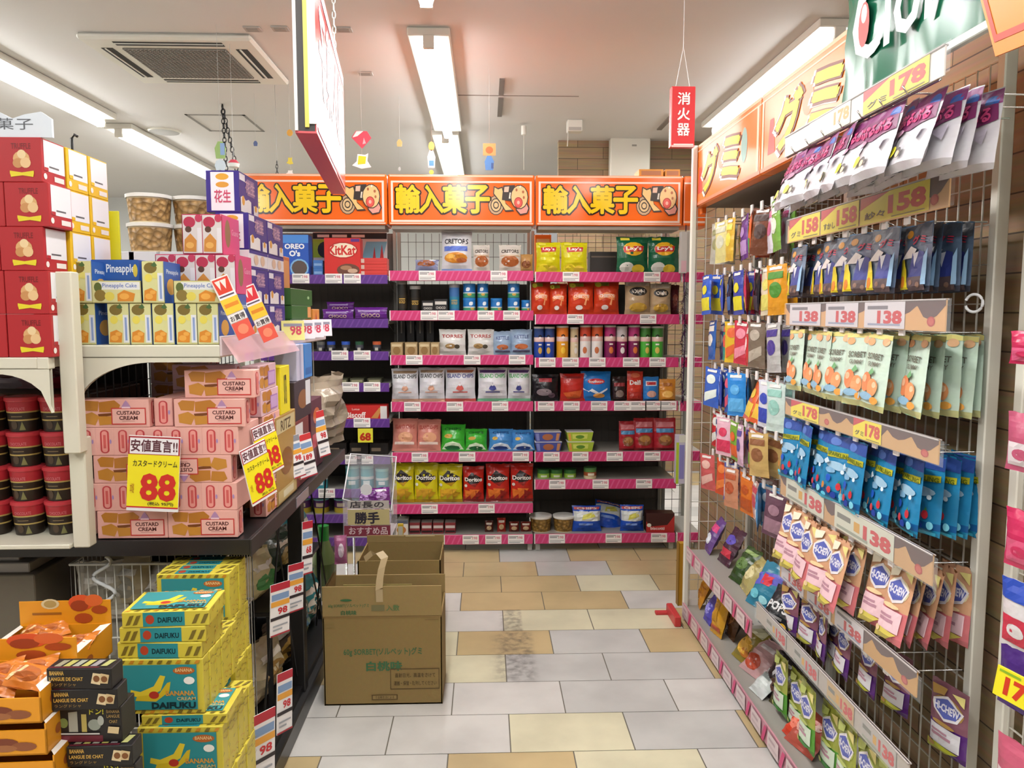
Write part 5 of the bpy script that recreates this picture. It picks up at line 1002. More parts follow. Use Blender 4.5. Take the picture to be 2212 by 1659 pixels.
# black banana biscuit boxes
bt = [('t', 'BANANA', .16, .78, .22, .20, .03, '#c9a04a'), ('t', 'LANGUE DE CHAT', .30, .50, .52, .18, .03, '#c9a04a'), ('t', 'ラングドシャ', .25, .23, .40, .16, .0, '#a8874a'), ('p', [(.68, .30), (.72, .80), (.86, .74), (.82, .22)], '#d9c49a'), ('p', [(.82, .30), (.84, .78), (.97, .70), (.94, .28)], '#cdb486'), ('e', .77, .52, .05, .16, '#7a4a22'), ('e', .89, .5, .05, .15, '#7a4a22')]
btop = [('p', [(u, .2), (u+.10, .2), (u+.14, .8), (u+.04, .8)], c) for u, c in ((.08, '#8f8a72'), (.22, '#a8a25a'), (.36, '#9a9a8a'), (.5, '#b0a85a'), (.64, '#8f8a8a'), (.8, '#a8a86a'))] + [('r', .04, .02, .8, .14, '#5d1f2c')]
bst = [('r', 0, .02, .70, .2, '#6a2230'), ('e', .10, .55, .07, .14, '#7d8a4a'), ('p', [(.18, .3), (.18, .85), (.32, .88), (.32, .3)], '#a8a89a'), ('p', [(.38, .3), (.38, .8), (.46, .8), (.46, .3)], '#b9a85a'), ('e', .58, .5, .1, .16, '#8d9488'), ('e', .68, .62, .05, .14, '#a8aaa0'), ('t', 'ドン!', .62, .88, .22, .16, .05, '#e0d63a'), ('t', 'BANANA', .88, .88, .2, .09, .01, '#a8874a'), ('t', 'LANGUE', .88, .75, .2, .09, .01, '#a8874a'), ('t', 'CHAT', .88, .6, .13, .09, .01, '#a8874a'), ('p', [(.78, .28), (.80, .46), (.97, .44), (.95, .25)], '#d0b98c'), ('r', .06, .24, .66, .28, '#c9c6c0')]
BF = pack_box(.126, .045, .042, '#161314', bt, top=btop).mesh('biscuit_box'); BS = pack_box(.126, .030, .073, '#161314', bst).mesh('biscuit_box')
Yb = 1.46; z5 = atY(225, 1733, Yb).z
put(BS, 'biscuit_box', 'lowest black banana biscuit box, standing upright at the bottom edge', 'box', (atY(218, 1640, Yb).x, Yb + .025, z5), -.02, 'black banana biscuit boxes'); z4 = z5 + .0735
put(BF, 'biscuit_box', 'black banana biscuit box lying flat, second from below', 'box', (atY(212, 1600, Yb).x, Yb + .024, z4), .02, 'black banana biscuit boxes'); z3 = z4 + .0425
put(BS, 'biscuit_box', 'black banana biscuit box standing in the middle, sweets pictured on it', 'box', (atY(184, 1550, Yb).x, Yb + .03, z3), -.02, 'black banana biscuit boxes')
put(BS, 'biscuit_box', 'black banana biscuit box standing behind the middle one', 'box', (atY(184, 1550, Yb).x, Yb + .058, z3), -.02, 'black banana biscuit boxes'); z2 = z3 + .0735
put(BF, 'biscuit_box', 'black banana biscuit box lying flat, second from the top', 'box', (atY(180, 1500, Yb).x, Yb + .024, z2), .02, 'black banana biscuit boxes'); z1 = z2 + .0425
put(BF, 'biscuit_box', 'topmost black banana biscuit box, lying flat', 'box', (atY(170, 1455, Yb).x, Yb + .024, z1), -.03, 'black banana biscuit boxes')
b = MB(); xx = atY(215, 1640, Yb).x; b.box(xx - .06, xx + .06, Yb + .002, Yb + .05, 0, z5 - .0005, mat('#8f7048', .7, 0, 'kraft'), .003); b.decals([('r', 0, .8, 1, .84, '#c9b48a')], lambda u, v, q: (xx - .06 + .12*u, Yb + .002 - q, v*z5)); put(b, 'carton', 'brown carton under the black biscuit boxes, below the picture edge', 'carton', (0, 0, 0))
# orange display trays of wrapped cakes
OG = card('#e79a1e')
def tray(w, d, h, hc):
    k = Kit(); b = MB(); t = .003
    b.box(-w/2, w/2, -d/2, d/2, 0, t, OG); b.box(-w/2, w/2, -d/2, -d/2 + t, 0, h*.8, OG); b.box(-w/2, w/2, d/2 - t, d/2, 0, h, OG); b.box(-w/2, -w/2 + t, -d/2, d/2, 0, h, OG); b.box(w/2 - t, w/2, -d/2, d/2, 0, h, OG)
    b.poly([(-w/2, -d/2, h), (-w/2 + .018, -d/2 + .02, h + .003), (-w/2 + .018, d/2 - .02, h + .003), (-w/2, d/2, h)], ink('#efe9e0')); b.poly([(w/2, -d/2, h), (w/2, d/2, h), (w/2 - .018, d/2 - .02, h + .003), (w/2 - .018, -d/2 + .02, h + .003)], ink('#efe9e0'))
    b.decals([('e', .62, .36, .08, .18, '#8a4a2a'), ('e', .74, .5, .09, .2, '#7a3a22'), ('e', .86, .36, .08, .18, '#8f5230'), ('e', .74, .3, .08, .14, '#a0643c'), ('r', .12, .4, .4, .48, '#8a5a1c')], lambda u, v, q: ((u-.5)*w, -d/2 - q, v*h*.8))
    b.decals([('e', .3, .5, .08, .16, '#a85a2a'), ('e', .5, .45, .08, .16, '#a85a2a')], lambda u, v, q: (w/2 + q, (u-.5)*d, v*h)); k.root = b.mesh('tray')
    c = MB(); c.box(-w/2, w/2, d/2, d/2 + t, h*.5, h + hc, OG)
    mp = lambda u, v, q: ((u-.5)*w, d/2 - q, h + v*hc)
    c.decals([('e', .34, .88, .10, .22, '#d9cba0'), ('e', .34, .88, .07, .16, '#b39a5c'), ('r', .14, .42, .46, .52, '#a0641c'), ('e', .68, .92, .14, .34, '#d9562a'), ('e', .66, .78, .10, .24, '#9c3f20'), ('e', .82, 1.0, .10, .26, '#dc6a34'), ('e', .88, .6, .09, .18, '#a8481f'), ('e', .7, .25, .1, .22, '#b04c20')], mp)
    k.part('header_card', c, -1, 'orange card with cake pictures'); return k
def cake():
    return bag(.10, .055, .03, '#d98034', [('e', .5, .5, .3, .3, '#b0602a'), ('p', [(.1, .2), (.4, .8), (.45, .75), (.2, .15)], '#efc08a')], seed=401, crump=2.5).mesh('wrapped_cake')
CAKE = cake()
def tray_at(xr, Y, z, w, d, h, hc, label, ncake, who):
    x = xr - w/2; put(tray(w, d, h, hc), 'display_tray', label, 'tray', (x, Y + d/2, z), .03)
    for i in range(ncake):
        put(CAKE, 'wrapped_cake', '%s wrapped orange cake in the %s tray' % (ORD[i], who), 'cake', (x - w*.30 + (i % 4)*w*.2, Y + d*.25 + (i//4)*d*.26 + (i % 2)*.01, z + h*.62 + rnd.uniform(0, .012)), (R(-62), rnd.uniform(-.4, .4), rnd.uniform(-.5, .5)), 'wrapped orange cakes')
Yt = 1.42
h_ = .062; p = atY(82, 1510, Yt); xr = p.x; zt = p.z - h_*.8
tray_at(xr, Yt, zt, .30, .14, h_, .045, 'front orange display tray of wrapped cakes at the left edge', 9, 'front')
tray_at(atY(94, 1575, Yt).x, Yt, zt - .0635,   .30, .14, .062, .0, 'orange tray below the front one, second from the top', 0, '')
tray_at(atY(112, 1640, Yt).x, Yt, zt - .127,   .30, .14, .062, .0, 'orange tray at the bottom edge, lowest of the stack', 0, '')
b = MB(); b.box(xr - .30, xr + .03, Yt, Yt + .14, 0, zt - .1275, mat('#8f7048', .7, 0, 'kraft'), .003); b.decals([('r', 0, .8, 1, .84, '#c9b48a')], lambda u, v, q: (xr - .3 + .33*u, Yt - q, v*.3)); put(b, 'carton', 'brown carton under the orange trays, below the picture edge', 'carton', (0, 0, 0))
Yt2 = 1.66; p = atY(140, 1512, Yt2); zt2 = p.z
tray_at(atY(126, 1400, Yt2).x, Yt2, zt2, .22, .24, .075, .06, 'back orange display tray with wrapped cakes, white flaps', 10, 'back')
b = MB(); b.box(p.x - .25, p.x - .02, Yt2, Yt2 + .24, 0, zt2 - .0005, mat('#a8782e', .7, 0, 'kraft'), .003); b.decals([('r', 0, .8, 1, .84, '#c9b48a')], lambda u, v, q: (p.x - .25 + .23*u, Yt2 - q, v*zt2)); put(b, 'carton', 'tan carton under the back orange tray', 'carton', (0, 0, 0))

# ================================================================== RIGHT SIDE: white mesh rack with hooks, hanging sweets, rails and shelves
MX = 1.25
def wires(mb, y0, y1, z0, z1, x, sy=.05, sz=.096, r=.0017):
    n = int(round((y1 - y0)/sy))
    for i in range(n + 1): y = y0 + (y1 - y0)*i/n; mb.box(x - r, x + r, y - r, y + r, z0, z1, WIRE)
    n = int(round((z1 - z0)/sz))
    for i in range(n + 1): z = z0 + (z1 - z0)*i/n; mb.box(x + r, x + 3*r, y0, y1, z - r, z + r, WIRE)
hk = MB(); hk.tube([(0, 0, 0), (-.17, 0, 0), (-.20, 0, .012)], .0022, METAL, 5); hk.box(-.206, -.2, -.012, .012, -.008, .026, mat('#e6e0dc', .4), .001); HOOK = hk.mesh('hook')
HY = [1.90 + .108*i for i in range(7)]
HZ = [1.695, 1.42, 1.115, .825, .535]
FYs = [3.46 - .108*i for i in range(8)]
FZ = [1.865, 1.64, 1.435, 1.22, 1.02, .82]
k = Kit(); b = MB(); b.box(MX - .016, MX + .016, 1.84, 1.87, 0, 2.25, WHITE, .003); k.root = b.mesh('post')
for (x, y) in ((MX, 2.64), (MX, 3.53)):
    l = MB(); l.box(x - .015, x + .015, y - .015, y + .015, 0, 1.95, WHITE, .003); k.part('post', l)
l = MB(); l.box(.945, .968, 3.535, 3.562, 0, 2.225, WHITE, .003); k.part('post', l, -1, 'white post at the far front corner')
for nm, (a, c) in (('mesh_panel', (1.87, 2.625)), ('mesh_panel', (2.655, 3.515))):
    w = MB(); wires(w, a, c, .12, 2.08 if a < 2 else 1.94, MX); k.part(nm, w)
w = MB()
for i in range(7): x = .975 + i*.042; w.box(x - .0015, x + .0015, 3.548, 3.551, .05, 1.95, WIRE)
for i in range(20): z = .1 + i*.095; w.box(.965, 1.24, 3.551, 3.554, z - .0015, z + .0015, WIRE)
k.part('mesh_panel', w, -1, 'end mesh panel')
for z in HZ:
    for y in HY: k.parts.append(('hook@%f@%f' % (y, z), HOOK, -1, None))
for z in FZ:
    for y in FYs: k.parts.append(('hook@%f@%f' % (y, z), HOOK, -1, None))
def shelf_rail(y0, y1, z, X, h, n):
    r = MB(); r.box(X - .006, X, y0, y1, z - h, z, mat('#c98f9c', .3), .001)
    mp = lambda u, v, q: (X - .006 - q, y1 - u*(y1-y0), z - h + v*h); d = []
    for i in range(n):
        u = i/n; du = 1/n
        d += [('r', u + .03*du, .08, u + .62*du, .92, '#d9c6c6'), ('r', u + .1*du, .55, u + .45*du, .7, '#b9a0a4'), ('r', u + .1*du, .25, u + .55*du, .38, '#c9b4b6'), ('p', [(u + .66*du, .05), (u + .80*du, .05), (u + .97*du, .95), (u + .83*du, .95)], '#d03a74')]
    r.decals(d, mp); return r
def shelfpart(y0, y1, z, X, h, n, tilt=0.):
    s = MB(); s.box(X, 1.228, y0, y1, z - .02, z - .005, SHM, .002); p = k.part('shelf', s); k.part('price_rail', shelf_rail(y0, y1, z + .012, X, h, n), p)
shelfpart(1.62, 3.55, .075, .95, .07, 12); shelfpart(2.62, 3.50, .365, .95, .065, 6)
kp = MB(); kp.box(.955, .965, 1.62, 3.54, 0, .03, mat('#1c1918', .6)); k.part('kick_plate', kp)
rk = tag(nobj('mesh_rack', k.root), 'white wire mesh rack on the right, hung full of sweets bags', 'rack'); made = []
for n_, me, p, lb in k.parts:
    q = n_.split('@'); c = nobj(q[0], me, rk if p < 0 else made[p])
    if len(q) > 1: c.location = (MX, float(q[1]), float(q[2]))
    if lb: c['label'] = lb
    made.append(c)
# nearer rack beyond the strip of wood wall
k = Kit(); b = MB(); b.box(MX - .016, MX + .016, 1.715, 1.745, 0, 2.25, WHITE, .003); k.root = b.mesh('post')
w = MB(); wires(w, 1.05, 1.715, .1, 2.1, MX, .05, .096); k.part('mesh_panel', w)
put(k, 'mesh_rack', 'white mesh rack at the right edge of the picture, nearest the viewer', 'rack', (0, 0, 0))

# ------------------------------------------------------------------ price rails
def yellow_card(num, jp='グミ'):
    return [('r', 0, 0, 1, 1, '#f0dc22'), ('p', [(0, .55), (0, 1), (.45, 1)], '#c9323a'), ('t', num, .70, .52, .52, .66, .05, '#cf3a22'), ('t', jp, .24, .28, .32, .26, .02, '#4a3a1a'), ('r', .5, .06, .95, .1, '#8a7a1a')]
def white_card(num):
    return [('r', 0, 0, 1, 1, '#dcd4d8'), ('r', .08, .72, .6, .86, '#7a747c'), ('t', num, .64, .42, .6, .52, .05, '#cc2f38'), ('r', .1, .1, .9, .18, '#9aa0b8')]
def pale_card(num, c='#d6d6c4'):
    return [('r', 0, 0, 1, 1, c), ('r', .05, .5, .30, .72, '#77766e'), ('r', .36, .3, .46, .7, '#d9a23a'), ('t', num, .74, .46, .44, .6, .05, '#cc2f38'), ('r', .05, .08, .6, .2, '#9aa08e')]
def drip():
    o = [('r', 0, .78, 1, 1, '#5a3a36')]
    for i in range(8):
        u = i/8; d = (.30, .5, .2, .42, .25, .55, .3, .45)[i]
        o.append(('p', [(u, .8), (u + .03, .8 - d*.8), (u + .06, .8 - d), (u + .09, .8 - d*.7), (u + .125, .8)], '#5a3a36'))
    for u in (.10, .36, .62, .94): o += [('e', u, .30, .018, .16, '#b3352c'), ('e', u, .30, .012, .11, '#c9564a')]
    return o
def rail(y0, y1, X, z0, z1, base, cards, label, dripped=True, tip=0.):
    k = Kit(); b = MB(); h = z1 - z0; L_ = y1 - y0
    b.box(X, X + .004, y0, y1, z0, z1, mat(base, .3), .0008); b.box(X - .003, X + .008, y0, y1, z1 - .004, z1, mat('#b8b0ae', .25), .001)
    mp = lambda u, v, q: (X - q, y1 - u*L_, z0 + v*h)
    if dripped: b.decals(drip(), mp, e0=.0003, de=.00002)
    b.poly([(X - .006, y0 - .03, z0), (X - .006, y1, z0), (X - .006, y1, z1), (X - .006, y0 - .03, z1)], CLEAR); k.root = b.mesh('rail')
    for (ua, ub, spec) in cards:
        c = MB(); c.decals(spec, lambda u, v, q: (X - .0012 - q, y1 - (ua + u*(ub-ua))*L_, z0 + .04*h + v*h*.9)); k.part('price_card', c)
    put(k, 'price_rail', label, 'price holder', (0, 0, 0), 0, 'price rails on the mesh rack')
rail(1.50, 2.29, .885, 1.925, 1.985, '#e9e2dc', [(.60, .94, yellow_card('178')), (.22, .52, [('r', 0, 0, 1, 1, '#efe6d2'), ('t', '178', .8, .55, .35, .6, .04, '#dfa04a')])], 'white price rail reading 178, topmost on the rack', False)
rail(1.71, 2.63, 1.035, 1.705, 1.785, '#e2b27a', [(.02, .28, yellow_card('158')), (.29, .55, yellow_card('158', 'すかし')), (.56, .92, yellow_card('158', '紗々'))], 'price rail with three yellow cards reading 158')
rail(1.70, 2.62, 1.035, 1.427, 1.502, '#dba66a', [(.04, .30, white_card('138')), (.34, .56, white_card('138')), (.60, .82, white_card('138'))], 'price rail with three white cards reading 138')
rail(1.70, 2.60, 1.035, 1.122, 1.182, '#d0a268', [(.06, .30, yellow_card('178')), (.55, .72, yellow_card('178'))], 'brown chocolate-drip price rail with two yellow cards reading 178')
rail(1.70, 2.62, 1.035, .836, .912, '#cfa06a', [(.06, .38, pale_card('138')), (.46, .82, pale_card('138'))], 'price rail with two pale cards reading 138')
rail(1.74, 2.60, 1.035, .545, .610, '#cf9a4e', [(.02, .24, white_card('138')), (.27, .47, white_card('138')), (.50, .70, white_card('138'))], 'price rail with three small cards reading 138, above the purple bags')
rail(1.62, 2.60, .955, .395, .455, '#b9aea6', [(.10, .28, pale_card('138', '#b9b2ae')), (.34, .52, pale_card('138', '#b9b2ae')), (.58, .74, pale_card('138', '#c9a878')), (.78, .95, pale_card('138', '#b9b2ae'))], 'lowest greyish price rail above the green bags', False)

# ------------------------------------------------------------------ bags on the near hooks
def hang(name, cat, what, group, meshes, h, z, spots, step=.034, tilt=.08, xs=1.055, hooks=None, swing=.05):
    """spots = [(hook index from the viewer, how many deep, x of the front bag)]"""
    for (i, n, x0) in spots:
        y = hooks[i] if hooks else HY[i]
        for j in range(n):
            t = 'front' if j == 0 else ORD[j]
            lb = '%s of the %s on the %s hook from the viewer' % (t, what, ORD[i]) if n > 1 else 'single %s on the %s hook from the viewer' % (what, ORD[i])
            sw = swing * (1.3 - .25*j) + rnd.uniform(-.03, .03)
            put(rnd.choice(meshes), name, lb, cat, (x0 + j*step - h*math.sin(sw), y + rnd.uniform(-.008, .008), z - h*math.cos(sw)), (-sw, rnd.uniform(-tilt, tilt)*.5, R(-90) + rnd.uniform(-.26, .26)), group)
def vars_(f, n=3): return [f(500 + 7*i).mesh('bag') for i in range(n)]
peach = lambda s: bag(.135, .205, .03, '#cfe3d2', [('r', .0, .93, 1, .995, '#e9dc8a'), ('e', .2, .88, .16, .05, '#e9a878'), ('e', .80, .90, .14, .05, '#e6b48a'), ('t', 'SORBET', .5, .70, .62, .08, .02, '#6d6a5c'), ('t', 'GUMMY', .52, .60, .5, .06, .02, '#7a776a'), ('e', .36, .36, .20, .13, '#e88a5c'), ('e', .30, .40, .08, .05, '#f2b892'), ('e', .66, .30, .18, .12, '#ea9a66'), ('e', .72, .34, .07, .04, '#f4c6a0'), ('p', [(.44, .48), (.56, .56), (.66, .50), (.54, .46)], '#7ab07a'), ('e', .50, .18, .26, .05, '#8fb6d0'), ('e', .80, .14, .12, .05, '#e3a04a'), ('e', .16, .16, .1, .05, '#b0cfe0')], [(.07, '#dfe0a0')], seed=s, foot=True, back='#8fb89a')
hang('gummy_bag', 'snack bag', 'peach and mint gummy bags', 'peach and mint gummy bags', vars_(peach), .205, 1.415, [(0, 5, 1.09), (1, 3, 1.05), (2, 3, 1.055), (3, 3, 1.05), (4, 2, 1.05), (5, 2, 1.06), (6, 2, 1.05)])
blueb = lambda s: bag(.125, .205, .028, '#2a86b8', [('r', 0, .82, 1, .98, '#33509c'), ('e', .3, .88, .2, .06, '#5a7ac4'), ('p', [(.06, .72), (.94, .76), (.94, .68), (.06, .64)], '#b8b42a'), ('t', 'SPARKLING', .5, .70, .8, .06, .03, '#5a6a1c'), ('e', .5, .54, .38, .06, '#9fc4dc'), ('e', .3, .46, .2, .04, '#7fb0d4'), ('e', .28, .34, .10, .055, '#1f5cc4'), ('e', .70, .26, .08, .055, '#c9323c'), ('e', .40, .18, .08, .05, '#c9444a'), ('p', [(.68, .31), (.72, .36), (.76, .32)], '#3f8a4a'), ('e', .58, .12, .1, .05, '#1f3f9c'), ('r', .04, .02, .96, .06, '#35b4d8'), ('e', .78, .48, .06, .03, '#d8e8f0'), ('e', .14, .22, .07, .05, '#c9823a'), ('e', .86, .14, .07, .05, '#7fd0e6'), ('e', .24, .10, .1, .03, '#5fc4e0'), ('p', [(.05, .58), (.2, .64), (.3, .58), (.16, .54)], '#cfe2ee')], [(.07, '#2f9fcf'), (.2, '#1f5f9c')], seed=s, foot=True, back='#1f5a84')
hang('gummy_bag', 'snack bag', 'sparkling blue gummy bags', 'sparkling blue gummy bags', vars_(blueb), .205, 1.11, [(0, 5, 1.10), (1, 2, 1.08), (2, 2, 1.055), (3, 2, 1.06), (4, 2, 1.06), (5, 2, 1.05), (6, 2, 1.05)])
navy = lambda s: bag(.125, .17, .022, '#62748e', [('r', .02, .78, .98, .98, '#4a5360'), ('e', .25, .86, .12, .06, '#c98a2a'), ('t', 'グミ', .62, .76, .44, .12, .04, '#d0405a'), ('p', [(.02, .05), (.40, .05), (.30, .34), (.16, .52), (.02, .5)], '#e2cc2a'), ('e', .18, .16, .10, .09, '#d8822a'), ('p', [(.10, .5), (.40, .68), (.62, .62), (.5, .5)], '#e6ddd8'), ('p', [(.42, .08), (.50, .58), (.62, .40), (.72, .60), (.88, .56), (.92, .08)], '#3c4690'), ('p', [(.54, .56), (.63, .36), (.72, .58)], '#dcdce4'), ('r', .42, .02, .94, .22, '#5a4a4c'), ('e', .55, .14, .06, .04, '#8a6a5a'), ('e', .78, .10, .06, .04, '#8a6a5a'), ('p', [(.88, .1), (.98, .1), (.98, .62), (.9, .5)], '#9cc0e0')], [(.05, '#4a4e5c')], seed=s, foot=True, back='#5a86b0')
hang('candy_bag', 'snack bag', 'navy and yellow candy bags', 'navy and yellow candy bags', vars_(navy), .17, 1.69, [(0, 4, 1.08), (1, 2, 1.05), (2, 2, 1.05), (3, 3, 1.06), (4, 2, 1.06), (5, 2, 1.08), (6, 2, 1.05)])
def chew(c1, c2, c3, tag_):
    return lambda s: bag(.105, .205 if tag_ != 'p' else .165, .026, c1, [('e', .5, .66, .42, .16, '#e9dcae' if tag_ == 'k' else c2), ('p', [(.10, .72), (.5, .84), (.92, .70), (.80, .54), (.46, .48), (.14, .58)], '#ece6ea'), ('p', [(.16, .71), (.5, .80), (.86, .69), (.76, .57), (.46, .52), (.2, .6)], '#5a64b4'), ('t', 'HI-CHEW', .5, .66, .66, .11, .04, '#e8e6f4'), ('r', .10, .14, .90, .40, '#efc9d0' if tag_ == 'k' else '#dcd9de' if tag_ == 'p' else '#d6e6d0'), ('r', .16, .24, .7, .28, '#b98a9a'), ('r', .16, .30, .6, .33, '#b98a9a'), ('p', [(0, .0), (.5, .02), (.9, .13), (.3, .15), (0, .12)], c3), ('p', [(.62, .92), (.95, .95), (.95, .80), (.8, .86)], '#e6d88a'), ('p', [(.08, .93), (.5, .95), (.44, .84), (.14, .80)], '#f3ead0' if tag_ == 'k' else c2), ('e', .5, .45, .3, .03, c2), ('e', .22, .12, .1, .04, c2)], [(.42, {'k': '#dc7a80', 'p': '#5a2a7a', 'g': '#5aa03a'}[tag_])], seed=s, foot=True, back='#8a5a3a' if tag_ == 'k' else None)
PKs = vars_(chew('#dba884', '#ecd0a0', '#d9c860', 'k'))
hang('chewy_candy_bag', 'snack bag', 'pink and orange chewy candy bags', 'pink and orange chewy candy bags', PKs, .205, .82, [(0, 5, 1.09), (1, 2, 1.10), (2, 2, 1.03), (3, 2, 1.04), (4, 2, 1.03), (5, 2, 1.05), (6, 2, 1.06)], swing=.17)
PPs = vars_(chew('#8a5a6a', '#b08a4a', '#b8ba3a', 'p'), 2)
hang('chewy_candy_bag', 'snack bag', 'purple chewy candy bags', 'purple chewy candy bags', PPs, .165, .53, [(1, 1, 1.15), (2, 1, 1.12), (3, 1, 1.10), (4, 2, 1.08), (5, 2, 1.08), (6, 2, 1.06)])
p = atX(2058, 1480, 1.19); put(PPs[0], 'chewy_candy_bag', 'purple and magenta chewy candy bag by itself beside the near white post', 'snack bag', (1.185, p.y - .0, p.z - .165*1.13), (0, 0, R(-78)), None, 1.13)
GRs = vars_(chew('#a0a848', '#b8c46a', '#3f8a3a', 'g'), 2)
for i, (px, py, X) in enumerate(((1690, 1425, 1.02), (1724, 1460, 1.04), (1748, 1490, .99), (1797, 1535, 1.03), (1832, 1570, .99), (1878, 1610, 1.0), (1925, 1650, 1.0))):
    p = atX(px, py, X); put(rnd.choice(GRs), 'chewy_candy_bag', '%s from the far end of the green chewy candy bags along the bottom' % ORD[i], 'snack bag', (X, p.y, p.z - .19), (0, rnd.uniform(-.05, .05), R(-80) + rnd.uniform(-.2, .2)), 'green chewy candy bags')
whiteb = lambda s: bag(.145, .166, .035, '#dcd8de', [('r', 0, .80, 1, .98, '#8a3a74'), ('e', .84, .84, .12, .07, '#3a62b0'), ('p', [(.0, .56), (.1, .84), (.95, .80), (.98, .6), (.5, .5)], '#7a2a5e'), ('t', 'ぷるぷる', .48, .68, .78, .17, .05, '#ea5a94'), ('e', .2, .5, .2, .05, '#b98aa6'), ('e', .3, .24, .10, .08, '#e6dc2a'), ('e', .52, .20, .07, .07, '#3a2a26'), ('e', .52, .18, .05, .045, '#e0b894'), ('p', [(.6, .45), (.9, .5), (.85, .3)], '#c9c0d0')], [(.1, '#d0ccd0')], seed=s, foot=True, back='#c9ccd4')
H1 = [1.62 + .098*i for i in range(7)]
hang('gummy_bag', 'snack bag', 'white and magenta gummy bags', 'white and magenta gummy bags', vars_(whiteb), .166, 1.925, [(0, 4, .93), (1, 3, .90), (2, 3, .90), (3, 3, .90), (4, 2, .90), (5, 2, .90), (6, 2, .90)], .035, .10, hooks=H1, swing=.24)
k = Kit(); b = MB(); b.tube([(.89, 1.52, 1.925), (.89, 2.28, 1.925)], .004, METAL, 6); k.root = b.mesh('cross_bar')
for y in H1:
    l = MB(); l.tube([(1.235, y, 1.925), (.88, y, 1.925), (.87, y, 1.94)], .0022, METAL, 5); k.part('hook', l)
put(k, 'hook_bar', 'long chrome hook bar carrying the white gummy bags at the top', 'hook', (0, 0, 0))
b = MB(); b.tube([(0, .021*math.cos(.35 + t*.225), .021*math.sin(.35 + t*.225)) for t in range(26)], .0035, mat('#d9dadc', .25), 8)
p = atX(2104, 655, 1.17); put(b, 'plastic_ring', 'open white plastic ring hanging beside the near post', 'ring', p, (0, 0, R(25)))

# ------------------------------------------------------------------ bags on the far hooks
FAR = [['#b8b4a6 #8d8a5c', '#d9cf8a #c9c9b0', '#d8b03a #e0d24a', '#6a3a8a #b08ac0', '#d8602e #3f8a4a', '#6a3a22 #3a221a', '#dcd8e4 #c05a84', '#7ab04a #e0e6d4'],
       ['#2a5ac4 #d9cc2a', '#3a52b8 #d6c83a', '#1c2340 #3a62a0', '#3a4aa4 #d9cf2a', '#c9385a #d9b04a', '#1a1820 #3a3440', '#d9cbb0 #d8d06a', '#e09a22 #4a8a2e'],
       ['#2a5ca8 #d9d4cc', '#3f9a8a #d8503c', '#d9b02a #d8602e', '#c9384a #e0899a', '#c92a2a #f0dcd8', '#7a6a5a #b0a494', '#dfe2ea #2a4aa0', '#b8b6b4 #4a3a8a'],
       ['#3a62c0 #dfe8e0', '#2f4aa4 #6a86d0', '#3a5ab0 #d0506a', '#2a86d4 #5aa8e0', '#d8622e #d9b83a', '#d0582a #e0b23a', '#d6d6e0 #3a4ab0', '#c9dcd6 #8fc0b4'],
       ['#c92a30 #e0e0da', '#e3e1e4 #3a4a7a', '#dfb0be #d0385a', '#7aa83a #d8622e', '#d9b4cc #5a4a94', '#b86a4a #7a9a3a', '#c9a86a #8a5a3a', '#b9b4b0 #7a7470'],
       ['#c95a5a #e0b0a4', '#d0502a #e07a3a', '#5a64b0 #d8d4e0', '#c98a6a #b0522e', '#d9742a #b8521e', '#d9b0a8 #c04a5a', '#5a9ad0 #dfe2e6', '#6a4a5a #a07a8a']]
RW = ['top', 'second', 'third', 'fourth', 'fifth', 'sixth']
for r in range(6):
    for c in range(8):
        if r >= 4 and c >= 6 and r == 4 and c == 7: continue
        c1, c2 = FAR[r][c].split()
        q = rnd.random(); art = [('e', .5, .5, .32, .16, c2), ('r', .12, .72, .88, .86, c2)] if q < .4 else [('p', [(.1, .1), (.9, .3), (.9, .5), (.1, .34)], c2), ('e', .5, .72, .3, .12, c2)] if q < .7 else [('r', .08, .1, .92, .42, c2), ('e', .5, .62, .26, .12, c2)]
        if r == 2 and c == 6: art = [('r', 0, .82, 1, 1, '#2a4aa0'), ('t', '塩', .5, .66, .5, .2, .05, '#26282c'), ('t', '飴', .5, .42, .5, .2, .05, '#26282c'), ('t', '玉', .5, .18, .5, .2, .05, '#26282c')]
        art.append(('r', .2, .9, .8, .96, '#e6e0dc'))
        w_ = .112; h_ = .178 if r < 4 else .165
        me = bag(w_, h_, .022, c1, art, seed=600 + r*10 + c, crump=1.4).mesh('bag')
        x0 = rnd.choice((1.03, 1.045, 1.06)) if r != 1 else (1.0 if c == 0 else 1.04)
        for j in range(2):
            put(me, 'sweets_bag', '%s small %s bag, %s hook from the far post, %s row' % (['front', 'rear'][j], hue(c1), ORD[c], RW[r]), 'snack bag', (x0 + .05*j, FYs[c] + rnd.uniform(-.006, .006), FZ[r] - h_), (rnd.uniform(-.05, .05) - (.35 if (r == 3 and c in (4, 5)) else 0), rnd.uniform(-.1, .1), R(-90) + rnd.uniform(-.45, .45)), 'small bags in the far bay, %s row' % RW[r])
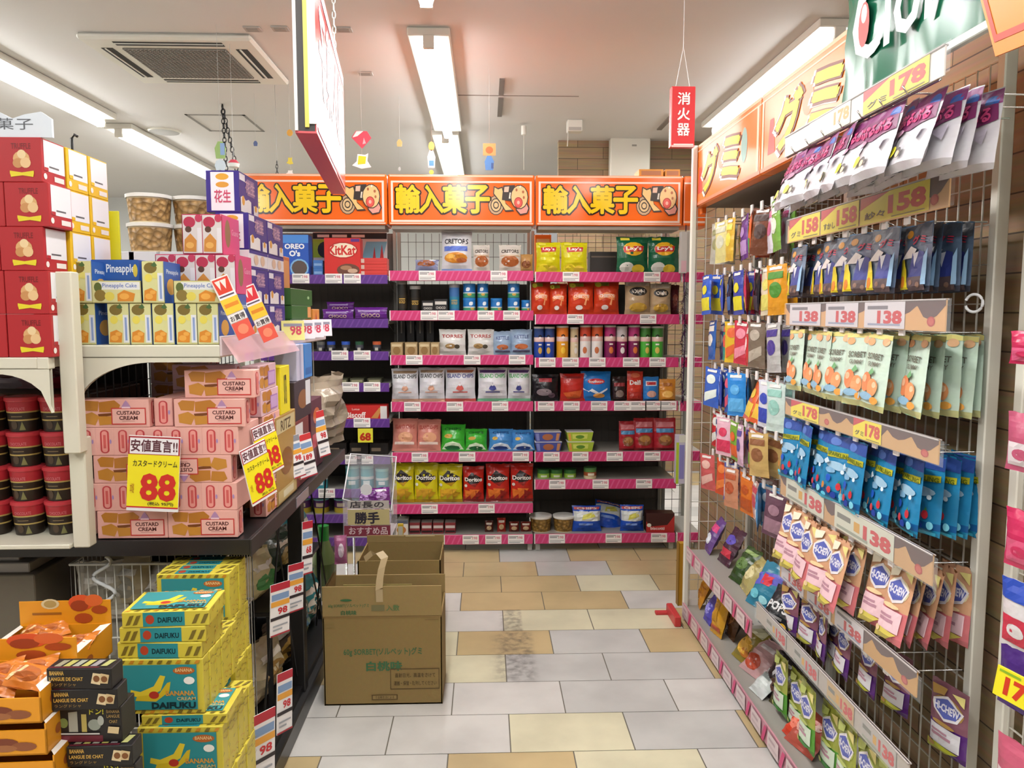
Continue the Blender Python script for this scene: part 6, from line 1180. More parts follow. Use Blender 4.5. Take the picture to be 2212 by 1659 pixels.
# ------------------------------------------------------------------ bags lying on the low shelves
def lowbag(pxc, py, X, z, w, h, base, art, label, rx, rz, seed, d=.05):
    p = atX(pxc, py, X); put(bag(w, h, d, base, art, seed=seed, crump=1.8), 'sweets_bag', label, 'snack bag', (X, p.y, z), (-rx, 0, R(rz)), 'bags on the low shelves')
zu, zl = .362, .072
for i, (px, X, w, h, base, art, lb, rx, rz) in enumerate((
    (1525, 1.03, .12, .17, '#6a4a8a', [('r', .1, .6, .9, .8, '#d84a84'), ('e', .5, .35, .3, .16, '#d9dce6')], 'purple and pink bag at the far end of the upper low shelf', .45, -95),
    (1560, 1.05, .13, .17, '#4a2a3a', [('r', .1, .2, .9, .4, '#c9384a'), ('e', .5, .65, .35, .14, '#5a4ab0')], 'dark purple bag on the upper low shelf next to the far one', .5, -85),
    (1588, 1.03, .12, .16, '#2f4a1f', [('e', .5, .5, .36, .16, '#5a7a3a'), ('r', .1, .8, .9, .9, '#86a05a')], 'dark green bag leaning on the upper low shelf', .6, -80),
    (1606, 1.03, .12, .15, '#b0a468', [('e', .5, .5, .3, .2, '#d6cc98'), ('r', .2, .75, .8, .82, '#8a7a3a')], 'straw-coloured bag leaning on the upper low shelf', .6, -95),
    (1636, 1.02, .15, .18, '#2f7f9c', [('p', [(.05, .4), (.95, .6), (.95, .85), (.05, .7)], '#5a5ac0'), ('r', .35, .5, .75, .72, '#d0303c'), ('e', .3, .25, .2, .1, '#6ac0d0'), ('e', .7, .2, .16, .08, '#9ad6e0')], 'blue and red bag leaning on the upper low shelf', .55, -75),
    (1668, 1.0, .15, .16, '#1e2226', [('t', 'POPS', .5, .5, .7, .2, .04, '#dcdcdc'), ('r', .1, .25, .8, .3, '#8a8a8a'), ('e', .85, .15, .1, .08, '#d9a82a')], 'black bag with white lettering at the near end of the upper low shelf', .6, -72))):
    lowbag(px, 1260, X, zu, w, h, base, art, lb, rx, rz, 700 + i)
for i, (px, py, X, w, h, base, art, lb, rx, rz) in enumerate((
    (1508, 1320, 1.02, .13, .19, '#d08a1e', [('r', .1, .3, .9, .36, '#b06a14'), ('r', .1, .5, .9, .54, '#b06a14')], 'amber bag at the far end of the bottom shelf', .4, -100),
    (1526, 1340, 1.0, .10, .12, '#5a52b4', [('e', .5, .5, .3, .2, '#8a84d0')], 'violet bag low at the far end of the bottom shelf', .4, -90),
    (1546, 1350, 1.0, .11, .20, '#d39a2a', [('e', .5, .82, .2, .08, '#e0d6c0'), ('r', .1, .1, .9, .2, '#c05a3a'), ('r', .35, .3, .65, .7, '#c08a1c')], 'upright yellow bag on the bottom shelf', .25, -80),
    (1575, 1380, 1.05, .10, .19, '#5a3a20', [('e', .5, .5, .3, .2, '#8a5a2e')], 'brown bag behind the upright yellow bag', .3, -85),
    (1598, 1400, 1.02, .14, .18, '#8a7a2e', [('r', .1, .68, .9, .9, '#c9c4a0'), ('e', .45, .35, .35, .2, '#d9a83a'), ('e', .6, .22, .2, .1, '#b8702a')], 'gold bag with a nut picture on the bottom shelf', .7, -80),
    (1618, 1430, 1.02, .14, .16, '#c9a0a0', [('e', .45, .3, .35, .2, '#b8482c'), ('r', .3, .7, .9, .82, '#e0d4d4')], 'pale pink and red bag on the bottom shelf', .8, -75),
    (1632, 1480, .99, .10, .11, '#d2d8d6', [('r', .2, .6, .8, .8, '#9aa6a4')], 'white bag lying low on the bottom shelf', .9, -80),
    (1662, 1500, 1.03, .15, .17, '#2a2224', [('p', [(.3, .5), (.5, .9), (.56, .85), (.4, .45)], '#c9c9cc'), ('e', .6, .3, .25, .14, '#5a3a2e'), ('e', .75, .7, .1, .1, '#a8583a')], 'shiny black bag on the bottom shelf', .6, -75),
    (1684, 1550, 1.04, .12, .15, '#4a4424', [('e', .5, .5, .3, .16, '#8a7a3a')], 'dark olive bag on the bottom shelf beside the green bags', .5, -70),
    (1706, 1590, 1.0, .10, .10, '#d8442a', [('e', .5, .5, .3, .2, '#e8806a')], 'bright red bag low on the bottom shelf', .8, -80),
    (1722, 1640, 1.0, .14, .13, '#b8584a', [('e', .3, .5, .16, .14, '#dfa898'), ('e', .6, .4, .18, .14, '#8a2a24'), ('e', .75, .7, .1, .1, '#e6c4b8')], 'red and white mixed bag at the bottom edge of the picture', .8, -75))):
    lowbag(px, py, X, zl, w, h, base, art, lb, rx, rz, 720 + i)
# ------------------------------------------------------------------ bags on the nearest rack
for i, (px, py, h, c1, c2, lb) in enumerate(((2238, 716, .05, '#c92a5a', '#d95a84', 'pink bag corner highest at the right edge'), (2232, 895, .09, '#c05a78', '#dcd0d4', 'pink and white bag at the right edge, second from top'), (2228, 1108, .09, '#c9305e', '#d85a80', 'pink bag at the right edge, third from top'),
        (2220, 1262, .11, '#dcd6d8', '#c92f4a', 'white, blue and pink bag at the right edge'), (2214, 1405, .10, '#4a2a7a', '#c9b4c0', 'purple bag above the yellow card at the right edge'), (2208, 1610, .10, '#c9607a', '#e0cdd0', 'pink bag at the lower right corner'))):
    X = 1.10; p = atX(px, py, X); art = [('r', .06, .1, .94, .5, c2), ('e', .4, .3, .2, .1, c1)] + ([('r', 0, .72, 1, 1, '#2a4ab0')] if i == 3 else [])
    put(bag(.12, h*1.35, .03, c1, art, seed=760 + i), 'sweets_bag', lb, 'snack bag', (X, p.y, p.z - h*1.35), (0, 0, R(-80)), 'bags on the nearest rack')
b = MB(); b.box(-.05, .05, -.002, .002, 0, .062, ink('#efe12a'), .0005); b.decals([('t', '178', .55, .45, .7, .62, .05, '#cf3a22'), ('r', .06, .84, .5, .92, '#8ab02a')], lambda u, v, q: ((u-.5)*.1, -.002 - q, v*.062))
p = atX(2196, 1525, 1.05); put(b, 'price_card', 'yellow price card reading 178 at the right edge of the picture', 'price card', (1.05, p.y, p.z), (-.1, R(4), R(-70)))

# ------------------------------------------------------------------ orange signs, banner and corner card above the right rack
def side_board(y0, y1, label):
    k = Kit(); b = MB(); X = .97; z0, z1 = 1.952, 2.224; L_ = y1 - y0; h = z1 - z0
    b.box(X, X + .05, y0, y1, z0, z1, mat('#f27a24', .3), .005); k.root = b.mesh('board'); mp = lambda u, v, q: (X - q, y1 - u*L_, z0 + v*h)
    f = MB(); f.decals([('r', 0, .955, 1, 1, '#f2b48c'), ('r', .0, .89, 1, .91, '#f6c8a8'), ('r', 0, .02, 1, .07, '#ef7f5c'), ('r', .955, .07, .98, .90, '#f4c6a4'), ('r', .01, .07, .03, .90, '#f4c6a4')], mp); k.part('border', f)
    for i, (ch, cu) in enumerate((('グ', .30), ('ミ', .62))):
        l = MB(); l.decals([('t', ch, cu - .015, .46, .28, .64, .10, '#f2e6dc'), ('t', ch, cu, .47, .26, .60, .12, '#7a3a1e'), ('t', ch, cu, .475, .25, .57, .06, '#f4d21e')], mp, e0=.001, de=.00025); k.part('letter', l, -1, 'yellow letter with pale and brown outline')
    for sp_ in (('p', [(.08, .2), (.16, .2), (.14, .62), (.10, .62)], '#d8402e'), ('e', .47, .58, .05, .18, '#ef8f6a'), ('e', .80, .52, .04, .24, '#8fb0a4')):
        c = MB(); c.decals([sp_], mp, e0=.0008); k.part('sweets_picture', c)
    put(k, 'header_board', label, 'sign', (0, 0, 0), 0, 'orange signs along the right rack')
side_board(2.735, 3.60, 'orange sign over the far bay of the mesh rack, beside the red hanging sign')
side_board(1.90, 2.73, 'orange sign over the near bay of the mesh rack, beside the green banner')
b = MB(); b.box(1.025, 1.30, 2.66, 3.6, 1.955, 1.975, mat('#857a70', .7), .003); b.box(1.0, 1.02, 3.56, 3.60, 1.925, 1.952, mat(OR, .3)); put(b, 'canopy_board', 'grey-brown board roofing the rack behind the orange signs', 'board', (0, 0, 0))
X = .93; a = atX(1820, 188, X); c = atX(2140, 104, X); z0 = 1.995; z1 = 2.62
k = Kit(); b = MB(); n = 18; GRN = mat('#1f6b4e', .22)
V = []; rw = random.Random(3)
wav = [[rw.uniform(-.006, .006) for _ in range(n+1)] for _ in range(9)]
for j in range(9):
    for i in range(n+1): V.append((X + wav[j][i] + .006*math.sin(i*.9 + j*.7), a.y + (c.y - a.y)*i/n, z0 + (z1-z0)*j/8))
b.add(V, [(j*(n+1)+i, j*(n+1)+i+1, (j+1)*(n+1)+i+1, (j+1)*(n+1)+i) for j in range(8) for i in range(n)], GRN, True); k.root = b.mesh('sheet')
L_ = a.y - c.y; l = MB(); mp = lambda u, v, q: (X - .012 - q, a.y - u*L_, z0 + v*(z1-z0))
l.decals([('t', 'Clorets', .66, .275, 1.08, .29, .018, '#e9f2ee'), ('e', .215, .27, .045, .085, '#c93a34'), ('e', .215, .31, .024, .035, '#f0cfc6')], mp, [i/10 for i in range(11)], ()); k.part('lettering', l, -1, 'white lettering with a red dot')
e = MB(); e.box(X - .008, X + .008, c.y, a.y + (c.y - a.y)*.58, z0 - .006, z0 + .012, mat('#dfe6e0', .3), .002); k.part('bottom_bar', e)
put(k, 'banner', 'glossy dark green banner with white lettering above the rack', 'banner', (0, 0, 0))
X = .84; P1 = atX(2150, 122, X); P0 = atX(2118, 0, X); P2 = atX(2212, 97, X)
d0 = (P0 - P1)*2.2; d1 = (P2 - P1)*3.5; k = Kit(); b = MB(); nn = d1.cross(d0).normalized()
if nn.x > 0: nn = -nn
Q = [P1, P1 + d1, P1 + d1 + d0, P1 + d0]
b.poly(Q, mat('#f08a2a', .35)); b.poly([q - nn*.004 for q in Q][::-1], mat('#f08a2a', .35))
for i in range(4): b.poly([Q[i], Q[i] - nn*.004, Q[(i+1) % 4] - nn*.004, Q[(i+1) % 4]], mat('#f08a2a', .35))
k.root = b.mesh('card'); l = MB(); mp = lambda u, v, q: P1 + d1*u + d0*v + nn*q
l.decals([('p', [(.03, .10), (.97, .10), (.97, .15), (.07, .15), (.07, .97), (.03, .97)], '#d8452e'), ('p', [(.16, .40), (.40, .36), (.46, .6), (.40, .95), (.14, .95)], '#3a3a1c'), ('p', [(.175, .42), (.385, .38), (.44, .6), (.385, .93), (.155, .93)], '#efe24a')], mp, e0=.001); k.part('print', l)
put(k, 'promotion_card', 'orange card with red border at the upper right corner', 'sign', (0, 0, 0))

# ================================================================== IN THE AISLE AND HANGING
# cardboard box on the floor with raised flaps
KR = mat('#937a48', .75, 0, 'kraft'); KR2 = mat('#9c8352', .75, 0, 'kraft'); GT = '#3a6a42'
k = Kit(); b = MB(); x0, x1, y0, y1, H = -.607, -.165, 2.785, 3.03, .345; t = .005
b.box(x0, x1, y0, y0 + t, 0, H, KR, .001); b.box(x0, x1, y1 - t, y1, 0, H, KR); b.box(x0, x0 + t, y0, y1, 0, H, KR); b.box(x1 - t, x1, y0, y1, 0, H, KR); b.box(x0, x1, y0, y1, .001, .006, KR)
mp = lambda u, v, q: (x0 + u*(x1-x0), y0 - q, v*H)
b.decals([('t', '60g SORBET(ソルベット)グミ', .50, .60, .66, .095, .015, GT), ('t', '白桃味', .51, .44, .30, .105, .04, GT), ('r', .005, .985, .995, .997, '#8a6d40'),
          ('r', .56, .40, .975, .41, '#5a4520'), ('r', .56, .175, .975, .185, '#5a4520'), ('r', .56, .175, .566, .41, '#5a4520'), ('r', .969, .175, .975, .41, '#5a4520'), ('t', '直射日光、高温をさけて', .77, .335, .34, .05, .005, '#4e3c1a'), ('t', '運搬・保管・陳列してください', .77, .245, .36, .05, .005, '#4e3c1a'),
          ('r', .40, .06, .62, .12, '#5a4520'), ('r', .41, .07, .61, .11, '#937a48'), ('t', '食品衛生法による', .51, .09, .16, .032, .01, '#4e3c1a'), ('r', .02, .88, .10, .91, '#8a7444'), ('r', .86, .955, .97, .962, '#7a6236')], mp, e0=.0008)
k.root = b.mesh('box_body')
f = MB(); f.box(x0, x1, y0 - .001, y0 + .004, H, H + .115, KR2, .001)
mf = lambda u, v, q: (x0 + u*(x1-x0), y0 - .001 - q, H + v*.115); f.decals([('t', '60g SORBET(ソルベット)グミ', .22, .36, .34, .14, .01, GT), ('t', '白桃味', .22, .13, .13, .15, .03, GT), ('r', .41, .18, .52, .38, '#76704a'), ('t', '入数', .59, .28, .11, .2, .03, '#5f7a4a'), ('e', .2, .55, .05, .04, GT)], mf, e0=.0008); k.part('flap', f, -1, 'front flap standing up')
f = MB(); f.box(x0, x1, y1 - .005, y1, H, H + .075, KR2, .001); k.part('flap', f)
f = MB(); f.poly([(x0, y0 + .01, H), (x0, y1 - .01, H), (x0 + .012, y1 - .03, H + .105), (x0 + .012, y0 + .03, H + .105)], KR2); f.poly([(x0 + .004, y0 + .03, H + .105), (x0 + .004, y1 - .03, H + .105), (x0 - .006, y1 - .01, H), (x0 - .006, y0 + .01, H)], KR2); k.part('flap', f)
f = MB(); f.box(x0 + .06, x1 - .12, y0 + .10, y0 + .104, .1, H + .085, mat('#9a8a4e', .75, 0, 'kraft')); k.part('divider_sheet', f, -1, 'olive cardboard sheet inside')
put(k, 'cardboard_box', 'opened cardboard box with green print standing on the aisle floor', 'box', (0, 0, 0))
k = Kit(); b = MB(); pts = [(-.395, 2.775, .452), (-.392, 2.776, .49), (-.385, 2.78, .53), (-.375, 2.79, .565), (-.395, 2.80, .585), (-.425, 2.81, .578), (-.45, 2.80, .558)]
for i in range(len(pts) - 1):
    a, c = Vector(pts[i]), Vector(pts[i+1]); w = Vector((.013, .004, .004)) if i < 4 else Vector((.003, .006, -.012)); w0 = Vector((.013, .004, .004)) if i < 5 else w
    b.poly([a - w0, a + w0, c + w, c - w], mat('#bfa982', .4))
b.poly([(-.408, 2.7825, .40), (-.382, 2.7825, .40), (-.382, 2.775, .452), (-.408, 2.775, .452)], mat('#bfa982', .4))
put(b, 'packing_tape', 'loose strip of brown packing tape curling up from the box flap', 'tape', (0, 0, 0))
k = Kit(); b = MB(); x0, x1, y0, y1, H = -.565, -.20, 3.32, 3.60, .50
for q in ((x0, x1, y0, y0+t), (x0, x1, y1-t, y1), (x0, x0+t, y0, y1), (x1-t, x1, y0, y1)): b.box(q[0], q[1], q[2], q[3], 0, H - .12, KR)
k.root = b.mesh('box_body'); z1 = atY(850, 1176, 3.45).z
f = MB(); f.box(x0, x1, y1 - t, y1, H - .12, z1, KR2, .001); f.decals([('p', [(.50, .80), (.88, .83), (.88, .97), (.50, .97)], '#cbb98f'), ('p', [(.28, .9), (.48, .84), (.48, .97), (.28, .97)], '#b9a478')], lambda u, v, q: (x0 + u*(x1-x0), y1 - t - q, H - .12 + v*(z1 - H + .12)), e0=.001); k.part('flap', f)
put(k, 'cardboard_box', 'second cardboard box behind the first, torn tape on its flap', 'box', (0, 0, 0))

# clear display bin with purple sweets at the end of the black table
k = Kit(); Yb = 3.66; A = atY(742, 1160, Yb); B = atY(846, 1160, Yb); zt1 = atY(760, 1000, Yb).z; zt2 = atY(846, 1060, Yb).z
b = MB(); d = .24; zb = A.z
for (q) in (((A.x, Yb, zb), (B.x, Yb, zb), (B.x, Yb, zt2 - .10), (A.x, Yb, zt2 - .04)), ((A.x, Yb + d, zb), (B.x, Yb + d, zb), (B.x, Yb + d, zt2 + .12), (A.x, Yb + d, zt1)), ((A.x, Yb, zb), (A.x, Yb + d, zb), (A.x, Yb + d, zt1), (A.x, Yb, zt2 - .04)), ((B.x, Yb, zb), (B.x, Yb + d, zb), (B.x, Yb + d, zt2 + .12), (B.x, Yb, zt2 - .10))): b.poly(q, CLEAR2)
b.tube([(A.x, Yb, zt2 - .04), (B.x, Yb, zt2 - .10), (B.x, Yb + d, zt2 + .12), (A.x, Yb + d, zt1)], .004, mat('#d8d6da', .2), 6, True); k.root = b.mesh('bin_wall')
f = MB(); f.box(A.x, B.x, Yb, Yb + d, zb - .004, zb, mat('#d9d3d6', .3)); k.part('bin_floor', f)
s = MB()
for xx in (A.x + .01, B.x - .01):
    for yy in (Yb + .01, Yb + d - .01): s.tube([(xx, yy, 0), (xx, yy, zb)], .006, METAL, 6)
k.part('stand_leg', s)
l = MB(); W_ = B.x - A.x; mp = lambda u, v, q: (A.x + u*W_, Yb - .003 - q, zb + v*.20)
l.decals([('r', .02, .02, .98, .28, '#8a3a4a'), ('t', 'おすすめ品', .52, .15, .8, .18, .02, '#e6d0d0'), ('r', .10, .30, .96, .68, '#cfc08a'), ('t', '勝手', .5, .47, .5, .28, .05, '#3a3440'), ('r', .1, .70, .96, .90, '#c9c0b8'), ('t', '店長の', .5, .80, .7, .16, .03, '#4a4448')], mp); k.part('notice', l, -1, 'yellow and maroon notice')
put(k, 'display_bin', 'clear plastic bin with a notice at the end of the black table', 'bin', (0, 0, 0))
for i, (dx, dy, z, c1, c2) in enumerate(((.05, .06, .20, '#d0a8c0', '#e8dce4'), (.12, .08, .21, '#8a3a7a', '#d9c0d0'), (.17, .07, .19, '#c9b0a0', '#7a5a6a'), (.08, .17, .26, '#6a2a7a', '#a87ab8'), (.16, .18, .27, '#7a3086', '#b48ac0'))):
    put(bag(.10, .09, .05, c1, [('e', .5, .5, .3, .25, c2), ('r', .2, .75, .8, .88, '#e6dfe6')], seed=800 + i, crump=2), 'candy_pack', '%s pack in the clear plastic bin' % ['pink and white left', 'plum front', 'tan right', 'purple back left', 'purple back right'][i], 'snack bag', (A.x + dx, Yb + dy, zb + z - .16), (-.3, 0, rnd.uniform(-.5, .5)), 'packs in the clear bin')
b = MB(); b.lathe([(0, 0), (.028, 0), (.028, .004), (0, .004)], mat('#f0eef0', .2), 16); put(b, 'round_tag', 'white round tag stuck in the clear bin', 'tag', (A.x + .115, Yb - .008, zb + .235), (R(90), 0, 0))
b = MB(); b.box(-.014, .014, 0, .012, 0, .22, ink('#c9a82a'), .001); b.decals([('p', [(.1, .5), (.9, .7), (.9, .8), (.1, .6)], '#4a7a2a'), ('r', .1, .85, .9, .97, '#b8b4a4')], lambda u, v, q: ((u-.5)*.028, -q, v*.22)); p = atY(854, 1165, Yb); put(b, 'narrow_box', 'narrow yellow-green pack standing beside the clear bin', 'box', (p.x + .012, Yb + .12, 0), 0, None, (1, 1, 1.9))
b = MB(); b.lathe([(0, 0), (.03, 0), (.034, .1), (.015, .16), (.015, .2), (0, .2)], [mat('#5a6a3a', .2), mat('#5a6a3a', .2), mat('#6a7a4a', .2), mat('#2f8a3a', .3), mat('#2f8a3a', .3)], 14); p = atY(700, 1215, 3.9); put(b, 'bottle', 'green-capped bottle low behind the black table', 'bottle', (p.x, 3.9, 0), 0, None, 1.9)
b = bag(.06, .14, .04, '#b86a94', [('e', .5, .5, .25, .25, '#e8d4e0')], seed=830); p = atY(738, 1215, 3.64); put(b, 'candy_pack', 'shiny pink pack hanging low left of the clear bin', 'snack bag', (p.x, 3.62, p.z), .3)

# aisle-end things by the far post of the rack
b = MB(); p = atY(1473, 1170, 3.75); b.box(p.x - .022, p.x + .022, 3.72, 3.76, 0, p.z, mat('#b8861e', .5), .002); b.box(p.x - .023, p.x - .018, 3.718, 3.762, 0, p.z, mat('#8a6414', .5)); put(b, 'yellow_panel', 'narrow ochre panel standing just past the white post', 'panel', (0, 0, 0))
b = MB(); p0 = atZ(1416, 1323, 0.01); p1 = atZ(1468, 1345, 0.01)
b.box(p0.x, p1.x - .01, p0.y - .01, p0.y + .02, .0, .014, mat('#c23a3c', .4), .002); b.box(p1.x - .03, p1.x, p1.y - .03, p0.y + .02, .0, .05, mat('#c23a3c', .4), .004); put(b, 'floor_stop', 'small red metal stop on the floor at the rack corner', 'floor stop', (0, 0, 0))
b = MB(); rt = random.Random(9); p0 = atY(1478, 620, 4.575); p1 = atY(1478, 870, 4.575)
TN = mat('#5d3566', .3, .3, 'tinsel')
for i in range(420):
    z = p1.z + (p0.z - p1.z)*i/420; an = rt.uniform(0, 6.28); r_ = rt.uniform(.025, .05); sag = .012*math.sin(i*.05)
    d = Vector((math.cos(an)*r_, math.sin(an)*r_, rt.uniform(-.03, .015))); c = Vector((p0.x + sag, 4.575, z)); w = Vector((-math.sin(an), math.cos(an), 0))*.0028
    b.poly([c - w, c + w, c + d + w*.3, c + d - w*.3], TN)
b.tube([(p0.x + .012, 4.61, 1.99), (p0.x, 4.575, p0.z), (p0.x + .012, 4.575, (p0.z+p1.z)/2), (p0.x, 4.575, p1.z)], .003, TN, 6)
put(b, 'tinsel_garland', 'dark purple tinsel garland hanging at the end of the pink shelves', 'garland', (0, 0, 0))
b = MB(); p0 = atY(1472, 940, 4.575); p1 = atY(1472, 1045, 4.575); b.box(p0.x - .03, p0.x + .025, 4.575, 4.618, p1.z, p0.z, ink('#c9c4d6'), .001)
b.decals([('r', 0, 0, .3, .85, '#b4cc3a'), ('r', .35, .1, .9, .8, '#8a86c4'), ('r', .3, .85, 1, 1, '#dcdccf')], lambda u, v, q: (p0.x - .03 + u*.055, 4.575 - q, p1.z + v*(p0.z-p1.z))); put(b, 'hanging_pack', 'lilac and lime pack hanging behind the white post', 'snack bag', (0, 0, 0))
b = MB(); p0 = atY(1478, 500, 4.575); p1 = atY(1478, 590, 4.575); b.box(p0.x - .018, p0.x + .02, 4.575, 4.618, p1.z, p0.z, ink('#c9c6c2'), .001); b.decals([('r', .1, .03, .9, .3, '#d8b0ba')], lambda u, v, q: (p0.x - .018 + u*.038, 4.575 - q, p1.z + v*(p0.z-p1.z))); put(b, 'hanging_pack', 'pale grey pack hanging beside the dark green crisp bags', 'snack bag', (0, 0, 0))

# hanging aisle sign, seen almost edge on
k = Kit(); n0 = Vector((-.522, 2.33, 0)); n1 = Vector((-.648, 3.50, 0)); dr = (n1 - n0).normalized(); sd = Vector((dr.y, -dr.x, 0))
zb, zt = 2.0, 2.50; b = MB()
def slab(mb, s0, s1, z0, z1, m, a=0., c=1.):
    A_ = n0 + (n1-n0)*a; B_ = n0 + (n1-n0)*c
    V = [(A_ + sd*s0), (A_ + sd*s1), (B_ + sd*s1), (B_ + sd*s0)]
    V = [Vector((v.x, v.y, z)) for z in (z0, z1) for v in V]
    mb.add(V, [(3, 2, 1, 0), (4, 5, 6, 7), (0, 1, 5, 4), (1, 2, 6, 5), (2, 3, 7, 6), (3, 0, 4, 7)], m)
slab(b, -.026, .026, zb, zt, mat('#3a3634', .4)); k.root = b.mesh('sign_body')
f = MB(); slab(f, .026, .030, zb, zt, mat('#d02f36', .17)); k.part('face', f, -1, 'glossy red face with white lettering')
f = MB(); slab(f, -.030, -.026, zb, zt, mat('#55504c', .3)); k.part('face', f)
f = MB(); slab(f, -.002, .010, zb + .01, zt, mat('#d9cf5a', .3), -.006, 0.); slab(f, -.031, -.022, zb, zt, mat('#e6e4e0', .3), -.006, 0.); slab(f, .010, .032, zb + .02, zt, mat('#efefec', .3), -.006, 0.); slab(f, -.031, .031, zb - .006, zb, mat('#e0565c', .3)); k.part('frame_profile', f, -1, 'yellow and white edge profiles')
l = MB(); L_ = (n1 - n0).length
mp = lambda u, v, q: (lambda A_: (A_.x, A_.y, zb + v*(zt-zb)))(n1 + (n0 - n1)*u + sd*(.0305 + q))
l.decals([('t', '輸入菓子', .5, .58, .8, .55, .03, '#f2efec'), ('r', .03, .90, .97, .97, '#f0ece8'), ('r', .03, .02, .97, .05, '#e06a6c')], mp); k.part('lettering', l)
for s in (.06, .94):
    P_ = n0 + (n1 - n0)*s; c = MB(); z = zt
    i = 0
    while z < CEIL - .01:
        pts = []
        for q in range(10):
            an = q/10*6.2832; o = .007*math.cos(an); pts.append((P_.x + (o if i % 2 else 0), P_.y + (0 if i % 2 else o), z + .017 + .020*math.sin(an)))
        c.tube(pts, .0022, mat('#dcdad4', .3), 5, True); z += .031; i += 1
    k.part('chain', c)
put(k, 'hanging_sign', 'large hanging aisle sign seen edge on, red along its bottom', 'sign', (0, 0, 0))

# red fire extinguisher sign
k = Kit(); Yf = 3.2; A = atY(1451, 186, Yf); B = atY(1500, 318, Yf); b = MB(); w = B.x - A.x; h = A.z - B.z
b.box(A.x, B.x, Yf, Yf + .035, B.z, A.z, mat('#cf2f33', .25), .002); mp = lambda u, v, q: (A.x + u*w, Yf - q, B.z + v*h)
b.decals([('r', .03, .0, .97, .035, '#e9b4b0'), ('r', .0, .02, .03, .98, '#e6a09c'), ('r', .12, .035, .95, .055, '#f0dcd8')], mp); k.root = b.mesh('sign_body')
for i, ch in enumerate('消火器'):
    l = MB(); l.decals([('t', ch, .52, .80 - .255*i, .52, .20, .02, '#f6eeec')], mp, e0=.001); k.part('letter', l, -1, 'white letter')
s = MB()
for xx in (A.x + .02, B.x - .02): s.tube([(xx, Yf + .017, A.z), ((A.x + B.x)/2, Yf + .017, A.z + .16)], .0012, mat('#e6e2de', .3), 4)
s.tube([((A.x + B.x)/2, Yf + .017, A.z + .16), ((A.x + B.x)/2, Yf + .017, CEIL)], .0012, mat('#e6e2de', .3), 4); k.part('suspension_cord', s)
put(k, 'extinguisher_sign', 'red hanging fire extinguisher sign with white characters', 'sign', (0, 0, 0))

# dark chain at the left
k = None; b = MB(); top = Vector((-1.93, 5.9, CEIL)); 
for (dx, ln) in ((.015, .55), (.13, .66)):
    z = 0; i = 0
    while z < ln:
        s = z/ln; P_ = top + Vector((dx*s, 0, -z)); pts = []
        for q in range(9):
            an = q/9*6.2832; o = .012*math.cos(an); pts.append((P_.x + (o if i % 2 else 0), P_.y + (0 if i % 2 else o), P_.z - .02 + .022*math.sin(an)))
        b.tube(pts, .0042, mat('#2a2928', .4), 5, True); z += .034; i += 1
put(b, 'chain', 'two dark chain strands hanging from the ceiling at the left', 'chain', (0, 0, 0))
b = MB(); p = atY(598, 352, 5.4); 
for i in range(7):
    pts = [(p.x + (.008*math.cos(q/8*6.28) if i % 2 else 0), 5.4 + (0 if i % 2 else .008*math.cos(q/8*6.28)), p.z - i*.024 + .015*math.sin(q/8*6.28)) for q in range(8)]
    b.tube(pts, .003, mat('#3a3938', .4), 5, True)
b.tube([(p.x, 5.4, p.z + .01), (p.x, 5.4, CEIL)], .0012, mat('#b0aeaa', .5), 4)
put(b, 'chain', 'short dark chain just above the left orange sign', 'chain', (0, 0, 0))

# paper mobiles above the gondola
def mobile(px, ys, Y, pieces, label):
    k = Kit(); p = atY(px, ys, Y); b = MB(); zmin = min(atY(px, yy, Y).z for yy, *_ in pieces); b.tube([(p.x, Y, CEIL), (p.x, Y, zmin)], .0010, mat('#d6d6d2', .4), 4); k.root = b.mesh('thread')
    for (yy, w, h, base, art) in pieces:
        q = atY(px, yy, Y); c = MB(); pts = art[0]
        P_ = [(q.x + (u-.5)*w, Y - .002, q.z + (v-.5)*h) for u, v in pts]
        c.poly(P_, card(base)); c.poly([(x, y + .004, z) for x, y, z in P_][::-1], card(base))
        for i in range(len(P_)):
            a_, c_ = P_[i], P_[(i+1) % len(P_)]; c.poly([a_, (a_[0], a_[1] + .004, a_[2]), (c_[0], c_[1] + .004, c_[2]), c_], card(base))
        c.decals(art[1], lambda u, v, e: (q.x + (u-.5)*w, Y - .002 - e, q.z + (v-.5)*h), e0=.0008); k.part('paper_shape', c)
    put(k, 'paper_mobile', label, 'mobile', (0, 0, 0), 0, 'paper mobiles above the back shelves')
dia = [(0, .62), (.22, 1), (.78, .98), (1, .6), (.52, 0)]; rnd8 = [(.5 + .5*math.cos(i*.785), .5 + .5*math.sin(i*.785)) for i in range(8)]; cone = [(.0, .2), (.25, .45), (.3, .9), (.7, .85), (.85, .95), (.8, .5), (1, .1), (.5, 0)]; bird = [(.1, 0), (.0, .6), (.3, 1), (.7, 1), (1, .6), (.9, 0)]
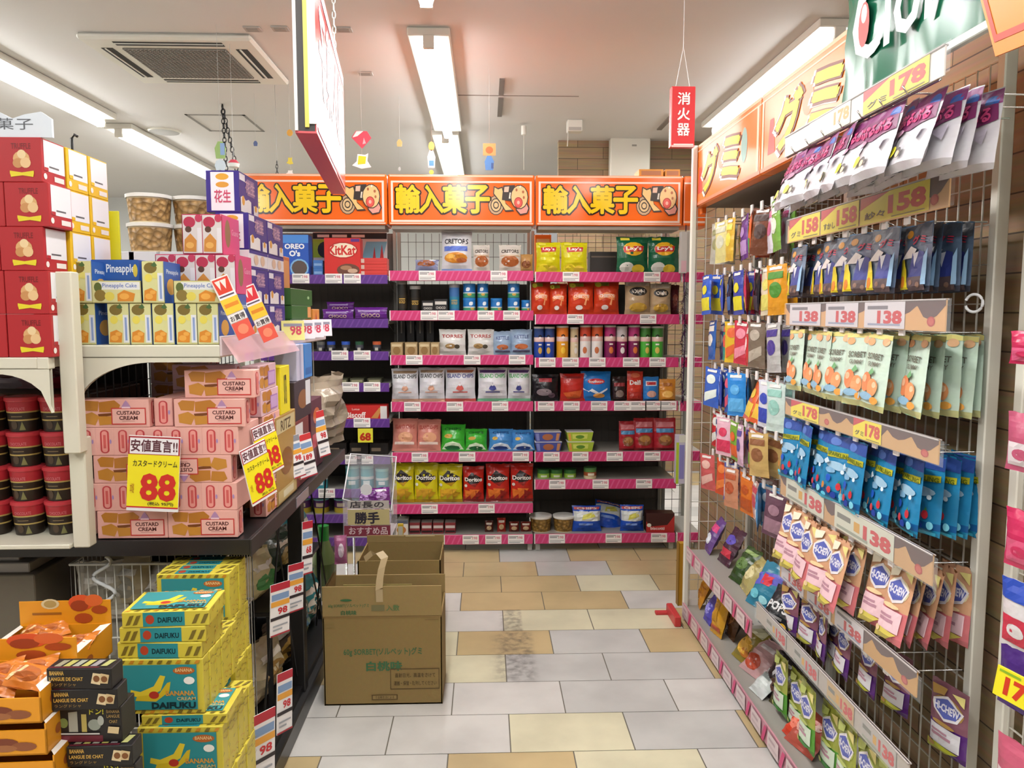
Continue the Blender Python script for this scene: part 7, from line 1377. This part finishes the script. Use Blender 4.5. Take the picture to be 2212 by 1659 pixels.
mobile(781, 300, 5.0, [(302, .125, .11, '#c9485a', (dia, [('p', [(.05, .62), (.25, .97), (.6, .98), (.3, .7)], '#eadfe0'), ('p', [(.55, .25), (.62, .62), (.72, .3)], '#e8a8b0')])), (347, .12, .10, '#eef0ee', (cone, [('p', [(.3, .25), (.35, .8), (.75, .75), (.7, .3)], '#e0cc2a')]))], 'paper mobile with a red gem shape over a yellow one')
mobile(1057, 325, 5.0, [(323, .08, .075, '#e0985a', ([(0, 0), (0, 1), (1, 1), (1, 0)], [('e', .5, .45, .3, .3, '#d0622e')])), (352, .06, .09, '#4a80c0', (bird, [('r', .7, .1, .95, .5, '#2f4f88')]))], 'paper mobile with an orange square over a blue shape')
mobile(932, 318, 5.0, [(316, .04, .06, '#c9a04a', (rnd8, [])), (343, .05, .11, '#dfe8f0', (bird, [('r', .2, .1, .8, .4, '#4a86d0')])), (372, .03, .03, '#e0c84a', (rnd8, []))], 'paper mobile beside the far lamp, pale blue and yellow')
mobile(626, 285, 5.2, [(287, .04, .045, '#d9a84a', (rnd8, [])), (347, .045, .05, '#d9cc4a', (cone, [])), (372, .05, .03, '#eceee8', (cone, []))], 'paper mobile with small yellow shapes left of the hanging sign')
mobile(552, 308, 5.6, [(310, .03, .035, '#5a6a94', (bird, []))], 'tiny blue paper mobile left of the hanging sign')
mobile(863, 308, 5.6, [(309, .04, .05, '#a8905a', (bird, [])), (365, .02, .03, '#9a9a94', (rnd8, []))], 'tiny tan paper mobile between hanging sign and lamp')
mobile(476, 320, 4.3, [(324, .06, .09, '#9ab86a', (bird, [('r', .5, .2, .9, .9, '#8aa8d0')])), (358, .06, .07, '#d0dce4', (rnd8, [])), (377, .05, .05, '#d8b45a', (rnd8, []))], 'green, blue and yellow paper mobile beside the dark chain')
b = MB(); p = atY(505, 365, 4.5); b.lathe([(0, 0), (.028, .01), (.033, .03), (.016, .05), (0, .05)], [mat('#eef0ec', .4), mat('#eef0ec', .4), mat('#c9485a', .4), mat('#c9485a', .4)], 14); b.tube([(0, 0, .05), (0, 0, CEIL - p.z)], .001, mat('#d6d6d2', .4), 4); put(b, 'hanging_ornament', 'white and pink round ornament hanging above the purple boxes', 'ornament', (p.x, 4.5, p.z))
